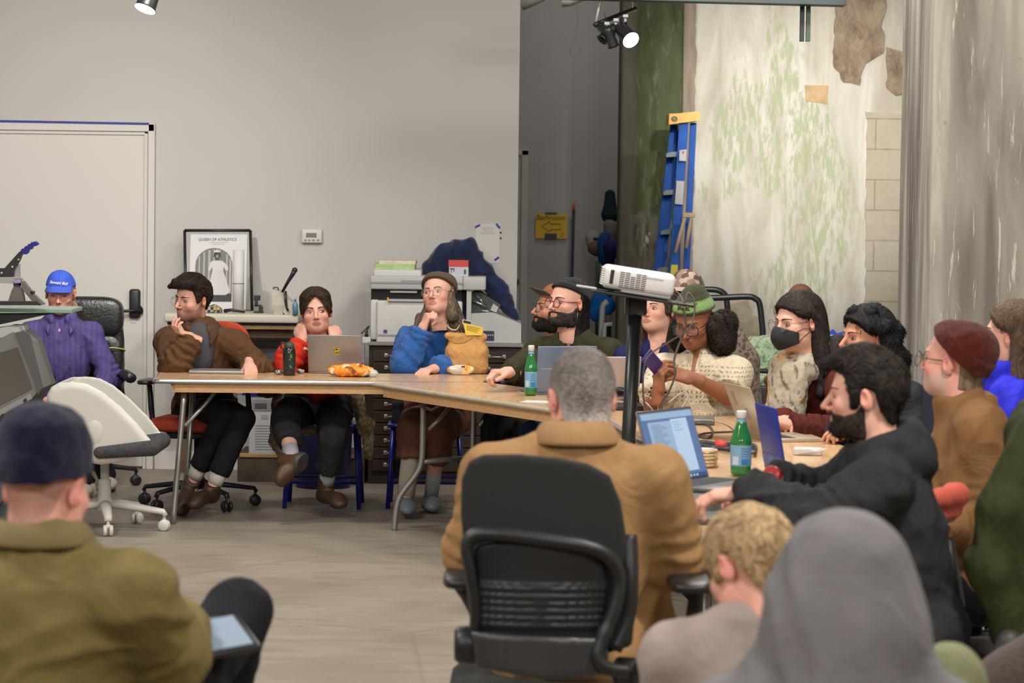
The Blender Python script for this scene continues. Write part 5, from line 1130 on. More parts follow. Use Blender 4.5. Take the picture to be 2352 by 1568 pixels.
# copier
t = empty('copier', (float(PD(925, 780, 17.5)[0]), 17.5, ZC), 'large white copier with a dark output slot on the flat-file cabinet', 'printer')
b = MB(); pbox(b, t, 864, 692, 1062, 790, 17.35, .5, .012, 3); pbox(b, t, 850, 688, 870, 780, 17.38, .45, .01, 3); b.build('body', WHT, t)
b = MB(); pbox(b, t, 852, 662, 1062, 692, 17.40, .42, .004); b.build('output_slot', DKG, t); b = MB(); pbox(b, t, 896, 668, 958, 672, 17.36, .3, .002); pbox(b, t, 892, 688, 985, 692, 17.33, .3, .002); b.build('output_tray', OFFW, t)
b = MB(); pbox(b, t, 850, 635, 1064, 664, 17.34, .52, .01, 3); b.build('scanner', OFFW, t); b = MB(); pbox(b, t, 858, 620, 968, 636, 17.38, .42, .008, 3); b.build('document_feeder', WHT, t)
b = MB(); pbox(b, t, 868, 769, 985, 771, 17.345, .01, 0); pbox(b, t, 921, 644, 969, 650, 17.335, .01, .002); pbox(b, t, 850, 649, 1064, 650.5, 17.336, .01, 0); pbox(b, t, 900, 784, 915, 790, 17.345, .01, 0); b.build('panel_seams', mat('seam_grey', (.28, .28, .27), .6), t)
b = MB(); pbox(b, t, 881, 757, 889, 764, 17.343, .004, .0); b.build('energy_badge', mat('badge_blue', (.03, .07, .2), .5), t); b = MB(); pbox(b, t, 889, 683, 893, 691, 17.32, .01, .001); b.build('indicator', mat('amber', (.8, .45, .02), .4), t)
zf = float(PD(900, 620, 17.4)[2])
for k, (c_, y0, y1, x0_, x1_, nm, lab) in enumerate((((.36, .50, .22), 607, 619.5, 861, 953, 'paper_ream', 'wrapped stack of light green paper on top of the copier'), ((.62, .58, .40), 599, 606.5, 870, 955, 'paper_ream', 'pale cream paper stack on top of the green one'))):
    t = empty(nm, (float(PD((x0_+x1_)/2, 610, 17.5)[0]), 17.5, float(PD(900, y1, 17.4)[2])), lab, 'paper', 'paper stacks on the copier'); b = MB(); pbox(b, t, x0_, y0, x1_, y1, 17.42, .28, .003)
    if k == 0: pbox(b, t, x0_-4, y0-2, x0_+12, y0+3, 17.45, .2, .002)
    b.build('stack', mat('paper_stack_%d' % k, c_, .45, noise=.15, nscale=30), t)
# stencil duplicator with sloped side
t = empty('duplicator', (float(PD(1120, 780, 17.5)[0]), 17.5, ZC), 'grey-white duplicator with a sloping side tray under the navy cover', 'printer')
def psolid(b, t, pp, D, th):
    P_ = [at(t, x, y, D) for x, y in pp]; n = len(P_); vs = [tuple(q) for q in P_]+[tuple(q+A((0, th, 0))) for q in P_]; b.add(vs, [tuple(range(n)), tuple(range(2*n-1, n-1, -1))]+[(i, n+i, n+(i+1) % n, (i+1) % n) for i in range(n)]); return b
b = MB(); psolid(b, t, [(1080, 788), (1197, 788), (1197, 744), (1132, 717), (1080, 720)], 17.38, .45); b.build('side_tray', OFFW, t)
b = MB(); pbox(b, t, 1063, 636, 1116, 666, 17.35, .48, .008, 3); b.build('top_unit', OFFW, t); b = MB(); pbox(b, t, 1071, 664, 1083, 742, 17.37, .05, .002); b.build('post', OFFW, t)
b = MB(); pbox(b, t, 1010, 666, 1072, 788, 17.5, .35, .004); b.build('body', mat('dup_dark', (.06, .06, .062), .5), t)
b = MB(); psolid(b, t, [(1084, 672), (1100, 668), (1150, 700), (1140, 722), (1084, 720)], 17.45, .3); b.build('feed_mechanism', mat('mech_dark', (.05, .055, .05), .4, noise=.5, nscale=60), t)
for q in (((1086, 690), (1120, 705), .012), ((1090, 676), (1112, 692), .006), ((1096, 712), (1135, 716), .008), ((1100, 684), (1112, 698), .009)): b = MB(); b.tube([at(t, *q[0], 17.42), at(t, *q[1], 17.42)], q[2]*.6, 8); b.build('roller', mat('steel'), t)
b = MB(); psolid(b, t, [(1126, 712), (1133, 697), (1145, 706), (1140, 718)], 17.40, .1); b.build('tray_wing', OFFW, t)
b = MB(); pbox(b, t, 1110, 760, 1135, 782, 17.375, .006, .001); b.build('control_panel', mat('panel_navy', (.02, .03, .07), .4), t); b = MB(); 
for k in range(4): pbox(b, t, 1115+k*5, 768, 1118+k*5, 771, 17.371, .003, 0)
b.build('panel_marks', OFFW, t)
# navy cover thrown over
NV = [(PD(985, 628, 17.7), PD(1015, 590, 17.7), .05, .06), (PD(1015, 590, 17.7), PD(1060, 572, 17.7), .06, .06), (PD(1060, 572, 17.7), PD(1082, 563, 17.7), .055, .035), (PD(1075, 575, 17.7), PD(1110, 625, 17.68), .05, .06), (PD(1000, 615, 17.7), PD(1090, 620, 17.7), .05, .06), (PD(1105, 620, 17.68), PD(1150, 670, 17.65), .06, .05), (PD(1120, 650, 17.66), PD(1180, 722, 17.6), .045, .025), (PD(1150, 670, 17.65), PD(1186, 728, 17.6), .035, .018)]
drape('navy_cover', NV, .009, lambda V: np.ones((len(V), 3))*A((.006, .012, .05))*(1+.5*perlin(V*A((12, 12, 12))))[:, None], mat('velvet_navy', (1, 1, 1), .7, attr=True, sheen=.4, spec=.2), 'navy blue fabric cover heaped over the duplicator', 'cover', lambda V: fold_disp(V, V*0, .014, (8, 8, 8), 12))
t = empty('supply_box', (float(PD(1053, 634, 17.4)[0]), 17.42, float(PD(1053, 636, 17.4)[2])), 'small red and white box on top of the machine beside the navy cover', 'box'); b = MB(); pbox(b, t, 1031, 613, 1076, 635, 17.36, .12, .002); b.build('box_lower', mat('box_white', (.52, .52, .56), .5), t); b = MB(); pbox(b, t, 1030, 598, 1076, 613, 17.36, .12, .002); b.build('box_upper', mat('box_red', (.55, .05, .05), .5), t)
b = MB(); pbox(b, t, 1066, 619, 1070, 629, 17.357, .002, 0); pbox(b, t, 1034, 616, 1044, 618, 17.357, .002, 0); pbox(b, t, 1036, 618, 1037.5, 626, 17.357, .002, 0); pbox(b, t, 1042, 618, 1043.5, 624, 17.357, .002, 0); b.build('box_print', mat('panel_navy'), t)
t = empty('power_strip', (float(PD(841, 786, 17.3)[0]), 17.3, ZC), 'white power adaptor with a black plug and wire beside the copier', 'power strip'); b = MB(); pbox(b, t, 832, 774, 851, 788, 17.28, .06, .004); b.build('adaptor', WHT, t); b = MB(); b.tube([at(t, 842, 775, 17.3), at(t, 842, 760, 17.3)], [.012, .008], 8); b.tube(bez([at(t, 842, 760, 17.3), at(t, 848, 748, 17.3), at(t, 830, 766, 17.3)], 5), .004, 6); b.build('plug_cord', BLKP, t)

# ------------------------------------------------------------ corridor and plaster wall things
t = empty('bathroom_sign', (float(PD(1266, 518, 25.38)[0]), 25.38, float(PD(1266, 548, 25.38)[2])), 'yellow paper sign reading Bathroom with a left arrow on the corridor wall', 'sign')
YP = mat('yellow_paper', (.62, .38, .025), .7); b = MB(); pbox(b, t, 1230, 491, 1303, 547, 25.37, .004, 0); b.build('paper', YP, t)
GI = mat('green_ink', (.06, .09, .02), .7); text('Bathroom', .062, frame(at(t, 1266, 500, 25.367), (1, 0, 0), (0, 0, 1)), GI, t, name='sign_lettering')
ar = [(1244, 520), (1264, 508), (1264, 514), (1287, 514), (1287, 527), (1264, 527), (1264, 532)]; b = MB(); b.tube([at(t, x, y, 25.366) for x, y in ar], .0028, 4, closed=True); b.build('arrow_outline', GI, t)
for x0_, y0, x1_, y1 in ((1252, 488, 1279, 492),): b = MB(); pbox(b, t, x0_, y0, x1_, y1, 25.365, .003, 0); b.build('tape_strip', mat('dark_tape', (.012, .014, .03), .5), t)
b = MB(); pbox(b, t, 1251, 536, 1279, 549, 25.365, .003, 0); b.build('tape_label', mat('dark_tape'), t); b = MB(); b.tube([at(t, 1291+4*math.cos(a_), 539+4*math.sin(a_), 25.366) for a_ in np.linspace(0, 6, 12)], .0015, 4); b.build('ink_circle', GI, t)
t = empty('broom_handle', (float(PD(1314, 700, 25.2)[0]), 25.25, 0), 'dark pole with an orange tip leaning on the corridor wall', 'pole'); b = MB(); b.tube([at(t, 1318, 485, 25.3), at(t, 1316, 560, 25.29), at(t, 1311, 760, 25.15), A((float(at(t, 1308, 700, 25)[0]), -.15, .0))], .0115, 8); b.build('pole', mat('navy_pole', (.012, .018, .06), .4), t); b = MB(); b.tube([at(t, 1318, 467, 25.3), at(t, 1318, 486, 25.3)], .013, 8); b.build('tip', mat('orange_tip', (.50, .10, .015), .5), t)
# hung coats and bags left of the green column
def blob(name, pts, D, h, col, m, label, cat, amp=.03, sc=6):
    caps = [(PD(a_, b_, D), PD(c_, d_, D), r0, r1) for a_, b_, c_, d_, r0, r1 in pts]; return drape(name, caps, h, lambda V: np.ones((len(V), 3))*A(col)*(1+.2*perlin(V*12))[:, None], m, label, cat, lambda V: amp*perlin(V*sc))
blob('hung_jacket', [(1402, 445, 1402, 490, .055, .075)], 24.6, .02, (.01, .025, .03), COTTON, 'dark teal hooded jacket hung highest left of the green column', 'jacket')
blob('hung_bag', [(1400, 515, 1402, 560, .05, .06)], 24.5, .02, (.16, .14, .14), COTTON, 'faded pinkish bag hung below the dark jacket', 'bag')
blob('hung_cloth', [(1388, 545, 1390, 590, .05, .06)], 24.45, .02, (.01, .07, .25), COTTON, 'bright blue cloth hung beside the pinkish bag', 'cloth')
blob('hung_bag', [(1404, 565, 1404, 590, .055, .05)], 24.4, .02, (.03, .02, .12), COTTON, 'purple bag hung beside the blue cloth', 'bag')
blob('hung_cloth', [(1402, 600, 1400, 650, .06, .08)], 24.6, .02, (.10, .09, .085), COTTON, 'grey-brown cloth hung below the purple bag', 'cloth')
blob('white_helmet', [(1362, 545, 1366, 560, .07, .07)], 24.9, .02, (.34, .33, .31), COTTON, 'pale rounded hat hung on the corridor wall', 'hat', .01)
blob('brown_hat', [(1366, 570, 1372, 572, .06, .07)], 24.8, .02, (.16, .10, .075), COTTON, 'brown hat hung just below the pale one', 'hat', .01)
blob('blue_bag', [(1376, 690, 1392, 705, .06, .08), (1366, 715, 1372, 725, .05, .05)], 23.0, .02, (.01, .12, .45), COTTON, 'bright blue bag beside the white-handled cart', 'bag', .02)
t = empty('coat_stand', (float(PD(1399, 700, 24.62)[0]), 24.66, 0), 'dark coat stand holding the hung jacket, bags and hats by the green column', 'coat stand'); b = MB(); b.lathe([(0, 0), (.2, 0), (.2, .02), (.03, .04), (.022, .06), (.022, 1.62), (0, 1.64)], n=20); b.build('post', BLKP, t); b = MB()
for x_, y_, D_ in ((1402, 450, 24.6), (1388, 548, 24.45), (1362, 548, 24.85), (1368, 572, 24.8), (1404, 570, 24.4), (1402, 602, 24.6)): q_ = at(t, x_, y_, D_); b.tube([A((0, 0, q_[2]-.03)), q_*A((.5, .5, 1)), q_], .012, 6)
q_ = PD(1376, 690, 23.0)-A(t.location); b.tube([A((0, 0, q_[2])), q_], .012, 6); b.build('hook_arm', BLKP, t)
t = empty('green_pole', (float(PD(1372, 700, 24.2)[0]), 24.2, 0), 'dark green pole standing left of the column', 'pole'); b = MB(); b.tube([(0, 0, 0), at(t, 1372, 600, 24.2)], .014, 8); b.build('pole', mat('pole_green', (.01, .04, .02), .5), t)
t = empty('hand_cart', (float(PD(1390, 800, 22.5)[0]), 22.6, 0), 'hand cart with white tube handle near the green column', 'cart'); WT = mat('white_tube', (.45, .46, .48), .4)
b = MB(); b.tube(bez([at(t, 1396, 692, 22.5), at(t, 1386, 700, 22.5), at(t, 1383, 720, 22.5), at(t, 1380, 800, 22.5), A((-.03, -.1, 0))], 6), .022, 10); b.build('handle', WT, t); b = MB(); b.tube([at(t, 1406, 744, 22.4), at(t, 1390, 745, 22.4), at(t, 1388, 760, 22.4), at(t, 1386, 820, 22.4), A((.02, -.1, 0))], .018, 10); b.build('frame_tube', WT, t)
b = MB(); pbox(b, t, 1384, 724, 1405, 740, 22.55, .1, .01); b.build('load', mat('brown_card', (.14, .08, .04), .8), t)
# ladder
LB = mat('ladder_blue', (.0, .085, .42), .5, noise=.12, nscale=6, spec=.25); LY = mat('ladder_yellow', (.75, .42, .04), .45, noise=.15, nscale=14); LG_ = mat('ladder_step_grey', (.22, .26, .27), .5, noise=.3, nscale=20)
LD = 21.3; t = empty('stepladder', (float(PD(1555, 700, LD)[0]), LD+.2, 0), 'blue fibreglass stepladder with a yellow top cap folded against the wall', 'ladder')
def rail(nm, x0, y0, x1, y1, D, w, th, m=LB):
    a_ = at(t, x0, y0, D); c_ = at(t, x1, y1, D-.25); d = (c_-a_)/(a_[2]-c_[2]); c_ = a_+d*(a_[2]); b = MB(); b.m = Matrix.Identity(4)
    q = w/2; vs = [a_+A((-q, 0, 0)), a_+A((q, 0, 0)), a_+A((q, th, 0)), a_+A((-q, th, 0)), c_+A((-q, 0, 0)), c_+A((q, 0, 0)), c_+A((q, th, 0)), c_+A((-q, th, 0))]
    b.add(vs, [(0, 3, 2, 1), (4, 5, 6, 7), (0, 1, 5, 4), (1, 2, 6, 5), (2, 3, 7, 6), (3, 0, 4, 7)]); return b.build(nm, m, t)
rail('front_rail', 1571, 282, 1547, 640, LD, .066, .05); rail('rear_rail', 1593, 282, 1576, 640, LD+.10, .045, .05); rail('front_rail', 1549, 286, 1508, 640, LD+.32, .055, .05); rail('rear_rail', 1556, 300, 1520, 640, LD+.36, .04, .04)
b = MB(); psolid(b, t, [(1537, 261), (1560, 260), (1606, 255), (1609, 270), (1603, 277), (1536, 286)], LD-.06, .40); b.build('top_cap', LY, t)
b = MB(); b.tube([at(t, 1549+6*math.cos(a_), 273+5*math.sin(a_), LD-.064) for a_ in np.linspace(0, 6.28, 14)], .003, 4, closed=True); pbox(b, t, 1545, 271, 1553, 275, LD-.065, .003, 0); b.build('cap_emblem', BLKP, t)
for k, (x_, y_) in enumerate(((1543, 350), (1537, 437), (1531, 528), (1522, 615))): b = MB(); psolid(b, t, [(x_-13, y_+4), (x_-8, y_), (x_+13, y_-2), (x_+13, y_+9), (x_-13, y_+11)], LD+.02, .28); b.build('step', LG_, t)
LBL = mat('label_white', (.55, .56, .56), .6)
b = MB(); psolid(b, t, [(1561, 345), (1577, 343), (1576, 370), (1560, 369)], LD-.115, .004); b.build('warning_label', LBL, t); b = MB(); psolid(b, t, [(1554, 415), (1572, 416), (1568, 470), (1550, 468)], LD-.17, .004); b.build('warning_label', LBL, t)
b = MB(); psolid(b, t, [(1542, 608), (1557, 608), (1555, 645), (1538, 645)], LD-.29, .004); b.build('yellow_label', mat('label_yellow', (.75, .68, .06), .6), t)
b = MB(); psolid(b, t, [(1565, 348), (1573, 347), (1569, 354)], LD-.118, .003); b.build('label_mark', mat('mark_red', (.5, .1, .1), .6), t)
t = empty('wooden_clamp', (float(PD(1572, 560, LD-.3)[0]), LD-.3, float(PD(1572, 580, LD-.3)[2])), 'pale wooden tongs hanging on the blue ladder', 'tongs'); WD_ = mat('pale_wood', (.55, .43, .27), .6, noise=.1, nscale=20)
b = MB(); b.box(at(t, 1582, 494, LD-.3), (.09, .03, .035), .006); b.build('tong_head', WD_, t)
for pp in (((1573, 500), (1551, 580)), ((1588, 500), (1576, 570))): b = MB(); b.tube([at(t, *pp[0], LD-.3), at(t, *pp[1], LD-.32)], [.013, .014], 8); b.build('tong_handle', WD_, t)
# black rails behind the group
t = empty('tube_rack', (float(PD(1690, 700, 16.6)[0]), 16.7, 0), 'black tubular rails of a rack before the peeling wall', 'rack')
for D_, pts in ((16.9, [(1600, 665), (1640, 665), (1660, 672), (1669, 690), (1675, 760)]), (16.5, [(1560, 684), (1640, 684), (1715, 681), (1735, 686), (1745, 700), (1752, 760)])):
    P_ = [at(t, x, y, D_) for x, y in pts]; P_.append(A((P_[-1][0]+.02, P_[-1][1], 0))); P_.insert(0, A((P_[0][0], P_[0][1], 0))); b = MB(); b.tube([P_[0]]+bez(P_[1:-1], 6)+[P_[-1]], .017, 12); b.build('rail', mat('rack_black', (.014, .02, .02), .35), t)
o = MB(); 
# ------------------------------------------------------------ ceiling things
LAMPE = mat('lamp_face', (1, 1, 1), .4, emis=30, ecol=(1, .98, .95)); TB = mat('track_black', (.015, .015, .018), .4)
def track_head(t, c, d, r=.05, ln=.13, lit=True, flare=1.25):
    d = A(d, float); d /= np.linalg.norm(d); c = A(c, float); fr = frame(c, np.cross(d, (0, 0, 1)), np.cross(d, np.cross(d, (0, 0, 1)))); z = A([fr[i][2] for i in range(3)])
    if z @ d < 0: fr = fr @ Matrix.Rotation(math.pi, 4, 'X')
    R3 = fr.to_3x3(); b = MB(); b.lathe([(0, -ln), (r*.75, -ln), (r*.85, -ln*.8), (r, -.01), (r*flare*.9, 0), (r*.8, -.006), (0, -.006)], c, 24, rot=R3); h = b.build('lamp_housing', TB, t)
    b = MB(); b.lathe([(0, .014), (r*.55, .012), (r*1.0, .004), (r*1.06, .001)] if lit else [(0, -.004), (r*.7, -.004)], c, 24, rot=R3); b.build('lamp_lens', LAMPE if lit else TB, h)
    return h
t = empty('track_spotlight', PD(336, -40, 14.8), 'lit black spotlight hanging near the top left over the white wall', 'spotlight'); cc_ = at(t, 333, 20, 14.8); track_head(t, cc_, (-.35, -.35, -1), .052, .12); b = MB(); b.tube([(0, 0, .0), cc_+A((.03, .02, .1))], .008, 8); b.tube([(0, 0, 0), (0, 0, 4.2-t.location.z)], .006, 8); b.build('stem', TB, t)
t = empty('track_light', PD(1410, 36, 16.5), 'short black ceiling track with four spotlights, one lit, before the green column', 'track light')
b = MB(); b.tube([at(t, 1366, 57, 16.5), at(t, 1460, 20, 16.9)], .014, 4); b.build('track', TB, t)
b = MB(); b.tube([at(t, 1369, 50, 16.5), at(t, 1374, 25, 16.5), at(t, 1380, -2, 16.5), A((at(t, 1380, 0, 16.5)[0], 0, 4.2-t.location.z))], .007, 8); b.tube([at(t, 1380, 5, 16.5), at(t, 1392, 45, 16.6)], .003, 6); b.tube([at(t, 1453, 18, 16.8), at(t, 1453, -60, 16.8), A((at(t, 1453, 0, 16.8)[0], .3, 4.2-t.location.z))], .004, 6); b.build('hanger_wire', mat('wire_grey', (.4, .4, .38), .5), t)
b = MB(); b.tube(bez([at(t, 1376, 60, 16.5), at(t, 1382, 72, 16.5), at(t, 1392, 70, 16.5), at(t, 1394, 58, 16.5)], 5), .003, 6); b.build('loop_cord', mat('wire_grey'), t)
for (x_, y_) in ((1394, 53), (1415, 45), (1437, 36)): b = MB(); pbox(b, t, x_-6, y_-3, x_+6, y_+4, 16.5, .03, .002); b.tube([at(t, x_, y_+4, 16.52), at(t, x_-1, y_+16, 16.52)], .008, 8); b.build('track_adapter', OFFW, t)
for c_, d_, lit in (((1382, 92), (-.5, -.3, -.55), 0), ((1402, 82), (.5, -.6, -.5), 0), ((1409, 106), (.3, .3, -.8), 0)): track_head(t, at(t, *c_, 16.45), d_, .030, .115, bool(lit))
track_head(t, at(t, 1449, 92, 16.4), (.35, -.62, -.45), .045, .14); b = MB(); b.tube([at(t, 1437, 52, 16.5), at(t, 1440, 80, 16.46)], .008, 8); b.build('lamp_stem', TB, t)
o = MB().box((0, 0, 0), (PD(1940, 8, 16.5)[0]-PD(1195, 0, 16.5)[0], .16, .05), .003, rot=rotm(y=.013)).build('conduit_tray', mat('grey_green_metal', (.09, .12, .12), .5), None, (PD(1940, 8, 16.5)+PD(1195, 0, 16.5))/2+A((0, 0, .022))); tag(o, 'grey-green metal tray running along the top of the picture', 'cable tray')
for x_, c_ in ((1843, (.02, .045, .045)), (1857, (.10, .15, .11))):
    z0 = float(PD(x_, 95, 16.6)[2]); b = MB(); b.box((0, 0, (4.2-z0)/2), (.024, .03, 4.2-z0), .002); o = b.build('conduit_drop', mat('conduit_%d' % x_, c_, .5), None, (float(PD(x_, 50, 16.6)[0]), 16.62, z0)); tag(o, 'dark green metal strut hanging from the cable tray' if x_ < 1850 else 'pale green metal strut hanging from the cable tray', 'strut')
o = MB().tube([PD(1195, 10, 22), PD(1240, -10, 22), PD(1300, -60, 22)], .05, 12).build('duct_pipe', mat('pipe_cream', (.40, .38, .34), .6)); tag(o, 'cream pipe crossing the top corner above the corridor', 'pipe')
o = MB().tube([PD(1290, 5, 21), PD(1310, 3, 21), PD(1345, -12, 21), PD(1400, -60, 21)], .035, 12).build('duct_pipe', mat('pipe_cream')); tag(o, 'short pale pipe at the top edge left of the track light', 'pipe')
o = MB().tube(bez([PD(1322, -10, 20), PD(1327, 40, 20), PD(1322, 80, 20), PD(1312, 105, 20), PD(1310, 118, 20), PD(1318, 127, 20), PD(1334, 115, 20), PD(1330, 105, 20), PD(1322, 102, 20)], 6), .0035, 6).build('dangling_wire', mat('wire_grey')); tag(o, 'thin loose wire dangling in a loop above the corridor', 'wire')
# ------------------------------------------------------------ things on and around the tables
def zt_(x, y, z=ZT+.001): return PZ(x, y, z)
def laptop(name, c, yaw, label, w=.31, d=.215, ang=110, col=(.33, .31, .29), scr=None, keys=True, base=True, group=None, lidcol=None, z=ZT+.001):
    """hinge centre c, user on the local -y side, lid opened by ang degrees"""
    t = empty(name, (c[0], c[1], z), label, 'laptop', group, rz=math.radians(yaw)); m = mat('laptop_%d_%d_%d' % tuple(int(v*200) for v in col), col, .35, metal=.5); ml = mat('laptop_%d_%d_%d' % tuple(int(v*200) for v in lidcol), lidcol, .4, metal=.2) if lidcol else m
    b = MB(); b.box((0, -d/2, .007), (w, d, .014), .004, seg=3); b.build('base', m, t)
    kb = mat('key_black', (.03, .03, .032), .6); b = MB()
    if keys:
        for r in range(5):
            for k in range(13): b.box(((k-6)*w*.068, -.035-r*.019, .0147), (w*.056, .015, .0015), 0)
    else: b.box((0, -.07, .0145), (w*.88, .1, .001))
    b.build('keyboard', kb, t); b = MB(); b.box((0, -d*.78, .0144), (w*.34, d*.28, .0008)); b.build('trackpad', m, t)
    a = math.radians(ang); ux = Vector((0, -math.cos(a), math.sin(a))); R3 = Matrix(((1, 0, 0), (0, ux.y, -ux.z), (0, ux.z, ux.y))).transposed()
    n = Vector((0, -ux.z, ux.y))  # towards the user
    def F(o): return frame(o, (1, 0, 0), ux)
    b = MB(); fr = F((0, 0, .012)); b.m = fr; b.box((0, d/2, -.003), (w, d, .006), .0028, seg=3); lid = b.build('lid', ml, t)
    s = 1 if (fr.to_3x3() @ Vector((0, 0, 1))) @ Vector((0, -1, 0)) > 0 else -1
    b = MB(); b.m = fr; b.box((0, d/2, (.0005 if s > 0 else -.0065)), (w*.965, d*.93, .001)); sc_ = b.build('screen', scr or mat('screen_off', (.01, .01, .012), .1, spec=.6), lid)
    return t, lid, fr, s
TM = mat('tape_pale', (.5, .5, .48), .6)
c = zt_(497, 858); t = empty('closed_laptop', c, 'closed silver laptop under the hand of the man in brown', 'laptop'); b = MB(); b.box((0, .09, .008), (.29, .20, .015), .005, seg=3); b.build('base', mat('laptop_silver', (.36, .34, .33), .35, metal=.5), t); b = MB(); b.box((0, .09, .0158), (.286, .198, .002)); b.build('lid', mat('laptop_silver'), t)
# sports bottle
c = zt_(664, 862); t = empty('water_bottle', c, 'black plastic water bottle with green cap and carrying loop', 'bottle')
b = MB(); b.lathe([(0, 0), (.030, 0), (.033, .006), (.034, .11), (.033, .135), (.026, .146), (0, .146)], n=28); b.build('bottle_body', mat('bottle_black', (.010, .012, .012), .18, spec=.6), t); b = MB(); b.lathe([(.0, .144), (.0265, .144), (.0275, .150), (.0275, .166), (.02, .170), (.008, .172), (.008, .176), (0, .176)]); b.build('cap', mat('bottle_green', (.03, .055, .035), .5), t)
b = MB(); b.tube(bez([(-.024, 0, .17), (-.042, 0, .168), (-.043, 0, .145), (-.03, 0, .138)], 5), .004, 8); b.build('carry_loop', BLKP, t); b = MB(); b.box((.010, -.0335, .075), (.030, .002, .085), .001); b.build('label_outline', mat('bottle_label', (.012, .02, .014), .3), t); b = MB()
for z_, w_ in ((.108, .006), (.098, .009), (.085, .005), (.052, .004), (.045, .007)): b.box((.010+.004*math.sin(z_*200), -.0352, z_), (w_, .001, .009), rot=rotm(y=z_*9))
b.build('label_print', mat('bright_green', (.05, .32, .04), .5), t)
t, lid, fr, s = laptop('laptop', zt_(770, 858)+A((0, .0, 0)), 176, 'silver laptop with a yellow sticker on its lid facing us', w=.285, d=.20, ang=103, col=(.30, .265, .245))
def onlid(par, fr, s, u, v, w, h, m, nm, off=.0062, d=.2): b = MB(); b.m = fr; b.box((u, v, -off if s > 0 else off), (w, h, .0012)); return b.build(nm, m, par)
onlid(lid, fr, s, -.012, .115, .034, .042, mat('sticker_yellow', (.55, .42, .05), .5), 'sticker', .0068)
b = MB(); b.m = fr
for k, (u, v, w_, h_) in enumerate(((-.012, .134, .028, .002), (-.010, .123, .014, .008), (-.013, .108, .020, .003), (-.011, .102, .024, .003), (.003, .113, .002, .03), (-.026, .113, .002, .03))): b.box((u, v, -.0078 if s > 0 else .0078), (w_, h_, .0008))
b.build('sticker_print', mat('sticker_dark', (.03, .025, .01), .6), lid)
def pillow(t, c, sx, sy, sz, rz, col, m, nm, amp=.006, h=.005, tail=None, seed=0, colf=None):
    f = Field(A(c)-A((sx+.06, sx+.06, sz+.03)), A(c)+A((sx+.06, sx+.06, sz+.05)), h); R = np.array(rotm(z=rz)); f.ell(c, (sx, sy, sz), rot=R, k=0)
    if tail: f.cap(A(c)+R @ A((sx*.6, 0, -.0)), A(c)+R @ A(tail), sz*.5, sz*.45, k=.02)
    V, Q = f.mesh(); N_ = vnormals(V, Q); V = V+N_*(amp*perlin(V*28+seed)+amp*.5*perlin(V*60+seed))[:, None]; V[:, 2] = np.maximum(V[:, 2], c[2]-sz*.92)
    return npmesh(nm, V, Q, m, t, col=colf(V) if colf else np.ones((len(V), 3))*A(col), world=True)
FOIL = mat('snack_foil', (1, 1, 1), .3, attr=True, spec=.6); PLB = mat('clear_bag', (1, 1, 1), .2, attr=True, spec=.6)
c = zt_(805, 866)+A((0, .06, .03)); t = empty('snack_bag', (c[0], c[1], ZT+.001), 'orange foil snack bag lying beside the silver laptop', 'snack bag')
pillow(t, c, .125, .07, .034, -.12, None, FOIL, 'bag_body', .008, colf=lambda V: np.where((perlin(V*30+5) > .33)[:, None], hex2('8a5020'), np.where((perlin(V*22) < -.42)[:, None], hex2('e0cfb0'), hex2('e8902a'))))
pillow(t, c+A((.115, -.02, -.012)), .03, .03, .018, 0, (.5, .49, .46), FOIL, 'torn_foil_end', .006)
for x_, y_, lab in ((641, 860, 'small crumpled black and white thing left of the water bottle'), (690, 858, 'small bits of wrapper between bottle and laptop')):
    c = zt_(x_, y_); t = empty('crumpled_wrapper', c, lab, 'wrapper'); pillow(t, c+A((0, 0, .014)), .022, .02, .014, 0, None, PLB, 'wrapper', .006, .004, colf=lambda V: np.where((perlin(V*90) > 0)[:, None], A((.4, .38, .36)), A((.03, .03, .03))))
# tan lunch bag
c = zt_(1071, 859)+A((0, .07, 0)); t = empty('lunch_bag', (c[0], c[1], ZT+.001), 'upright tan canvas lunch bag with folded top on the table', 'bag')
f = Field(c+A((-.16, -.13, -.02)), c+A((.16, .13, .27)), .005)
f.ell(c+A((0, 0, .075)), (.108, .062, .085), k=0); f.cap(c+A((-.07, 0, .03)), c+A((.07, 0, .03)), .045, k=.03); f.cap(c+A((-.07, 0, .12)), c+A((.07, 0, .12)), .045, k=.03); f.cap(c+A((-.06, 0, .165)), c+A((.06, 0, .165)), .036, k=.02); f.cap(c+A((-.10, -.02, .20)), c+A((.09, -.015, .195)), .017, k=.02); f.cap(c+A((-.10, .02, .20)), c+A((.09, .02, .195)), .017, k=.02)
V, Q = f.mesh(); V = smoothv(V, Q, 1); N_ = vnormals(V, Q); V = V+N_*(fold_disp(V, N_, .006, (16, 16, 12), 4))[:, None]; V[:, 2] = np.maximum(V[:, 2], ZT+.002); npmesh('bag_body', V, Q, COTTON, t, col=hex2('c09158')*(1+.08*perlin(V*20))[:, None], world=True)
b = MB(); b.tube(bez([at(t, 1030, 778, 15.6), at(t, 1045, 787, 15.58), at(t, 1065, 786, 15.58), at(t, 1085, 775, 15.6)], 6), .005, 6); b.build('bag_strap', mat('tan_strap', tuple(hex2('a8742f')), .8), t)
t = empty('flyer', (float(PD(1092, 765, 15.75)[0]), 15.75, float(PD(1092, 772, 15.75)[2])), 'yellow flyer sticking out of the top of the tan bag', 'flyer'); b = MB(); psolid(b, t, [(1064, 741), (1110, 752), (1106, 770), (1070, 770)], 15.72, .003); b.build('sheet', mat('flyer_yellow', (.72, .50, .05), .7), t); b = MB()
for k in range(3): psolid(b, t, [(1072, 747+k*4), (1103-k*3, 754+k*4), (1103-k*3, 755+k*4), (1072, 748.3+k*4)], 15.718, .001)
b.build('flyer_print', mat('print_brown', (.3, .2, .03), .7), t)
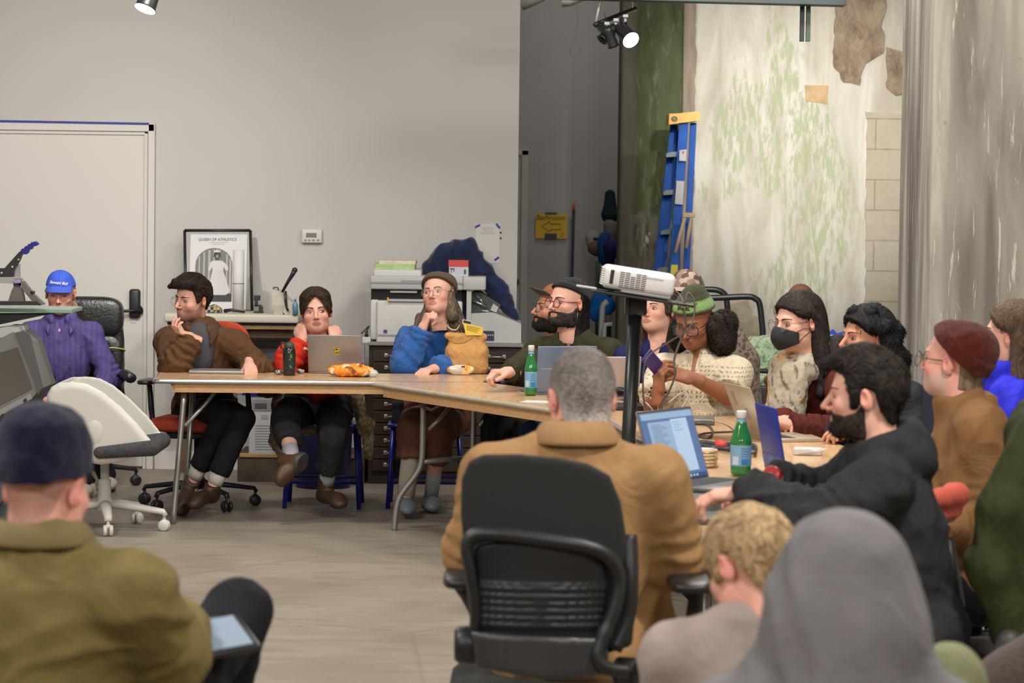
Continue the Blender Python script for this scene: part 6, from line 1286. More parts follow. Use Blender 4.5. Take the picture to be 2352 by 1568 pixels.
t = empty('small_card', (float(PD(1073, 745, 15.76)[0]), 15.76, float(PD(1073, 748, 15.76)[2])), 'small black and white card behind the yellow flyer', 'card'); b = MB(); psolid(b, t, [(1063, 733), (1084, 737), (1083, 749), (1062, 744)], 15.75, .003); b.build('card', mat('box_white'), t); b = MB(); psolid(b, t, [(1065, 735), (1082, 739), (1081, 744), (1064, 741)], 15.747, .002); b.build('card_print', BLKP, t)
t = empty('fruit_peel', (float(PD(1043, 755, 15.7)[0]), 15.7, float(PD(1043, 762, 15.7)[2])), 'pale yellow leaf-like scrap on the top of the tan bag', 'scrap'); b = MB(); b.tube(bez([at(t, 1027, 748, 15.7), at(t, 1036, 756, 15.7), at(t, 1048, 757, 15.7), at(t, 1056, 746, 15.7)], 4), [.004, .006, .008, .009, .010, .009, .009, .009, .008, .008, .006, .005, .003], 8, flat=.4); b.build('scrap', mat('pale_yellow', (.60, .50, .25), .6), t)
c = zt_(1058, 861); t = empty('snack_bag', c, 'clear and orange snack bag in front of the tan bag', 'snack bag'); pillow(t, c+A((0, 0, .028)), .072, .018, .028, 0, None, PLB, 'bag_body', .004, .004, colf=lambda V: np.where((V[:, 0] < c[0]-.055)[:, None], hex2('e89030'), np.where((V[:, 0] < c[0]+.005)[:, None], hex2('c8bcb0'), np.where((perlin(V*30) > -.2)[:, None], hex2('ec9430'), hex2('e8c090')))))
b = MB(); b.tube([A((.004, -.019, .045)), A((.022, -.019, .047))], .005, 8, flat=.7); b.build('blue_logo', mat('logo_blue', (.01, .02, .25), .5), t)
# phone
c = zt_(1143, 877); t = empty('smartphone', c, 'dark phone lying flat under the bearded man\'s fist', 'phone'); b = MB(); b.box((0, 0, .004), (.14, .072, .008), .003, seg=3, rot=rotm(z=-.1)); b.build('phone_body', mat('phone_dark', (.05, .04, .045), .2, spec=.6), t)
GLS = mat('green_bottle_glass', (.015, .17, .035), .06, spec=.7, coat=.3); LBLB = mat('label_blue', (.16, .33, .50), .5)
def pbottle(c, label, h, r):
    t = empty('mineral_water_bottle', c, label, 'bottle', None); k = h/.23
    prof = [(0, .004), (r*.7, 0), (r*.95, .006), (r, .02), (r*.97, .03), (r, .04), (r, .115*k), (r*1.04, .122*k), (r*.98, .130*k), (r*.86, .148*k), (r*.55, .180*k), (r*.42, .198*k), (r*.40, .212*k), (0, .212*k)]
    b = MB(); b.lathe(prof, n=28); b.build('bottle_body', GLS, t); b = MB(); b.lathe([(r*1.012, .036*k), (r*1.015, .04*k), (r*1.015, .106*k), (r*1.012, .110*k)], n=28); b.build('label', LBLB, t)
    b = MB(); b.lathe([(r*.42, .205*k), (r*.50, .206*k), (r*.50, .228*k), (r*.44, .232*k), (0, .232*k)], n=24); b.build('cap', mat('cap_white', (.6, .6, .58), .5), t); b = MB(); b.lathe([(r*.45, .190*k), (r*.47, .192*k), (r*.43, .204*k)], n=20); b.build('neck_label', LBLB, t)
    b = MB(); b.box((-r*.55, -r*.86, .056*k), (r*.62, .002, .03*k), rot=rotm(z=-.55)); b.build('barcode_patch', mat('label_pale', (.42, .52, .60), .5), t); b = MB(); b.box((r*.35, -r*.98, .052*k), (r*.75, .002, .02*k), rot=rotm(z=.35)); b.build('label_band', mat('label_deep', (.02, .18, .42), .5), t)
    b = MB()
    for q in range(4): b.box((r*.30, -r*1.0, (.072+q*.009)*k), (r*.7, .0015, .0022), rot=rotm(z=.30))
    b.build('label_lines', mat('label_pale2', (.10, .22, .36), .5), t); return t
pbottle(zt_(1219, 908), 'green mineral water bottle with blue label beside the blue laptop', .238, .030); pbottle(zt_(1701, 1092), 'green mineral water bottle near the coaster stack, the closer of the two', .222, .036)
t, lid, fr, s = laptop('laptop', zt_(1296, 905), 198, 'pale blue laptop, its lid towards us, before the bearded man in the black beanie', w=.30, d=.225, ang=100, col=(.20, .26, .36))
onlid(lid, fr, s, .03, .115, .20, .004, mat('pale_tape2', (.36, .37, .38), .6), 'tape_strip', .0068)
t, lid, fr, s = laptop('laptop', zt_(1395, 918), 190, 'pinkish silver laptop with a round purple sticker left of the black pole', w=.30, d=.20, ang=104, col=(.50, .40, .38))
b = MB(); b.m = fr
for k in range(6):
    z_ = .175-k*.011; w_ = .032*math.sin(math.pi*(k+.8)/6.6)+.008; b.box((-.085-.004*k, z_, -.0068 if s > 0 else .0068), (w_*(.8 if k % 2 else 1), .008, .001))
b.build('sticker', mat('sticker_purple', (.06, .02, .16), .5), lid)
c = zt_(1224, 923); t = empty('paper_sheet', c, 'white sheet of paper at the table edge below the green bottle', 'paper'); b = MB(); b.box((.06, 0, .001), (.22, .15, .001), rot=rotm(z=-.25)); b.build('sheet', mat('paper_white'), t)
c = zt_(1445, 942); t = empty('closed_laptop', c, 'black closed laptop under cables left of the papers', 'laptop'); b = MB(); b.box((0, .08, .012), (.26, .2, .022), .004, seg=3); b.build('base', mat('thick_black', (.02, .02, .022), .4), t)
c = zt_(1440, 925, ZT+.024); t = empty('cable_bundle', c, 'heap of grey cables on the closed black laptop', 'cable'); b = MB()
for k in range(7): b.tube(bez([(-.13+.01*k, .0+.01*k, .004), (-.05, .02*math.sin(k), .03+.006*k), (.02, .03*math.cos(k), .03+.004*k), (.09+.01*k, -.02+.006*k, .006)], 6), .0045, 6)
b.build('cable', mat('cable_dark', (.03, .03, .033), .5), t)
# LED hub, papers, white wires
c = zt_(1522, 925, ZT+.03); t = empty('usb_hub', c, 'black adaptor stick glowing blue beside the papers', 'adaptor'); b = MB(); b.box((-.02, 0, .008), (.09, .022, .016), .004, rot=rotm(y=.05)); b.build('adaptor_body', BLKP, t); b = MB(); b.tube([(.022, 0, .006), (.060, 0, .004)], .008, 10); b.build('blue_light', mat('led_blue', (.02, .02, .5), .3, emis=1.2, ecol=(.01, .01, 1)), t); b = MB(); b.lathe([(0, -.004), (.004, 0), (0, .004)], (.035, -.008, .012)); b.build('light_point', mat('led_white', (.6, .7, 1), .3, emis=6, ecol=(.5, .6, 1)), t)
for k, (x_, y_, z_, rz) in enumerate(((1585, 936, .004, .04), (1600, 932, .012, -.06), (1575, 928, .020, .08))):
    c = zt_(x_, y_, ZT+z_); t = empty('paper_sheets', c, ('lowest', 'middle', 'topmost')[k]+' of the loose white papers in front of the green-beanied person', 'paper', 'loose white papers'); b = MB(); b.grid(lambda u, v, k=k, rz=rz: ((u-.5)*.29*math.cos(rz)-(v-.5)*.2*math.sin(rz), (u-.5)*.29*math.sin(rz)+(v-.5)*.2*math.cos(rz), .002+.006*max(0, u-.7)/.3*(k+1)*.7), 8, 4, .003); b.build('sheets', mat('paper_white'), t)
t = empty('white_cable', zt_(1500, 945), 'white cable curling by the adaptor', 'cable'); b = MB()
for q in ([(1470, 915), (1490, 930), (1500, 945), (1498, 958)], [(1472, 905), (1500, 915), (1512, 935), (1506, 952)], [(1535, 925), (1560, 905), (1575, 900), (1578, 915), (1560, 945), (1548, 960)]):
    b.tube(bez([PD(x, y, 12.75)-A(t.location) for x, y in q], 6), .0028, 6)
b.build('wire', mat('wire_white', (.5, .49, .46), .5), t)
c = zt_(1580, 976); t = empty('dark_notebook', c, 'dark grey hard case lying before the papers', 'case'); b = MB(); b.box((0, .10, .014), (.235, .19, .026), .006, seg=3, rot=rotm(z=-.05)); b.build('case_body', mat('case_grey', (.10, .095, .085), .4), t); b = MB(); b.box((0, .10, .0275), (.225, .18, .002), rot=rotm(z=-.05)); b.build('case_lid', mat('case_grey2', (.13, .125, .11), .35), t)
c = zt_(1620, 1000); t = empty('curled_sheet', c, 'large white sheet curling over the dark case', 'paper'); b = MB()
b.grid(lambda u, v: tuple((PD(1553+137*u+8*v, 972-26*math.sin(u*2.2)+30*u**2+20*max(0, u-.75)*2, 12.1-.25*v)+A((0, -.45*u, 0)))-A(t.location)), 20, 4, .001); b.build('sheet', mat('paper_white'), t)
# black cables over the table
t = empty('power_cable', zt_(1620, 1030), 'dark cable snaking past the coil with a red strap', 'cable'); b = MB(); b.tube(bez([zt_(x, y, ZT+.006)-A(t.location) for x, y in ((1562, 985), (1590, 974), (1625, 976), (1637, 992), (1625, 1006), (1606, 1000), (1625, 994), (1690, 991), (1740, 991))], 7), .004, 8); b.build('cable', mat('cable_dark'), t)
t = empty('cable_coil', zt_(1650, 1030), 'coiled black cable held by a red strap', 'cable'); b = MB()
for k in range(6): b.tube(bez([zt_(x, y, ZT+.006+.006*(k % 3))-A(t.location) for x, y in ((1580, 1030-k), (1610, 1012+2*k), (1655, 1018+2.2*k), (1700, 1016+2.5*k), (1735, 1022+2*k), (1730, 1040), (1690, 1036-k), (1640, 1030-k), (1590, 1034-k))], 6), .0042, 6)
b.build('cable', mat('cable_dark'), t); b = MB(); c = zt_(1655, 1032)-A(t.location); b.tube([c+A((0, -.05, .018)), c+A((0, .06, .018))], .022, 10, flat=.75); b.build('red_strap', mat('strap_red', (.55, .03, .02), .6), t)
c = zt_(1619, 1075)+A((0, .05, 0)); t = empty('coaster_stack', c, 'stack of round wooden coasters in a brass wire holder', 'coasters'); CW = mat('coaster_wood', (.62, .47, .30), .6, noise=.1, nscale=30)
for k in range(5): b = MB(); b.lathe([(0, 0), (.046, 0), (.048, .002), (.048, .008), (.046, .010), (0, .010)], (0, 0, .004+k*.0125), 32); b.build('coaster', CW, t)
b = MB(); b.lathe([(0, 0), (.038, 0), (.038, .001), (0, .001)], (0, 0, .0651), 28); b.build('coaster_face', mat('coaster_grey', (.55, .52, .48), .6), t)
b = MB(); BR_ = mat('brass_wire', (.50, .34, .14), .3, metal=.8)
for z_ in (.003, .03, .055): b.tube([(.0505*math.cos(a_), .0505*math.sin(a_), z_) for a_ in np.linspace(0, 2*math.pi, 28, endpoint=False)], .0014, 6, closed=True)
for a_ in (-2.4, -.75, .8, 2.3): b.tube([(.051*math.cos(a_), .051*math.sin(a_), 0), (.051*math.cos(a_), .051*math.sin(a_), .066)], .0016, 6)
b.build('wire_holder', BR_, t)
# cream laptop side on
t, lid, fr, s = laptop('laptop', zt_(1742, 1014)+A((.0, .12, 0)), 105, 'cream-gold laptop seen side-on, open, behind the closer green bottle', w=.31, d=.22, ang=112, col=(.52, .43, .31))
onlid(lid, fr, s, .08, .16, .03, .06, mat('sticker_grey', (.30, .27, .22), .5), 'sticker', .0066); onlid(lid, fr, s, -.02, .10, .028, .05, mat('sticker_grey'), 'sticker', .0066)
c = zt_(1855, 1044); t = empty('power_adaptor', c, 'white square power adaptor wrapped in its thin cord', 'adaptor'); b = MB(); b.box((0, 0, .014), (.105, .07, .028), .006, seg=3, rot=rotm(z=-.15)); b.build('adaptor_body', mat('gloss_white', (.6, .56, .50), .3), t); b = MB()
for k in range(6): b.tube(bez([(-.05+.01*k, -.037, .004), (.0+.008*k, -.042, .016), (.05+.004*k, -.03, .026)], 5), .0018, 5)
b.build('cord', mat('wire_white'), t)
# blue-taped laptop
t, lid, fr, s = laptop('laptop', zt_(1784, 1092), 100, 'laptop whose lid is covered in blue tape, standing edge-on', w=.28, d=.235, ang=100, col=(.30, .28, .27), lidcol=(.008, .03, .33), keys=False)
onlid(lid, fr, s, .0, .045, .27, .03, mat('tape_light_blue', (.10, .17, .42), .6), 'tape_band', .0068)
# dark laptop with lit document screen
a_, e_ = zt_(1492, 1163), zt_(1612, 1128); hc_ = (a_+e_)/2; dv = e_-a_; print('laptop hinge len', np.linalg.norm(dv), math.degrees(math.atan2(dv[1], dv[0])))
yaw_ = 58
SCR = mat('screen_blue', (.05, .08, .15), .2, emis=.75, ecol=(.13, .27, .60)); DOC = mat('screen_doc', (.2, .3, .4), .2, emis=.85, ecol=(.30, .46, .72)); DOC2 = mat('screen_panel', (.3, .4, .5), .2, emis=.9, ecol=(.42, .60, .90)); TXT = mat('screen_text', (.1, .14, .25), .3, emis=.5, ecol=(.15, .22, .42)); DSK = mat('screen_taskbar', (.02, .05, .12), .2, emis=.5, ecol=(.02, .10, .40))
t, lid, fr, s = laptop('laptop', hc_+A((.02, .0, 0)), yaw_, 'dark laptop with lit document on screen, between tan jacket and hoodie', w=.355, d=.238, ang=108, col=(.13, .125, .12), scr=SCR, z=ZT+.045)
W_, H_ = .343, .221; b_ = {m_: MB() for m_ in ('doc', 'pan', 'txt', 'bar')}; zo = .0012 if s > 0 else -.0072
def sb(key, u0, v0, u1, v1, dz=0): q = b_[key]; q.m = fr; q.box(((u0+u1)/2*W_-W_/2, .008+(v0+v1)/2*H_, zo+(dz if s > 0 else -dz)), ((u1-u0)*W_, (v1-v0)*H_, .0004))
sb('doc', .03, .90, .99, .99); sb('bar', .03, .0, .99, .06); sb('doc', .12, .08, .62, .86); sb('pan', .55, .10, .86, .88, .0003)
for k in range(26): sb('txt', .17, .81-k*.028, .17+.30*(.55+.45*math.sin(k*2.3)**2), .817-k*.028, .0006)
for k in range(4): sb('txt', .59, .83-k*.04, .70+.05*(k % 2), .835-k*.04, .0009)
for k in range(9): sb('pan', .30+k*.06, .015, .33+k*.06, .045, .0006)
b_['doc'].build('screen_page', DOC, lid); b_['pan'].build('screen_panel', DOC2, lid); b_['txt'].build('screen_text', TXT, lid); b_['bar'].build('screen_taskbar', DSK, lid)
c = zt_(1622, 1204); t = empty('closed_laptop', c, 'closed dark laptop lying nearest us under the open one', 'laptop'); b = MB(); b.box((.03, .12, .011), (.34, .26, .02), .004, seg=3, rot=rotm(z=.1)); b.build('base', mat('laptop_dark2', (.10, .09, .08), .35, metal=.3), t); b = MB(); b.box((.03, .12, .0215), (.33, .25, .002), rot=rotm(z=.1)); b.build('lid', mat('laptop_dark3', (.22, .23, .21), .2, metal=.2), t)
t = empty('book', zt_(1560, 1190), 'grey hard-backed book beneath the open dark laptop', 'book'); b = MB(); b.box((.08, .22, .022), (.34, .30, .042), .004, rot=rotm(z=.9)); b.build('cover', mat('book_grey', (.09, .09, .088), .4), t)
# projector stand
SX = PD(1443, 985, 11.72); t = empty('projector_stand', (SX[0], SX[1], 0), 'black pole stand holding up the projector', 'stand'); PB = mat('stand_black', (.010, .010, .011), .35, spec=.5)
tp = at(t, 1459, 712, 11.75); b = MB(); b.tube([(-.025, 0, .25), (0, 0, .70), tp], .028, 16); b.build('pole', PB, t); b = MB(); b.tube([(-.025, 0, .02), (-.02, 0, .5)], .034, 16); b.build('lower_sleeve', PB, t)
for k in range(3): a_ = 2.1*k+.3; b = MB(); b.tube([(-.025, 0, .38), (-.025+.38*math.cos(a_), .38*math.sin(a_), .012)], .011, 8); b.build('leg', PB, t)
b = MB(); b.box(at(t, 1461, 703, 11.75), (.085, .06, .075), .012, seg=3); pbox(b, t, 1436, 684, 1446, 722, 11.70, .09, .004); b.lathe([(0, -.035), (.007, -.035), (.007, 0)], at(t, 1457, 713, 11.75), rot=rotm(x=math.pi/2)); b.build('tilt_bracket', PB, t)
ex = PD(1570, 696, 11.65)-PD(1380, 667, 11.65); ex /= np.linalg.norm(ex); up_ = np.cross(ex, A((0, -1., 0))); up_ = up_ if up_[2] > 0 else -up_; pc = at(t, 1470, 681, 11.65); fp_ = frame(pc, ex, (0, 1, 0)); b = MB(); b.m = fp_; b.box((0.01, .06, -.004), (.40, .30, .010), .003); b.build('tray', PB, t)
b = MB(); b.m = fp_; b.box((-.215, -.02, .006), (.08, .05, .008), .002); b.build('tray_clamp', OFFW, t)
pr = empty('projector', A(t.location)+pc+A((0, .06, .01)), 'white projector with side vents on top of the black stand', 'projector'); fr2 = frame((0, 0, 0), ex, (0, 1, 0)); PW = mat('projector_white', (.60, .59, .57), .3, spec=.5)
b = MB(); b.m = fr2; b.box((-.015, .0, .050), (.285, .24, .092), .022, seg=5); b.box((.02, .0, .012), (.20, .22, .03), .008, seg=3); b.build('housing', PW, pr)
b = MB(); b.m = fr2; b.box((-.122, -.118, .052), (.014, .012, .055), .002); b.build('side_slot', BLKP, pr); b = MB(); b.m = fr2
for r in range(9):
    for k in range(5):
        if r > 6 and k == 2: continue
        b.box((-.082+k*.0215, -.1195, .018+r*.0072), (.0185, .002, .0034))
b.build('vent_slots', mat('vent_dark', (.05, .03, .03), .6), pr); b = MB(); b.m = fr2
for k in range(8): b.tube([(-.158, -.11, .018+k*.009), (-.158, .11, .018+k*.009)], .0035, 6)
b.build('end_ribs', PW, pr); b = MB(); b.m = fr2; b.box((.045, -.121, .070), (.07, .001, .0025)); b.box((.0, -.121, .042), (.006, .001, .003)); b.build('housing_detail', mat('detail_grey', (.42, .42, .42), .4), pr)
b = MB(); b.m = fr2; b.tube([(-.118, -.09, -.004), (-.118, -.09, .012)], .012, 10); b.build('foot', BLKP, pr)
CB = mat('cable_grey', (.10, .085, .08), .45); t = empty('video_cable', PD(1572, 700, 11.6), 'thick dark cable hanging from the projector tray in front of the green beanie', 'cable')
b = MB(); b.tube(bez([at(t, x, y, D_) for x, y, D_ in ((1568, 706, 11.6), (1574, 730, 11.6), (1574, 755, 11.6), (1556, 800, 11.6), (1548, 830, 11.6), (1551, 860, 11.6), (1536, 900, 11.7), (1518, 930, 11.8), (1517, 955, 11.9), (1512, 972, 12.0))], 6), .0045, 8); b.build('cable', CB, t); b = MB(); b.tube([at(t, 1569, 697, 11.6), at(t, 1569, 704, 11.6)], .010, 10); b.build('red_plug', mat('plug_red', (.75, .07, .03), .5), t)
t = empty('power_lead', PD(1580, 690, 11.55), 'thinner grey cable looping from the projector down to the table', 'cable'); b = MB(); b.tube(bez([at(t, x, y, D_) for x, y, D_ in ((1545, 668, 11.75), (1560, 675, 11.6), (1572, 695, 11.55), (1580, 672, 11.55), (1594, 690, 11.55), (1594, 725, 11.55), (1580, 758, 11.55), (1545, 780, 11.6), (1495, 812, 11.6), (1480, 840, 11.6), (1477, 900, 11.7), (1484, 940, 11.8), (1493, 968, 12.0))], 6), .0035, 8); b.build('cable', CB, t)
# blue and white carton glimpsed by the wall
t = empty('small_carton', PD(1926, 772, 15.5), 'small blue and white packet glimpsed beside the black curls', 'packet'); b = MB(); psolid(b, t, [(1905, 766), (1914, 756), (1924, 766), (1938, 762), (1938, 782), (1905, 780)], 15.5, .05); b.build('packet', mat('packet_blue', (.01, .06, .40), .5), t); b = MB(); psolid(b, t, [(1906, 768), (1936, 772), (1936, 778), (1908, 776)], 15.495, .004); b.build('packet_band', mat('box_white'), t)
# left edge: green bench, stapler, grey machine
t = empty('work_bench', (float(PD(20, 720, 14.9)[0]), 15.0, 0), 'green-topped bench end jutting in at the left edge', 'bench'); GM = mat('cutting_green', (.20, .36, .24), .45); GT = mat('bench_top_pale', (.40, .45, .41), .4)
zb_ = float(at(t, 100, 721, 14.8)[2]); x1_ = float(at(t, 157, 715, 14.8)[0]); b = MB(); b.box((x1_-.45, .10, zb_+.010), (.9, .36, .018), .002); b.build('bench_edge', GM, t); b = MB(); b.box((x1_-.45, .10, zb_+.0205), (.896, .356, .003)); b.build('bench_top', GT, t); b = MB(); psolid(b, t, [(-200, 722), (110, 722), (0, 745), (-200, 760)], 14.95, .2); b.build('bracket', BLKP, t)
b = MB(); b.box((x1_-.85, .2, zb_/2), (.06, .06, zb_)); b.build('post', BLKP, t); zb_ += .022
t = empty('heavy_stapler', PD(30, 700, 14.85), 'heavy-duty stapler with a raised lever and blue grip on the green bench', 'stapler'); SB = mat('stapler_black', (.02, .02, .022), .35)
t.location.z = zb_; b = MB(); psolid(b, t, [(-60, 692), (84, 692), (92, 697), (92, 701), (-60, 701)], 14.78, .09); b.build('base', SB, t)
b = MB(); psolid(b, t, [(18, 694), (26, 668), (33, 654), (48, 654), (55, 694)], 14.8, .06); b.build('support', mat('stapler_grey', (.14, .12, .11), .5), t)
b = MB(); psolid(b, t, [(33, 640), (48, 640), (48, 656), (30, 656)], 14.79, .06); psolid(b, t, [(-60, 616), (-60, 638), (30, 636), (30, 622), (45, 596), (52, 578), (44, 578), (10, 616)], 14.8, .05); b.build('lever', SB, t)
b = MB(); psolid(b, t, [(-60, 640), (46, 637), (60, 652), (-60, 648)], 14.8, .05); b.build('magazine', mat('stapler_silver', (.45, .45, .44), .3, metal=.6), t)
b = MB(); psolid(b, t, [(33, 616), (44, 606), (44, 636), (33, 636)], 14.83, .04); b.build('link_plate', mat('stapler_silver'), t)
b = MB(); psolid(b, t, [(40, 650), (55, 646), (78, 676), (103, 699), (90, 702), (72, 690)], 14.79, .05); b.build('clinch_arm', mat('stapler_steel', (.16, .15, .14), .35, metal=.5, noise=.5, nscale=90), t)
b = MB(); b.tube([at(t, 70, 672, 14.77), at(t, 80, 670, 14.77)], .007, 8); b.build('thumb_screw', SB, t)
b = MB(); psolid(b, t, [(31, 641), (47, 641), (47, 650), (33, 650)], 14.775, .01); b.build('lilac_tag', mat('lilac', (.32, .26, .50), .6), t)
g_ = [(46, 577), (50, 571), (55, 570), (58, 565), (62, 565), (65, 560), (69, 560), (72, 556), (77, 556), (80, 554), (87, 560), (80, 565), (74, 566), (71, 572), (65, 574), (63, 580), (58, 584), (53, 584)]; b = MB(); psolid(b, t, g_, 14.78, .06); b.build('blue_grip', mat('grip_blue', (.004, .006, .20), .4), t)
for x_, y_ in ((42, 596), (28, 613), (3, 627)): b = MB(); b.lathe([(0, -.004), (.006, -.003), (.006, 0)], at(t, x_, y_, 14.79), rot=rotm(x=math.pi/2)); b.build('rivet', mat('stapler_silver'), t)
t = empty('grey_machine', (float(PD(20, 900, 14.7)[0]), 14.9, 0), 'grey office machine with a glossy slanted window at the left edge', 'machine'); GG = mat('machine_mid_grey', (.17, .165, .16), .45); GG2 = mat('machine_dark_grey', (.055, .065, .075), .45)
b = MB(); psolid(b, t, [(-200, 800), (-20, 772), (2, 776), (30, 762), (60, 790), (92, 893), (60, 930), (-200, 1060)], 14.6, .5); b.build('body', GG, t); b = MB(); psolid(b, t, [(-120, 770), (-10, 756), (0, 753), (30, 754), (34, 764), (0, 778), (-120, 800)], 14.62, .45); b.build('glass_lid', mat('machine_pale', (.42, .42, .42), .35), t)
b = MB(); psolid(b, t, [(-100, 830), (12, 806), (40, 797), (66, 868), (74, 892), (0, 930), (-100, 975)], 14.594, .008); b.build('window_frame', mat('chrome_glass', (.30, .29, .27), .12, metal=.9), t)
b = MB(); psolid(b, t, [(34, 764), (62, 762), (66, 770), (96, 892), (88, 905), (70, 850)], 14.585, .05); b.build('side_trim', mat('trim_dark', (.08, .08, .08), .45), t); b = MB(); psolid(b, t, [(-100, 985), (0, 940), (70, 903), (74, 915), (0, 955), (-100, 1005)], 14.585, .03); b.build('front_bar', mat('bar_grey', (.26, .25, .23), .45), t)
b = MB(); psolid(b, t, [(-100, 1010), (60, 925), (72, 918), (62, 960), (40, 1100), (-100, 1300)], 14.62, .4); b.build('lower_body', GG2, t); b = MB(); psolid(b, t, [(53, 918), (60, 914), (62, 921), (55, 925)], 14.58, .01); psolid(b, t, [(2, 952), (8, 949), (8, 956), (2, 959)], 14.58, .01); b.build('latch', BLKP, t)
b = MB(); b.box((at(t, -60, 1200, 14.8)[0], .0, .30), (.6, .45, .6), .01); b.build('pedestal', GG2, t)
t = empty('white_tray', (float(PD(88, 880, 14.95)[0]), 14.95, float(PD(88, 900, 14.95)[2])), 'white plastic box edge behind the grey machine', 'box'); b = MB(); psolid(b, t, [(78, 852), (96, 852), (102, 882), (102, 895), (78, 896)], 14.92, .15); psolid(b, t, [(70, 897), (88, 897), (84, 930), (68, 930)], 14.94, .12); b.build('tray', mat('gloss_white'), t)
# ------------------------------------------------------------ the people
def V3(*a): return A(a, float)
def collar_ring(r=.075, t=.014, up=.0, fl=1.6, tilt=0):
    def c(f, s, B, u, fw, rt): f.torus(s.N-u*.012+u*up+fw*.004, u+fw*tilt, r*s.sz, t*s.sz, k=.012, flat=fl)
    return c
def neck_open(depth=.05, r=.05):
    """opens the garment at the throat"""
    def c(f, s, B, u, fw, rt): f.cap(s.N+u*.10+fw*.03, s.N-u*depth+fw*(.088+depth*.3), r*s.sz, r*.72*s.sz, k=.008, op='s')
    return c
def chain(*fs): return lambda *a: [f(*a) for f in fs]
BLK = (.012, .012, .013); DENIM = (.02, .03, .06)
def small_hand(**k): return dict(curl=(30, 35, 25), **k)

def lengths(p, f, col, n=3500, ln=.16, seed=3, fl=(0, 0, -1)):
    V, Q = f.mesh(); V = smoothv(V, Q, 1); N = vnormals(V, Q); V2 = V+N*(.004*perlin(V*A((70, 70, 12))))[:, None]; F_ = A(fl, float)
    W, Q2, C = cmb([(V2, Q, A(col)*np.clip(1+.4*perlin(V*A((110, 110, 16))), .2, 3)[:, None]*.75), strands(f, V, None, n, lambda P, G: np.tile(F_, (len(P), 1)), ln, A(col), .0017, lift=.005, seed=seed, curl=.12)])
    return npmesh('hair_lengths', W, Q2, HAIRM, p.root, col=C, world=True)
def curls(p, pts, r, col, name='hair', amp=.016, sc=26, h=.0085, seed=2, tight=70, n=5000):
    P_ = [p.X(q) for q in pts]; rm = float(np.max(r)); f = Field(np.min(P_, 0)-rm-.05, np.max(P_, 0)+rm+.05, h)
    for i, q in enumerate(P_): f.ell(q, r[i] if isinstance(r, list) else r, k=.02)
    V, Q = f.mesh(); N = vnormals(V, Q); V2 = V+N*(amp*.5*perlin(V*sc+seed)+amp*.4*perlin(V*sc*2.2))[:, None]
    W, Q2, C = cmb([(V2, Q, A(col)*np.clip(1+.6*perlin(V*tight+seed), .1, 3)[:, None]), strands(f, V, None, n, lambda P, G: np.stack([perlin(P*30+i*7) for i in range(3)], 1)*.6+A((0, 0, -.6)), .05, A(col), .0014, steps=12, lift=.014, curl=1.5, cfreq=55, seed=seed, vary=.6)])
    return npmesh(name, W, Q2, HAIRM, p.root, col=C, world=True)
def turn_collar(p, name, m, r0=.062, r1=.098, up=.030, dn=-.022, pt=.06, half=2.5):
    b = MB()
    def fn(u, v):
        a = (u-.5)*2*half; e = abs(u-.5)*2; x = math.sin(a); y = math.cos(a); r = r0+(r1-r0)*math.sin(v*1.45); front = max(e-.62, 0)/.38
        z = up*(1-front*.55)+(dn-up-pt*front**1.5)*v**1.3; q = p.N+p.TR @ V3(x*r*(1+.05*front), y*r*.95-.008*front*v, z); return tuple(q)
    b.grid(fn, 40, 8, .004); o = b.build(name, m, p.root); o.data.transform(Matrix.Translation(-Vector(p.root.location))); return o
def footwear(p, i, toe, col, sock=None, sl=(.02, .10), sr=.046, boot=.05, name='boot', rr=1.12, laces=True, sole=None):
    an, K = p.AN[i], p.K[i]; d = (K-an)/np.linalg.norm(K-an); T = p.pt(toe); off = Matrix.Translation(-Vector(p.root.location)); p.shoe(an, T, col, boot=boot, name=name, upv=d, rr=rr, sole=sole)
    if sock: b = MB(); b.tube([an+d*sl[0], an+d*(sl[0]+sl[1])*.5, an+d*sl[1], an+d*(sl[1]+.004)], [sr*.93, sr*.97, sr, sr*.9], 16); o = b.build('sock', sock, p.root); o.data.transform(off)
    if laces:
        f = T-an; f -= d*(f@d); f /= np.linalg.norm(f); sd = np.cross(d, f); b = MB()
        for k in range(5): c = an+d*(.045-.024*k)+f*(.043*rr+.016*max(k-1, 0)); b.tube([c-sd*.020, c+f*.005+d*.004, c+sd*.020], .0028, 6)
        o = b.build('laces', mat('boot_lace', (.10, .07, .045), .8), p.root); o.data.transform(off)
# 1 blue cap, purple shirt, leather chair
p = Person('person in blue baseball cap and purple striped button shirt in black leather chair', 139, 674, 408, 2, -8, 1, tone='pink', pelvis=(0, .10), seat=.47, neck=(140, 728, .02), face=dict(open=.25, stubble=.3, stubc=(.35, .22, .14), browc=(.3, .2, .12), bn='blond'))
p.joints(wid=.168, drop=.075)
p.arm('R', None, (108, 918, -.22), small_hand()); p.arm('L', None, (222, 900, -.22), small_hand())
def shirtcol(c, n=34, c2=.72):
    def f(V, N, P=p):
        q = (V-P.N) @ P.TR; st = np.cos(q[:, 0]*2*math.pi*n); return A(c)*(1+.10*perlin(V*10))[:, None]*(1-.22*sstep(.2, .9, st))[:, None]
    return f
p.torso('shirt', None, COTTON, bulk=1.0, amp=.009, fsc=(9, 9, 6), colf=shirtcol(hex2('554a80')), collar=chain(collar_ring(.072, .016, .008), neck_open(.10, .042)), seed=1, armr=(.075, .066, .05))
turn_collar(p, 'shirt_collar', mat('purple_shirt', tuple(hex2('5c5088')), .8, noise=.1, nscale=40))
p.legs(hex2('23242c'), shoe=(.55, .5, .42), toes=None, ankles=[(250, 1100, .0), (204, 1118, -.35)])
p.cap(hex2('3f5cc4'), z0=.040, brim=.062, droop=.028, tilt=.12)
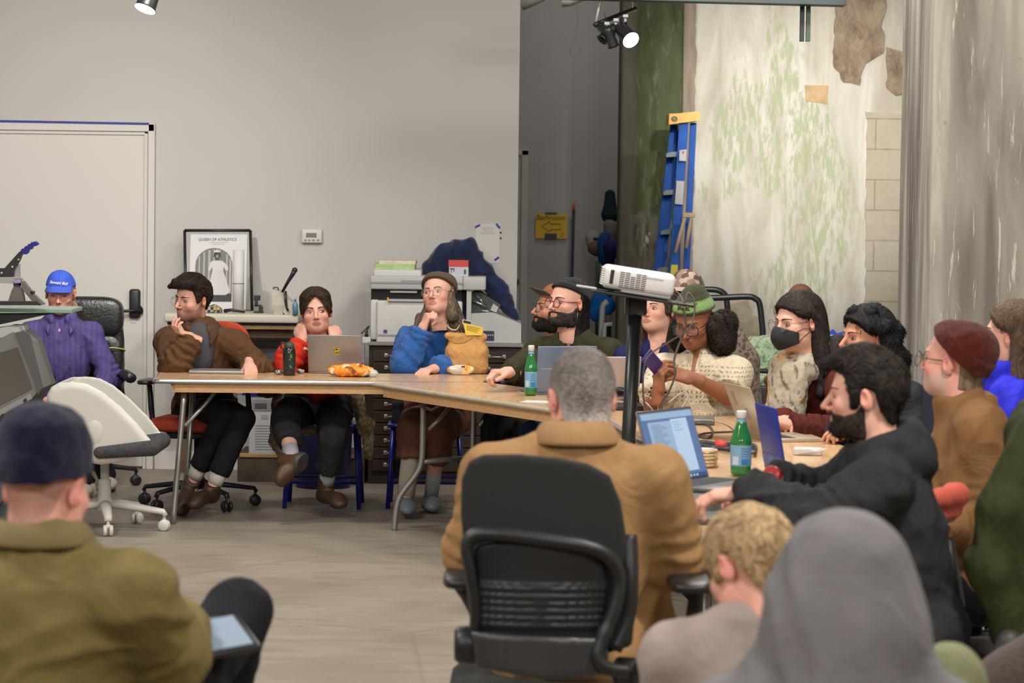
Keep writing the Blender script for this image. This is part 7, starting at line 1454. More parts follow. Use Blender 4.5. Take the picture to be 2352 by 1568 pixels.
fr = frame(p.X((0, p.f.colhit(0, .075)-.027, .078)), p.HR @ V3(1, 0, 0), p.HR @ V3(0, .35, .93)); o = text('Sewald Ball', .022, fr @ Matrix.Rotation(math.radians(-5), 4, 'Z'), mat('cap_thread', (.85, .75, .72), .8), p.root, name='cap_lettering', shear=.3); o.data.transform(Matrix.Translation(-Vector(p.root.location)))
p.hair(lambda X, Y, Z: -.02+.026*sstep(-.05, -.03, Z+0*X)*sstep(.045, .035, Z)*sstep(.0, .02, Y), (.36, .25, .15), name='hair', add=lambda g: (g.cap((.05, .06, -.02), (.085, .03, -.09), .018, .01, k=.01), g.cap((-.074, -.03, .03), (-.076, -.02, -.02), .007, .004, k=.01)))
p.finish_body(); P1 = p

# 2 brown jacket, chin in hand
p = Person('person with dark quiff and wire glasses in brown corduroy jacket, chin on one hand', 441, 688, 430, -40, -4, 6, ty=-8, tone='fair', neck=(461, 746, -.04), pelvis=(-.02, .20), seat=.50, face=dict(stubble=.7, stubc=(.19, .10, .07), browc=(.04, .025, .018), open=.75, gaze=(-.7, -.2), glasses=dict(n='wire', col=(.45, .32, .2), w=.0009, r=.0225, metal=.8)))
p.joints(wid=.18, drop=.075)
p.arm('R', (402, 838, -.22), (440, 776, -.20), dict(d=(-.10, -.04, .042), palm=(.3, .2, .9), curl=(38, 45, 30), s=.92, thumb=((.05, .044, -.02), (.07, .05, -.04), (.085, .05, -.055))))
p.arm('L', ('ik', .8, .1, -1.), (574, 838, -.24), dict(d=(.02, -.12, -.05), palm=(0, -.1, -1), curl=(35, 45, 20)))
p.torso('jacket', hex2('5a3e28'), COTTON, bulk=1.04, amp=.012, fsc=(9, 9, 8), collar=chain(collar_ring(.078, .017, .0), neck_open(.16, .04)), seed=3, armr=(.086, .082, .056), h=.008)
turn_collar(p, 'jacket_collar', mat('brown_cord', tuple(hex2('4a3020')), .85, noise=.15, nscale=30), r0=.070, r1=.112, pt=.075, half=2.45)
f = Field(p.N-.25, p.N+.15, .008); f.ell(p.N+p.TR @ V3(0, -.045, -.13), (.085, .065, .15), k=0); p.part('shirt', f, hex2('4c4a4e'), COTTON, 1, None, local=False)
p.legs(hex2('17181b'), knees=[(558, 962, -.42), (520, 948, -.36)], ankles=[(487, 1122, -.42), (440, 1108, -.30)], r=.98, shoes=False, colf=None, cut=[.80, .80])
CS = mat('cream_sock', (.50, .47, .42), .95); footwear(p, 0, (436, 1160, -.60), hex2('3c281c'), CS, (.03, .085), .044, boot=.012, laces=False); footwear(p, 1, (410, 1178, -.46), hex2('4a392b'), CS, (.03, .085), .044, boot=.012, laces=False)
p.short_hair((.030, .019, .013), th=.013, top=.070, lift=.022, burn=-.012, nape=-.06, amp=.003, vary=.5, n=5000, ln=.06, st='sweep', lift_=.007, add=lambda g: (g.cap((.02, -.085, .088), (-.055, -.110, .072), .020, .010, k=.02), g.cap((.05, -.06, .10), (-.03, -.10, .10), .024, .016, k=.02)))
p.finish_body(); P2 = p

# 3 red sweater
p = Person('person with short brown fringe in red sweater behind a laptop, hands at neck', 726, 717, 430, 3, 3, -4, tone='fair', neck=(728, 782, .03), pelvis=(.0, .16), seat=.52, face=dict(gaze=(.9, .45), iris=(.03, .02, .015), browc=(.03, .018, .012), browt=.0023, lips=hex2('b06a5e'), blush=1.2, glint=1))
p.joints(wid=.155, drop=.07)
p.arm('R', (662, 838, -.08), (694, 784, -.05), dict(d=(-.02, .05, .11), palm=(.5, .6, -.2), curl=(50, 60, 40)))
p.arm('L', (800, 840, -.06), (772, 784, -.05), dict(d=(-.02, .05, .09), palm=(-.5, .6, -.2), curl=(60, 65, 40)))
p.torso('sweater', hex2('c2331f'), COTTON, bulk=.93, amp=.008, collar=collar_ring(.066, .013, .0), seed=5, armr=(.07, .066, .046), h=.008)
p.legs(hex2('26282a'), knees=[(765, 1000, -.45), (655, 962, -.42)], ankles=[(748, 1122, -.32), (672, 1062, -.72)], cut=[.68, .55], r=1.15, amp=.01, shoes=False, material=COTTON)
GS = mat('grey_sock', (.36, .38, .40), .95); footwear(p, 0, (786, 1160, -.50), hex2('46301e'), GS, (.03, .115), .043); footwear(p, 1, (640, 1110, -.80), hex2('4a311e'), GS, (.03, .115), .043)
Lq = lambda X, Z: np.interp(np.abs(X), [0, .012, .03, .05, .07, .09], [.085, .075, .055, .025, -.01, -.02])
p.hair(lambda X, Y, Z: -.02+(.02+.009+.010*sstep(.05, .1, Z+0*X))*sstep(-.003, .004, np.where(Y < -.02, Z-Lq(X, Z)*1.0, np.where(Y < .03, Z-.0, Z+.035))), (.040, .022, .013), amp=.002, sc=(60, 60, 60), vary=.5, st='curtain', ln=.07, n=3600)
p.finish_body(); P3 = p

# 4 brown beanie, blue sweater
p = Person('person in taupe knit beanie and round glasses wearing a fuzzy blue sweater', 1006, 678, 425, -20, 13, -8, ty=8, tone='fair', neck=(1008, 742, .05), pelvis=(.03, .16), seat=.5, face=dict(gaze=(-.7, .8), iris=(.1, .09, .06), browc=(.09, .05, .03), browt=.0019, lips=hex2('b5736a'), glasses=dict(n='round', col=(.25, .16, .12), w=.0011, r=.024, metal=.5, sx=1.05)))
p.joints(wid=.16, drop=.07)
p.arm('R', (930, 838, -.20), (968, 758, -.19), dict(d=(.035, .0, .09), palm=(.8, .3, -.2), curl=(70, 75, 40), thumb=((.05, .04, -.02), (.085, .03, -.03), (.11, .02, -.03))))
p.arm('L', (1062, 836, -.12), (1000, 846, -.30), dict(curl=(30, 40, 30)))
p.torso('sweater', None, KNIT, bulk=.98, amp=.009, colf=lambda V, N: hex2('2f62a8')*(1+.2*perlin(V*55)+.14*perlin(V*110))[:, None], collar=collar_ring(.066, .015, .01), seed=7, armr=(.08, .08, .058), h=.008)
p.legs(hex2('6b4536'), knees=[(1010, 985, -.42), (950, 990, -.42)], ankles=[(990, 1140, -.2), (932, 1140, -.5)], cut=[.45, .45], r=1.3, amp=.012, shoes=False, material=COTTON)
footwear(p, 0, (994, 1166, -.40), (.17, .20, .22), mat('grey_sock'), (.0, .16), .041, boot=-.01, name='slipper', laces=False); footwear(p, 1, (936, 1174, -.68), (.14, .18, .21), mat('oat_sock', (.36, .32, .25), .95), (.0, .24), .050, boot=-.01, name='slipper', laces=False)
p.beanie(hex2('554534'), z0=.048, tilt=.42, th=.012, cuff=.055, slack=(0, .095, .075), sr=(.075, .065, .07), rib=.0012)
p.hair(lambda X, Y, Z: -.02+.030*sstep(-.01, .02, Y+0*X)*sstep(.03, .0, Y-.2+0*Z)+0*Z, (.13, .09, .06), name='hair', amp=.006, vary=.7,
    add=lambda g: (g.cap((.07, .0, 0), (.085, -.02, -.13), .022, .03, k=.02), g.cap((.05, .06, -.05), (.09, .05, -.17), .04, .045, k=.02), g.cap((-.06, .03, -.04), (-.09, -.0, -.15), .025, .035, k=.02)))
f = Field(p.N-V3(.3, .3, .35), p.N+V3(.3, .3, .12), .009); 
for a, c, r1, r2 in (((.09, -.02, .02), (.12, -.10, -.16), .035, .03), ((.06, .0, .02), (.06, -.11, -.18), .03, .02), ((-.10, -.02, .03), (-.13, -.09, -.06), .03, .02)): f.cap(p.N+p.TR @ V3(*a), p.N+p.TR @ V3(*c), r1, r2, k=.015)
lengths(p, f, (.12, .08, .055))
p.finish_body(); P4 = p

# 5 brown cap, behind 6
p = Person('person with dark beard, glasses and tan cap turned sideways in brown quilted jacket', 1273, 712, 446, -72, 8, 0, ty=-50, tone='olive', pelvis=(0, .08), seat=.5, face=dict(stubble=.5, browc=(.015, .01, .008), glasses=dict(n='dark', col=(.02, .02, .02), w=.0013, r=.023)))
p.joints(); p.arm('R', None, (1180, 862, -.15), small_hand()); p.arm('L', None, (1290, 880, -.1), small_hand())
p.torso('jacket', None, COTTON, amp=.006, colf=lambda V, N: hex2('4b3a31')*(1+.1*perlin(V*14))[:, None]*(.75+.3*sstep(.1, .5, np.abs(np.sin(V[:, 2]*85+2*perlin(V*6)))))[:, None], extra=None, seed=9, bulk=1.03)
p.legs(BLK); p.beard((.016, .011, .009), th=.007); p.short_hair((.012, .009, .008), th=.005, nape=-.07, lift=0, n=600, ln=.02)
p.cap(hex2('8a5638'), z0=.045, brimcol=(.06, .06, .06), brim=.068, droop=-.012, tilt=.15, ups=.02); p.finish_body()

# 6 black beanie, red glasses
p = Person('person with full dark beard, red round glasses and black beanie in olive sweater', 1303, 697, 464, -48, 5, 0, ty=-22, tone='fair', neck=(1318, 765, .04), pelvis=(.02, .14), seat=.5, face=dict(gaze=(-.3, .3), browc=(.03, .02, .015), browt=.0026, jaw=1.08, glasses=dict(n='red', col=(.20, .018, .012), w=.0024, r=.0215, sx=1.02)))
p.joints(wid=.19, drop=.075)
p.arm('R', (1215, 838, -.12), (1170, 853, -.30), dict(d=(-.1, -.05, .0), palm=(0, 0, -1), curl=(48, 75, 40))); p.arm('L', None, (1375, 885, -.25), small_hand())
p.torso('sweater', hex2('34321f'), COTTON, bulk=1.08, amp=.009, collar=chain(collar_ring(.070, .012, -.002), neck_open(.05, .045)), seed=11, armr=(.078, .068, .05))
p.legs(hex2('1c3560')); p.beard((.040, .032, .028), th=.006, amp=.003)
p.hair(lambda X, Y, Z: -.02+.03*sstep(.0, .03, Y+0*X+0*Z), (.012, .009, .008), add=lambda g: g.cap((0, .075, -.01), (0, .09, -.10), .055, .05, k=.03), amp=.006, name='hair')
p.beanie((.010, .010, .011), z0=.052, tilt=.34, th=.009, cuff=.035, slack=(0, .05, .07), sr=(.06, .06, .05), rib=.001, ribn=60); p.finish_body()

# 7 long brown hair behind the projector stand
p = Person('person with long brown hair in navy jacket seated behind the projector pole', 1510, 711, 470, -36, 6, 0, ty=-20, tone='fair', pelvis=(0, .08), seat=.5, face=dict(gaze=(-.5, .5), browc=(.05, .03, .02), browt=.0019, lips=hex2('b07568')))
p.joints(wid=.175); p.arm('R', None, (1450, 895, -.3), small_hand()); p.arm('L', None, (1545, 905, -.25), small_hand())
p.torso('jacket', hex2('1c1f4a'), COTTON, amp=.007, seed=13, collar=neck_open(.06, .05))
p.legs(BLK)
p.hair(lambda X, Y, Z: -.02+(.038)*sstep(-.003, .005, Z-np.interp(Y, LINE_Y, [.085, .08, .065, .045, .02, -.02, -.03, .02, -.1, -.2, -.25, -.25]))+0*X, (.075, .045, .03), amp=.004, vary=.6,
    add=lambda g: (g.cap((.055, .06, -.02), (.075, .04, -.18), .032, .035, k=.02), g.cap((-.055, .06, -.02), (-.085, .03, -.18), .032, .035, k=.02), g.cap((0, .08, 0), (0, .09, -.17), .05, .05, k=.02)))
f = Field(p.N-V3(.25, .25, .3), p.N+V3(.25, .2, .1), .009)
for a, c, r1, r2 in (((.09, .0, .03), (.10, -.10, -.15), .035, .025), ((-.09, .0, .03), (-.11, -.11, -.17), .035, .025)): f.cap(p.N+p.TR @ V3(*a), p.N+p.TR @ V3(*c), r1, r2, k=.015)
lengths(p, f, (.075, .045, .03))
p.finish_body()

# 8 camouflage cap, mostly hidden
def camo(V): n = perlin(V*28); n2 = perlin(V*28+9); return np.where((n > .12)[:, None], A((.12, .075, .06)), np.where((n2 > .1)[:, None], A((.46, .34, .28)), A((.27, .18, .15))))
p = Person('person in pinkish camouflage cap looking over from behind the green beanie', 1577, 678, 450, -28, -6, 0, tone='dark', pelvis=(0, .08), seat=.55, face=dict(browc=(.01, .008, .007), lips=(.05, .025, .022), blush=.2))
p.joints(); p.arm('R', None, (1530, 880, -.2), small_hand()); p.arm('L', None, (1620, 880, -.2), small_hand())
p.torso('jacket', hex2('2b2723'), COTTON, seed=15); p.legs(BLK); p.short_hair((.01, .008, .007), th=.004, lift=0, n=0)
p.cap(None, z0=.042, brimcol=(.40, .29, .25), brim=.062, droop=.012, colf=camo); p.finish_body()

# 9 green beanie, phone
p = Person('person in two-tone green beanie and cream crochet top looking down at a phone', 1594, 738, 522, -28, -20, 0, ty=-24, tone='brown', h=.003, neck=(1606, 812, .04), pelvis=(.0, .12), seat=.5, face=dict(open=.35, gaze=(-.3, -.8), browc=(.015, .01, .008), lips=hex2('8a5148'), nose=1.15, glasses=dict(n='black', col=(.012, .012, .012), w=.0021, r=.0235, sx=1.2, sq=.75)))
p.joints(wid=.168, drop=.075)
p.arm('L', (1672, 908, -.12), (1588, 868, -.27), dict(d=(-.12, -.03, .035), palm=(-.3, .5, -.5), curl=(25, 35, 30), thumb=((.05, .035, -.02), (.075, .03, -.04), (.1, .02, -.045))), bare=True, r=1.02, hh=.0028)
p.arm('R', (1500, 930, -.10), (1512, 898, -.30), dict(d=(.0, -.02, .11), palm=(.7, .4, -.1), curl=(45, 50, 30)), bare=True)
def crochet(V, N, P=p):
    q = (V-P.N) @ P.TR; h_ = (np.sin(q[:, 2]*330) > .35)*(np.sin(q[:, 0]*300+q[:, 1]*300) > .1); band = (np.sin(q[:, 2]*60) > -.2); return hex2('d8c9ae')*(1-.62*h_*band)[:, None]*(1+.05*perlin(V*20))[:, None]
p.torso('crochet_top', None, KNIT, bulk=1.02, amp=.006, short=.80, armr=(.072, .068, .05), collar=chain(collar_ring(.070, .011, -.008), neck_open(.075, .045)), colf=crochet, seed=17, h=.0062)
p.legs(DENIM)
DK, LG = hex2('383a22'), hex2('7d9c5c')
def bcol(V):
    d = V[:, 2]-(.052-.10*V[:, 1]); m = sstep(.014, .016, d)*sstep(.056, .054, d); l = (np.abs(d-.018) < .0015)+(np.abs(d-.051) < .0015); c = DK*(1-m)[:, None]+LG*m[:, None]; return c*(1-.5*(l > 0))[:, None]*(1+.08*perlin(V*80))[:, None]
p.beanie(None, z0=.052, tilt=.10, th=.013, cuff=.07, cufft=.006, slack=(0, .04, .12), sr=(.05, .055, .035), rib=0, colf=bcol)
a_ = math.radians(12)
for ch, an in (('K', -10), ('E', 12), ('Y', 34)):
    a_ = math.radians(an); rr = .104; pos = V3(math.sin(a_)*(rr-.018), -.085*math.cos(a_)-.026+.012, .052+.01+.036); n_ = V3(math.sin(a_), -math.cos(a_), 0)
    g = hair_mesh(p.base, lambda X, Y, Z: .0205+0*X+0*Y+0*Z, p.h); dd = V3(math.sin(a_), -math.cos(a_), 0); t = .06
    while t < .16 and g.arr[tuple(np.clip(((V3(0, .0, pos[2])+dd*t-g.lo)/g.h).astype(int), 0, g.n-1))] < 0: t += .0015
    pos = V3(0, 0, pos[2])+dd*(t+.0035)
    o = text(ch, .036, frame(p.X(pos), p.HR @ V3(math.cos(a_), math.sin(a_), 0), p.HR @ V3(0, .12, 1)), mat('dark_knit_letter', tuple(DK*.9), .9), p.root, name='beanie_lettering', ext=.002, font_sx=1.35); o.data.transform(Matrix.Translation(-Vector(p.root.location)))

curls(p, [(.085, .03, -.03), (.10, .06, -.08), (.07, .09, -.10), (.0, .10, -.08), (-.08, .05, -.06), (-.09, .04, -.10), (.115, .02, -.10), (.10, .10, -.04)], .055, (.020, .013, .010))
p.finish_body(); P9 = p

# 10 mint fleece, bald
p = Person('person with bald crown in speckled mint fleece by the peeling wall', 1838, 703, 430, -12, 0, 0, tone='brown', pelvis=(0, .08), seat=.52, neck=(1825, 765, .02), face=dict(shave=.6, shl=dict(top=.11, temple=.06)))
p.joints(wid=.20); p.arm('R', None, (1765, 872, -.22), dict(curl=(30, 30, 20))); p.arm('L', None, (1880, 885, -.2), small_hand())
p.torso('fleece', None, KNIT, bulk=1.15, amp=.01, colf=lambda V, N: np.where((perlin(V*70) > .28)[:, None], A((.17, .22, .15)), hex2('9db491')*1.0)*(1+.1*perlin(V*20))[:, None], seed=19, collar=collar_ring(.075, .02), armr=(.09, .08, .055)); p.legs(DENIM); p.finish_body()

# 11 mask and scarf
p = Person('person in black face mask and glasses with beige scarf and burgundy cardigan', 1833, 741, 552, -58, -5, 0, ty=-48, tone='fair', h=.003, neck=(1862, 822, .08), pelvis=(.02, .20), seat=.5, face=dict(gaze=(-.3, -.3), browc=(.02, .014, .01), open=.8, glasses=dict(n='tortoise', col=(.16, .09, .06), w=.0014, r=.024, y=-.114, sx=1.15, z=-.002)))
p.joints(wid=.165, drop=.085)
p.arm('R', None, (1800, 968, -.2), dict(curl=(30, 40, 25))); p.arm('L', ('ik', .7, -.1, -1.), (1812, 975, -.32), dict(curl=(35, 40, 25)))
p.torso('cardigan', hex2('54231d'), COTTON, bulk=1.0, amp=.009, seed=21, collar=neck_open(.10, .05), armr=(.072, .066, .052))
p.legs(BLK)
f = Field(p.N-V3(.3, .35, .55), p.N+V3(.3, .25, .16), .008); T_ = lambda *a: p.N+p.TR @ V3(*a)
f.torus(T_(0, -.012, .022), p.TR @ V3(0, -.45, 1), .078, .034, k=.02, flat=1.0); f.torus(T_(0, -.03, -.015), p.TR @ V3(.15, -.7, 1), .092, .034, k=.02)
for a, c, r1, r2 in (((.05, -.12, -.03), (.035, -.165, -.36), .042, .052), ((-.05, -.12, -.03), (-.055, -.15, -.24), .045, .05), ((0, -.13, -.05), (-.01, -.165, -.30), .05, .045)): f.cap(T_(*a), T_(*c), r1, r2, k=.03)
def scf(V, N):
    q = (V-p.N) @ p.TR; n = perlin(V*9); d = np.abs(np.sin((q[:, 0]*.8+q[:, 2]*.35)*75+n*3)); base = np.where((n > .12)[:, None], hex2('b59a6c'), hex2('a89d8a')); return base*(1-.65*(d > .93)*(perlin(V*40) > -.15))[:, None]
p.part('scarf', f, scf, CLOTH, 1, lambda V, N: fold_disp(V, N, .012, (14, 14, 5), 8)+.003*perlin(V*50), local=False)
# mask: two folded panels following the lower face
def mfn(u, v):
    x = (u-.5)*.150; z = -.004-.100*v+.03*abs(2*u-1)**1.5*(1-2*v)*-.9; bulge = .034*math.cos((u-.5)*math.pi)**1.3*math.sin(math.pi*min(max(v*.85+.12, 0), 1))
    yb = -.098*math.sqrt(max(1-(x/.088)**2, .02)); return (x, yb-bulge-.004, z)
b = MB(); b.grid(mfn, 22, 14, .002); b.v = [tuple(p.X(v)) for v in b.v]; o = b.build('face_mask', mat('black_mask', (.010, .010, .011), .8), p.root); o.data.transform(Matrix.Translation(-Vector(p.root.location)))
b = MB()
for s_ in (1, -1):
    for z_ in (-.028, -.075): b.tube([p.X((s_*.070, -.058, z_)), p.X((s_*.074, -.03, z_*.7)), p.X((s_*.081, .005, -.022 if z_ > -.05 else -.03))], .0016, 6)
m_ = b.build('ear_loops', mat('black_mask'), o); m_.data.transform(Matrix.Translation(-Vector(p.root.location)))
def longhair(p, col, part=0., n=5000, front=.078, th=.018, tails=(), seed=5, amp=.003, vary=.55):
    LL = lambda X, Y: np.interp(Y, [-.2, -.095, -.07, -.045, -.02, 0, .02, .035, .2], [front+.01, front, front-.02, front-.05, .025, .02, .01, -.25, -.25])
    p.hair(lambda X, Y, Z: -.02+(.02+th)*sstep(-.003, .005, Z-LL(X, Y))+0*X, col, amp=amp, vary=vary, sc=(110, 110, 12), add=lambda g: [g.cap((x0, y0, z0), (x1, y1, z1), r0, r1, k=.02) for x0, y0, z0, x1, y1, z1, r0, r1 in tails], seed=seed, st='down', n=n, ln=.13, wd=.0016, lift=.003, sv=.35)
longhair(p, (.022, .015, .013), tails=[(.06, .05, .0, .075, .06, -.18, .035, .04), (-.06, .05, 0, -.075, .06, -.18, .035, .04), (0, .085, 0, 0, .10, -.18, .055, .06)])
f = Field(p.N-V3(.3, .3, .35), p.N+V3(.3, .3, .12), .008)
for a, c, r1, r2 in (((.10, .04, .05), (.11, -.06, -.14), .04, .018), ((.06, .10, .05), (.10, .11, -.10), .05, .035), ((-.08, .08, .05), (-.10, .10, -.10), .045, .03), ((0, .12, .04), (0, .14, -.10), .05, .04)): f.cap(T_(*a), T_(*c), r1, r2, k=.015)
lengths(p, f, (.022, .015, .013))
p.finish_body(); P11 = p

# 12 black curls
p = Person('person with black curly shoulder-length hair in dark jacket over green shirt', 1990, 778, 580, -66, 2, 0, ty=-55, tone='olive', pelvis=(0, .08), seat=.5, h=.003, neck=(2020, 860, .04), face=dict(gaze=(-.2, -.2), browc=(.01, .008, .007), browt=.002, open=.7, lips=hex2('a06a60')))
p.joints(wid=.18); p.arm('R', None, (1925, 1000, -.1), small_hand()); p.arm('L', None, (1985, 1010, -.2), small_hand())
p.torso('jacket', hex2('27272b'), COTTON, bulk=1.06, amp=.008, seed=23, collar=neck_open(.14, .055), armr=(.08, .07, .05)); p.legs(BLK)
f = Field(p.N-V3(.35, .35, .5), p.N+V3(.25, .25, .1), .009); f.ell(p.N+p.TR @ V3(0, -.06, -.28), (.115, .098, .19), rot=p.TR, k=0); f.ell(p.N+p.TR @ V3(0, -.05, -.11), (.09, .07, .08), rot=p.TR, k=.03); p.part('shirt', f, hex2('10a060'), COTTON, 1, lambda V, N: fold_disp(V, N, .006), local=False)
longhair(p, (.008, .007, .008), th=.022, amp=.006)
curls(p, [(.05, -.02, .105), (0, .03, .115), (-.05, -.02, .10), (.085, .03, .05), (-.085, .03, .05), (.085, .06, -.01), (-.085, .06, -.01), (0, .12, .03), (.09, .08, -.07), (.05, .12, -.07), (-.08, .08, -.07), (.1, .07, -.125), (.04, .13, -.12), (.08, .03, -.06), (.0, -.06, .105)], [.026, .03, .026, .036, .036, .042, .042, .045, .045, .045, .045, .035, .035, .03, .026], (.007, .007, .008), name='curls', amp=.013, sc=30, h=.0065, tight=60)
p.finish_body()

# 15 long straight hair, blue jacket (right edge)
p = Person('person with long straight brown hair and bright blue jacket seen from behind', 2326, 772, 640, -118, 4, 0, ty=-105, tone='fair', h=.003, pelvis=(0, .06), seat=.5, neck=(2326, 850, .0), face=dict(browc=(.2, .13, .08), eyes=1))
p.joints(wid=.18); p.arm('L', None, (2262, 1010, -.2), small_hand()); p.arm('R', None, (2290, 1010, .15), small_hand())
p.torso('jacket', hex2('2a2cc0'), COTTON, amp=.012, fsc=(12, 12, 5), seed=25, bulk=1.05, armr=(.09, .08, .055), collar=collar_ring(.08, .022, .01)); p.legs(BLK)
longhair(p, (.10, .06, .035), front=.082, tails=[(.06, .05, .0, .08, .07, -.19, .035, .04), (-.06, .05, 0, -.08, .07, -.19, .035, .04), (0, .085, 0, 0, .10, -.19, .055, .06)])
T_ = lambda *a: p.N+p.TR @ V3(*a); f = Field(p.N-V3(.35, .35, .4), p.N+V3(.3, .3, .12), .008)
for a, c, r1, r2 in (((.08, .09, .05), (.12, .10, -.14), .05, .03), ((.0, .12, .04), (0, .15, -.18), .06, .04), ((-.08, .09, .05), (-.1, .10, -.14), .05, .03)): f.cap(T_(*a), T_(*c), r1, r2, k=.02)
lengths(p, f, (.10, .06, .035))
p.finish_body()

# 14 rust beanie
p = Person('person in rust-red beanie with greying beard and tan sweatshirt seen from behind', 2194, 832, 730, -124, 7, 0, ty=-92, tone='pink', size=1.02, h=.0028, neck=(2222, 906, .0), pelvis=(0, .03), seat=.48, face=dict(stubble=.55, stubc=(.42, .36, .31), chub=.006, neckr=1.1, jaw=1.1, nose=.6, browc=(.3, .2, .12), bn='sandy', glasses=dict(n='brown', col=(.10, .06, .045), w=.0021, r=.0235, y=-.113, sx=1.1)))
p.joints(wid=.195, drop=.07)
p.arm('L', (2228, 1190, -.16), (2120, 1215, -.30), dict(curl=(30, 35, 25))); p.arm('R', (2230, 1180, .3), (2130, 1200, .28), small_hand())
p.torso('sweatshirt', hex2('83603c'), COTTON, bulk=1.13, amp=.011, fsc=(7, 7, 6), collar=collar_ring(.082, .016, -.012), seed=27, belly=.03, armr=(.094, .084, .056), h=.008); p.legs(hex2('15151a'))
p.hair(lambda X, Y, Z: -.02+.023*sstep(.03, .05, Y+0*X)*sstep(-.10, -.07, Z+0*X), (.25, .17, .11), name='hair', amp=.001)
p.beanie(hex2('4f1a10'), z0=.040, tilt=.72, th=.013, cuff=.062, slack=(0, .07, .055), sr=(.066, .058, .060), rib=.0006, ribn=70, amp=.003); p.finish_body(); P14 = p

# 13 hoodie
p = Person('person with dark hair and beard in charcoal hoodie typing at a laptop', 1987, 910, 835, -104, -1, 0, ty=-82, tone='fair', size=1.0, h=.0026, neck=(2018, 1026, .0), pelvis=(.0, .13), seat=.48, face=dict(browc=(.03, .02, .015), open=.5, gaze=(0, -.7)))
p.joints(wid=.19, drop=.06, shrug=(.0, 0), sh={'L': (2022, 1092, -.19)})
p.arm('L', (1880, 1212, -.20), (1712, 1130, -.02), dict(d=(-.13, .03, -.015), palm=(.1, .1, -1), curl=(25, 35, 20), s=1.05), hh=.0026)
p.arm('R', (1900, 1160, .32), (1778, 1102, .22), dict(d=(-.12, -.03, -.01), palm=(0, 0, -1), curl=(20, 35, 20)), hh=.0026)
def hood(f, s, B, u, fw, rt):
    T_ = lambda x, y, z: s.N+s.TR @ V3(x, y, z)
    f.torus(T_(0, .02, .005), s.TR @ V3(0, -.45, 1), .085, .030, k=.02, flat=1.5); f.ell(T_(0, .105, -.03), (.105, .055, .075), rot=s.TR, k=.02); f.cap(T_(-.09, .075, -.02), T_(.09, .075, -.02), .042, k=.03)
p.torso('hoodie', hex2('2e2e2f'), CLOTH, bulk=1.08, amp=.010, fsc=(8, 8, 7), collar=hood, seed=29, belly=.02, armr=(.096, .092, .062), h=.0075); p.legs(hex2('17181c'))
p.beard((.034, .023, .017), th=.005, amp=.002)
p.short_hair((.020, .014, .011), th=.014, top=.072, lift=.018, burn=-.035, nape=-.075, amp=.004, vary=.5, n=6500, ln=.06, wd=.0013, lift_=.008, curl=.25, st='sweep', add=lambda g: g.cap((.0, -.07, .095), (.0, -.108, .085), .022, .012, k=.02))
p.finish_body(); P13 = p

# 17 tan jacket, grey crop
p = Person('person with cropped grey hair in tan work jacket, back turned, in black task chair', 1335, 915, 900, -166, -3, 0, ty=178, tone='pink', size=1.03, h=.0028, neck=(1324, 990, -.04), pelvis=(0, .0), seat=.50, face=dict(chub=.003, neckr=1.15, glasses=dict(n='dark2', col=(.02, .02, .02), w=.002, r=.023)))
p.joints(wid=.195, drop=.095)
p.arm('R', (1545, 1272, .02), (1490, 1225, .25), dict(d=(-.02, .1, -.03), curl=(30, 35, 20))); p.arm('L', (1098, 1262, .02), (1150, 1235, .25), small_hand())
p.torso('jacket', hex2('94724a'), COTTON, bulk=1.13, amp=.010, fsc=(6, 6, 5), collar=None, extra=lambda f, s, *a: f.cap(PD(1478, 1330, 7.62), PD(1500, 1470, 7.62), .055, .075, k=.04), seed=31, armr=(.098, .086, .062), h=.008, belly=.02, long=.06); p.legs(hex2('5a2a16'))
def T(X, Y, Z): 
    d = Z-line(.08, .055, -.03, -.082)(Y)+0*X; return -.02+(.02+.006+.004*sstep(.06, .11, Z))*sstep(-.004, .006, d)
p.part('hair', hair_mesh(p.base, T, p.h), lambda V, N: (A((.27, .235, .21))*(1-sstep(-.04, .09, V[:, 2])[:, None]*.58)+A((.08, .075, .07))*sstep(.02, -.06, V[:, 2])[:, None])*np.clip(1+.55*perlin(V*160)+.3*perlin(V*50), .2, 2)[:, None], HAIRM, 1, lambda V, N: .0022*perlin(V*170)); p.finish_body(); turn_collar(p, 'jacket_collar', mat('tan_canvas', tuple(hex2('94724a')), .85, noise=.05, nscale=30), r0=.078, r1=.112, up=.030, dn=-.030); P17 = p

# 18 blond child
p = Person('blond child in pale grey shirt seen from behind with head bowed', 1722, 1306, 1150, -142, -24, -6, ty=170, tone='pink', size=.93, h=.0028, neck=(1716, 1405, -.04), pelvis=(0, -.02), seat=.42, face=dict(neckr=.8, browc=(.5, .38, .2)))
p.joints(wid=.165, drop=.07); p.arm('R', None, (1740, 1600, .22), small_hand()); p.arm('L', None, (1690, 1600, .22), small_hand())
p.torso('shirt', hex2('9d8f88'), COTTON, bulk=.92, amp=.006, collar=collar_ring(.066, .010), seed=33); p.legs(DENIM)
p.short_hair((.40, .27, .14), th=.016, top=.05, temple=.0, burn=-.03, nape=-.09, lift=.008, amp=.004, vary=.5, sc=(40, 40, 20), n=6000, ln=.06, lift_=.006, sv=.5); p.finish_body()

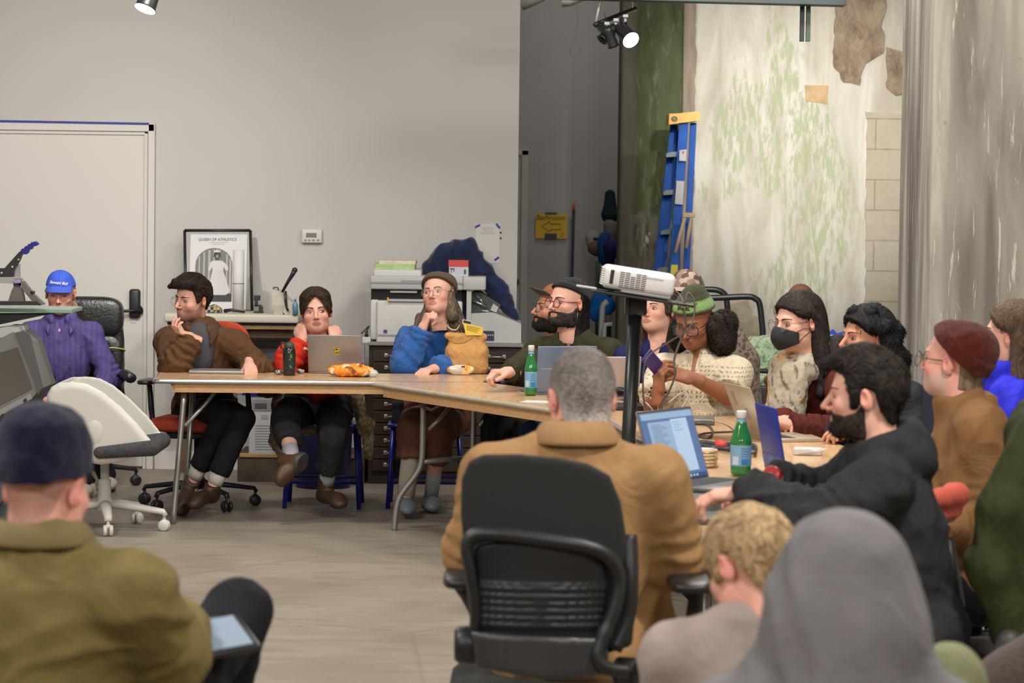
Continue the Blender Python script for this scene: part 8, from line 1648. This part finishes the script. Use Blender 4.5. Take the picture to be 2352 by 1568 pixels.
# 19 grey hood, nearest
p = Person('person with grey hood up, back turned, nearest in front', 1935, 1362, 1360, 178, 0, 0, tone='fair', size=1.0, h=.004, pelvis=(0, -.02), seat=.42, neck=(1930, 1560, -.03), face=dict())
p.joints(wid=.19, drop=.06); p.arm('R', None, (2040, 1850, .25), small_hand()); p.arm('L', None, (1800, 1850, .25), small_hand()); p.extra_pts = [p.hc+V3(x, y, z) for x, y, z in ((0, -.12, .06), (.22, -.18, -.3), (-.22, .2, -.3))]
def hd(f, s, B, u, fw, rt):
    X = lambda *a: s.hc+s.HR @ V3(*a)
    f.ell(X(0, .02, .035), (.110, .125, .112), rot=s.HR, k=.03); f.ell(X(0, .035, -.06), (.128, .13, .12), rot=s.HR, k=.05); f.cap(X(0, .03, -.08), X(0, .05, -.26), .125, .165, k=.06); f.cap(X(-.10, .02, -.22), X(.10, .02, -.22), .10, k=.06)
    f.ell(X(0, -.17, -.01), (.075, .10, .10), rot=s.HR, k=.01, op='s')
N0 = p.N; p.N = p.N; s_ = p
p.S['top'] = p.hc+V3(0, 0, .06)
p.torso('hooded_top', hex2('6e6b6d'), COTTON, bulk=1.05, amp=.010, fsc=(6, 6, 3), extra=hd, seed=35, h=.009, armr=(.085, .075, .055)); p.legs(hex2('77795a'), knees=[(1700, 1850, .4), (2180, 1560, .35)], ankles=[(1700, 2200, .5), (2290, 1800, .5)]); p.finish_body()

# 20 navy beanie, olive jacket
p = Person('person in navy beanie and olive jacket with tablet on lap, back turned', 105, 1122, 1160, 158, -5, 0, ty=160, tone='pink', size=1.0, h=.0028, neck=(98, 1214, -.05), pelvis=(0, .02), seat=.45, face=dict(neckr=1.08, shave=.5, shc=(.12, .08, .07), shl=dict(nape=-.07)))
p.joints(wid=.20, drop=.10)
p.arm('R', (368, 1500, .02), (400, 1450, .26), dict(d=(.1, .1, -.02), curl=(30, 35, 20))); p.arm('L', None, (-90, 1500, .25), small_hand())
p.torso('jacket', hex2('6e6138'), COTTON, bulk=1.14, amp=.013, fsc=(5, 5, 7), collar=None, seed=37, armr=(.105, .095, .07), h=.009)
p.legs(hex2('15171b'), knees=[(140, 1520, .65), (548, 1404, .45)], ankles=[(160, 1900, .75), (470, 1760, .66)], r=1.08)
p.beanie(hex2('15132e'), z0=.028, tilt=.20, th=.013, cuff=.065, cufft=.004, slack=(0, .02, .105), sr=(.088, .098, .068), rib=.0, amp=.004); p.finish_body(); turn_collar(p, 'jacket_collar', mat('olive_canvas', tuple(hex2('6a5c36')), .85, noise=.06, nscale=20), r0=.080, r1=.110, up=.020, dn=-.028); P20 = p

t = empty('smartphone', P9.A['R'][1]+A((-.03, -.06, .13)), 'purple-cased phone held up in both hands of the green-beanied person', 'phone'); b = MB(); b.box((0, 0, 0), (.064, .009, .122), .004, seg=3, rot=rotm(x=.5, y=-.9, z=.35)); b.build('phone_case', mat('phone_purple', (.05, .03, .16), .35), t)
w_ = P9.A['R'][1]; e_ = P9.A['R'][0]; ax = (w_-e_)/np.linalg.norm(w_-e_); u_ = np.cross(ax, A((0, 1., 0))); u_ /= np.linalg.norm(u_); v_ = np.cross(ax, u_); b = MB(); b2 = MB()
for k in range(22): a_ = 6.283*k/22; (b if k % 2 else b2).lathe([(0, -.0055), (.004, -.004), (.0058, 0), (.004, .004), (0, .0055)], w_-ax*.035+(u_*math.cos(a_)+v_*math.sin(a_))*.036, 8)
o = b.build('bead_bracelet', mat('bead_cream', (.5, .42, .3), .4), P9.root); o.data.transform(Matrix.Translation(-Vector(P9.root.location))); o2 = b2.build('dark_beads', mat('bead_dark', (.03, .02, .015), .4), o); o2.data.transform(Matrix.Translation(-Vector(P9.root.location)))
w_ = P13.A['R'][1]; e_ = P13.A['R'][0]; ax = (w_-e_)/np.linalg.norm(w_-e_); b = MB(); R3 = frame((0, 0, 0), np.cross(ax, (0, 0, 1)), np.cross(ax, np.cross(ax, (0, 0, 1)))).to_3x3(); b.lathe([(.033, -.010), (.036, -.011), (.037, 0), (.036, .011), (.033, .010)], w_+ax*.012, 24, rot=R3); o = b.build('red_watch_strap', mat('watch_red', (.35, .02, .015), .3, spec=.6), P13.root); o.data.transform(Matrix.Translation(-Vector(P13.root.location)))

f = Field(PD(2270, 1600, 7.0)-.12, PD(2420, 1500, 7.0)+.12, .009); drape('fleece_knee', [(PD(2275, 1585, 7.0), PD(2400, 1525, 7.0), .07, .09), (PD(2300, 1640, 7.0), PD(2400, 1640, 7.0), .08, .1), (PD(2350, 1640, 7.02), A((float(PD(2350, 1640, 7.02)[0]), 7.05, .10)), .1, .12)], .01, lambda V: np.ones((len(V), 3))*A((.075, .05, .045))*(1+.2*perlin(V*80))[:, None], KNIT, 'brown fleece-covered knee in the bottom right corner', 'coat', lambda V: .006*perlin(V*10))  # draped lump standing for the fleece knee of someone out of view
t = empty('sneaker', PD(2265, 1560, 7.6), 'black and tan sneaker beside the brown fleece in the bottom right', 'shoe'); an_, to_ = PD(2300, 1545, 7.7), PD(2240, 1560, 7.45); f = Field(np.minimum(an_, to_)-.16, np.maximum(an_, to_)+.16, .006); f.cap(an_, to_, .045, .042, k=0); f.cap(an_, an_+A((.02, 0, .08)), .04, .035, k=.03); V, Q = f.mesh(); npmesh('shoe_upper', V, Q, LEATHER, t, col=np.where((V[:, 0] < to_[0]+.0)[:, None], A((.45, .38, .27)), A((.03, .028, .027))), world=True)

t = empty('tablet', PD(468, 1468, 6.08), 'black-framed tablet with pale blue screen on the lap of the olive jacket wearer', 'tablet'); fr_ = frame((0, 0, 0), (1, .45, .14), (-.45, .85, .34)); b = MB(); b.m = fr_; b.box((0, 0, 0), (.20, .15, .014), .006, seg=3); b.build('tablet_body', mat('tablet_black', (.012, .012, .013), .3), t)
b = MB(); b.m = fr_; b.box((0, 0, .0075), (.172, .125, .001)); b.build('screen', mat('tablet_screen', (.2, .25, .3), .15, emis=.35, ecol=(.35, .48, .65)), t)
for nm, q, yw, lb in (('office_chair', p_, y_, l_) for nm, p_, y_, l_ in (('c', (P20.P[0], P20.P[1], 0), 160, 'black chair under the person in the olive jacket'),)): office_chair('office_chair', q, yw, lb, seat_z=.36, back_h=.34, back_w=.4, back_z=-.04, arms=False, back_y=.27, rot=.4)
q = PD(2345, 1000, 10.65); office_chair('office_chair', (float(q[0])+.0, 10.66, 0), -105, 'black chair under the person in the bright blue jacket', seat_z=.42, back_h=.3, back_w=.4, back_z=-.02, arms=False, back_y=.27)
print('script time', time.time()-T0, 'meshes', len(bpy.data.meshes))
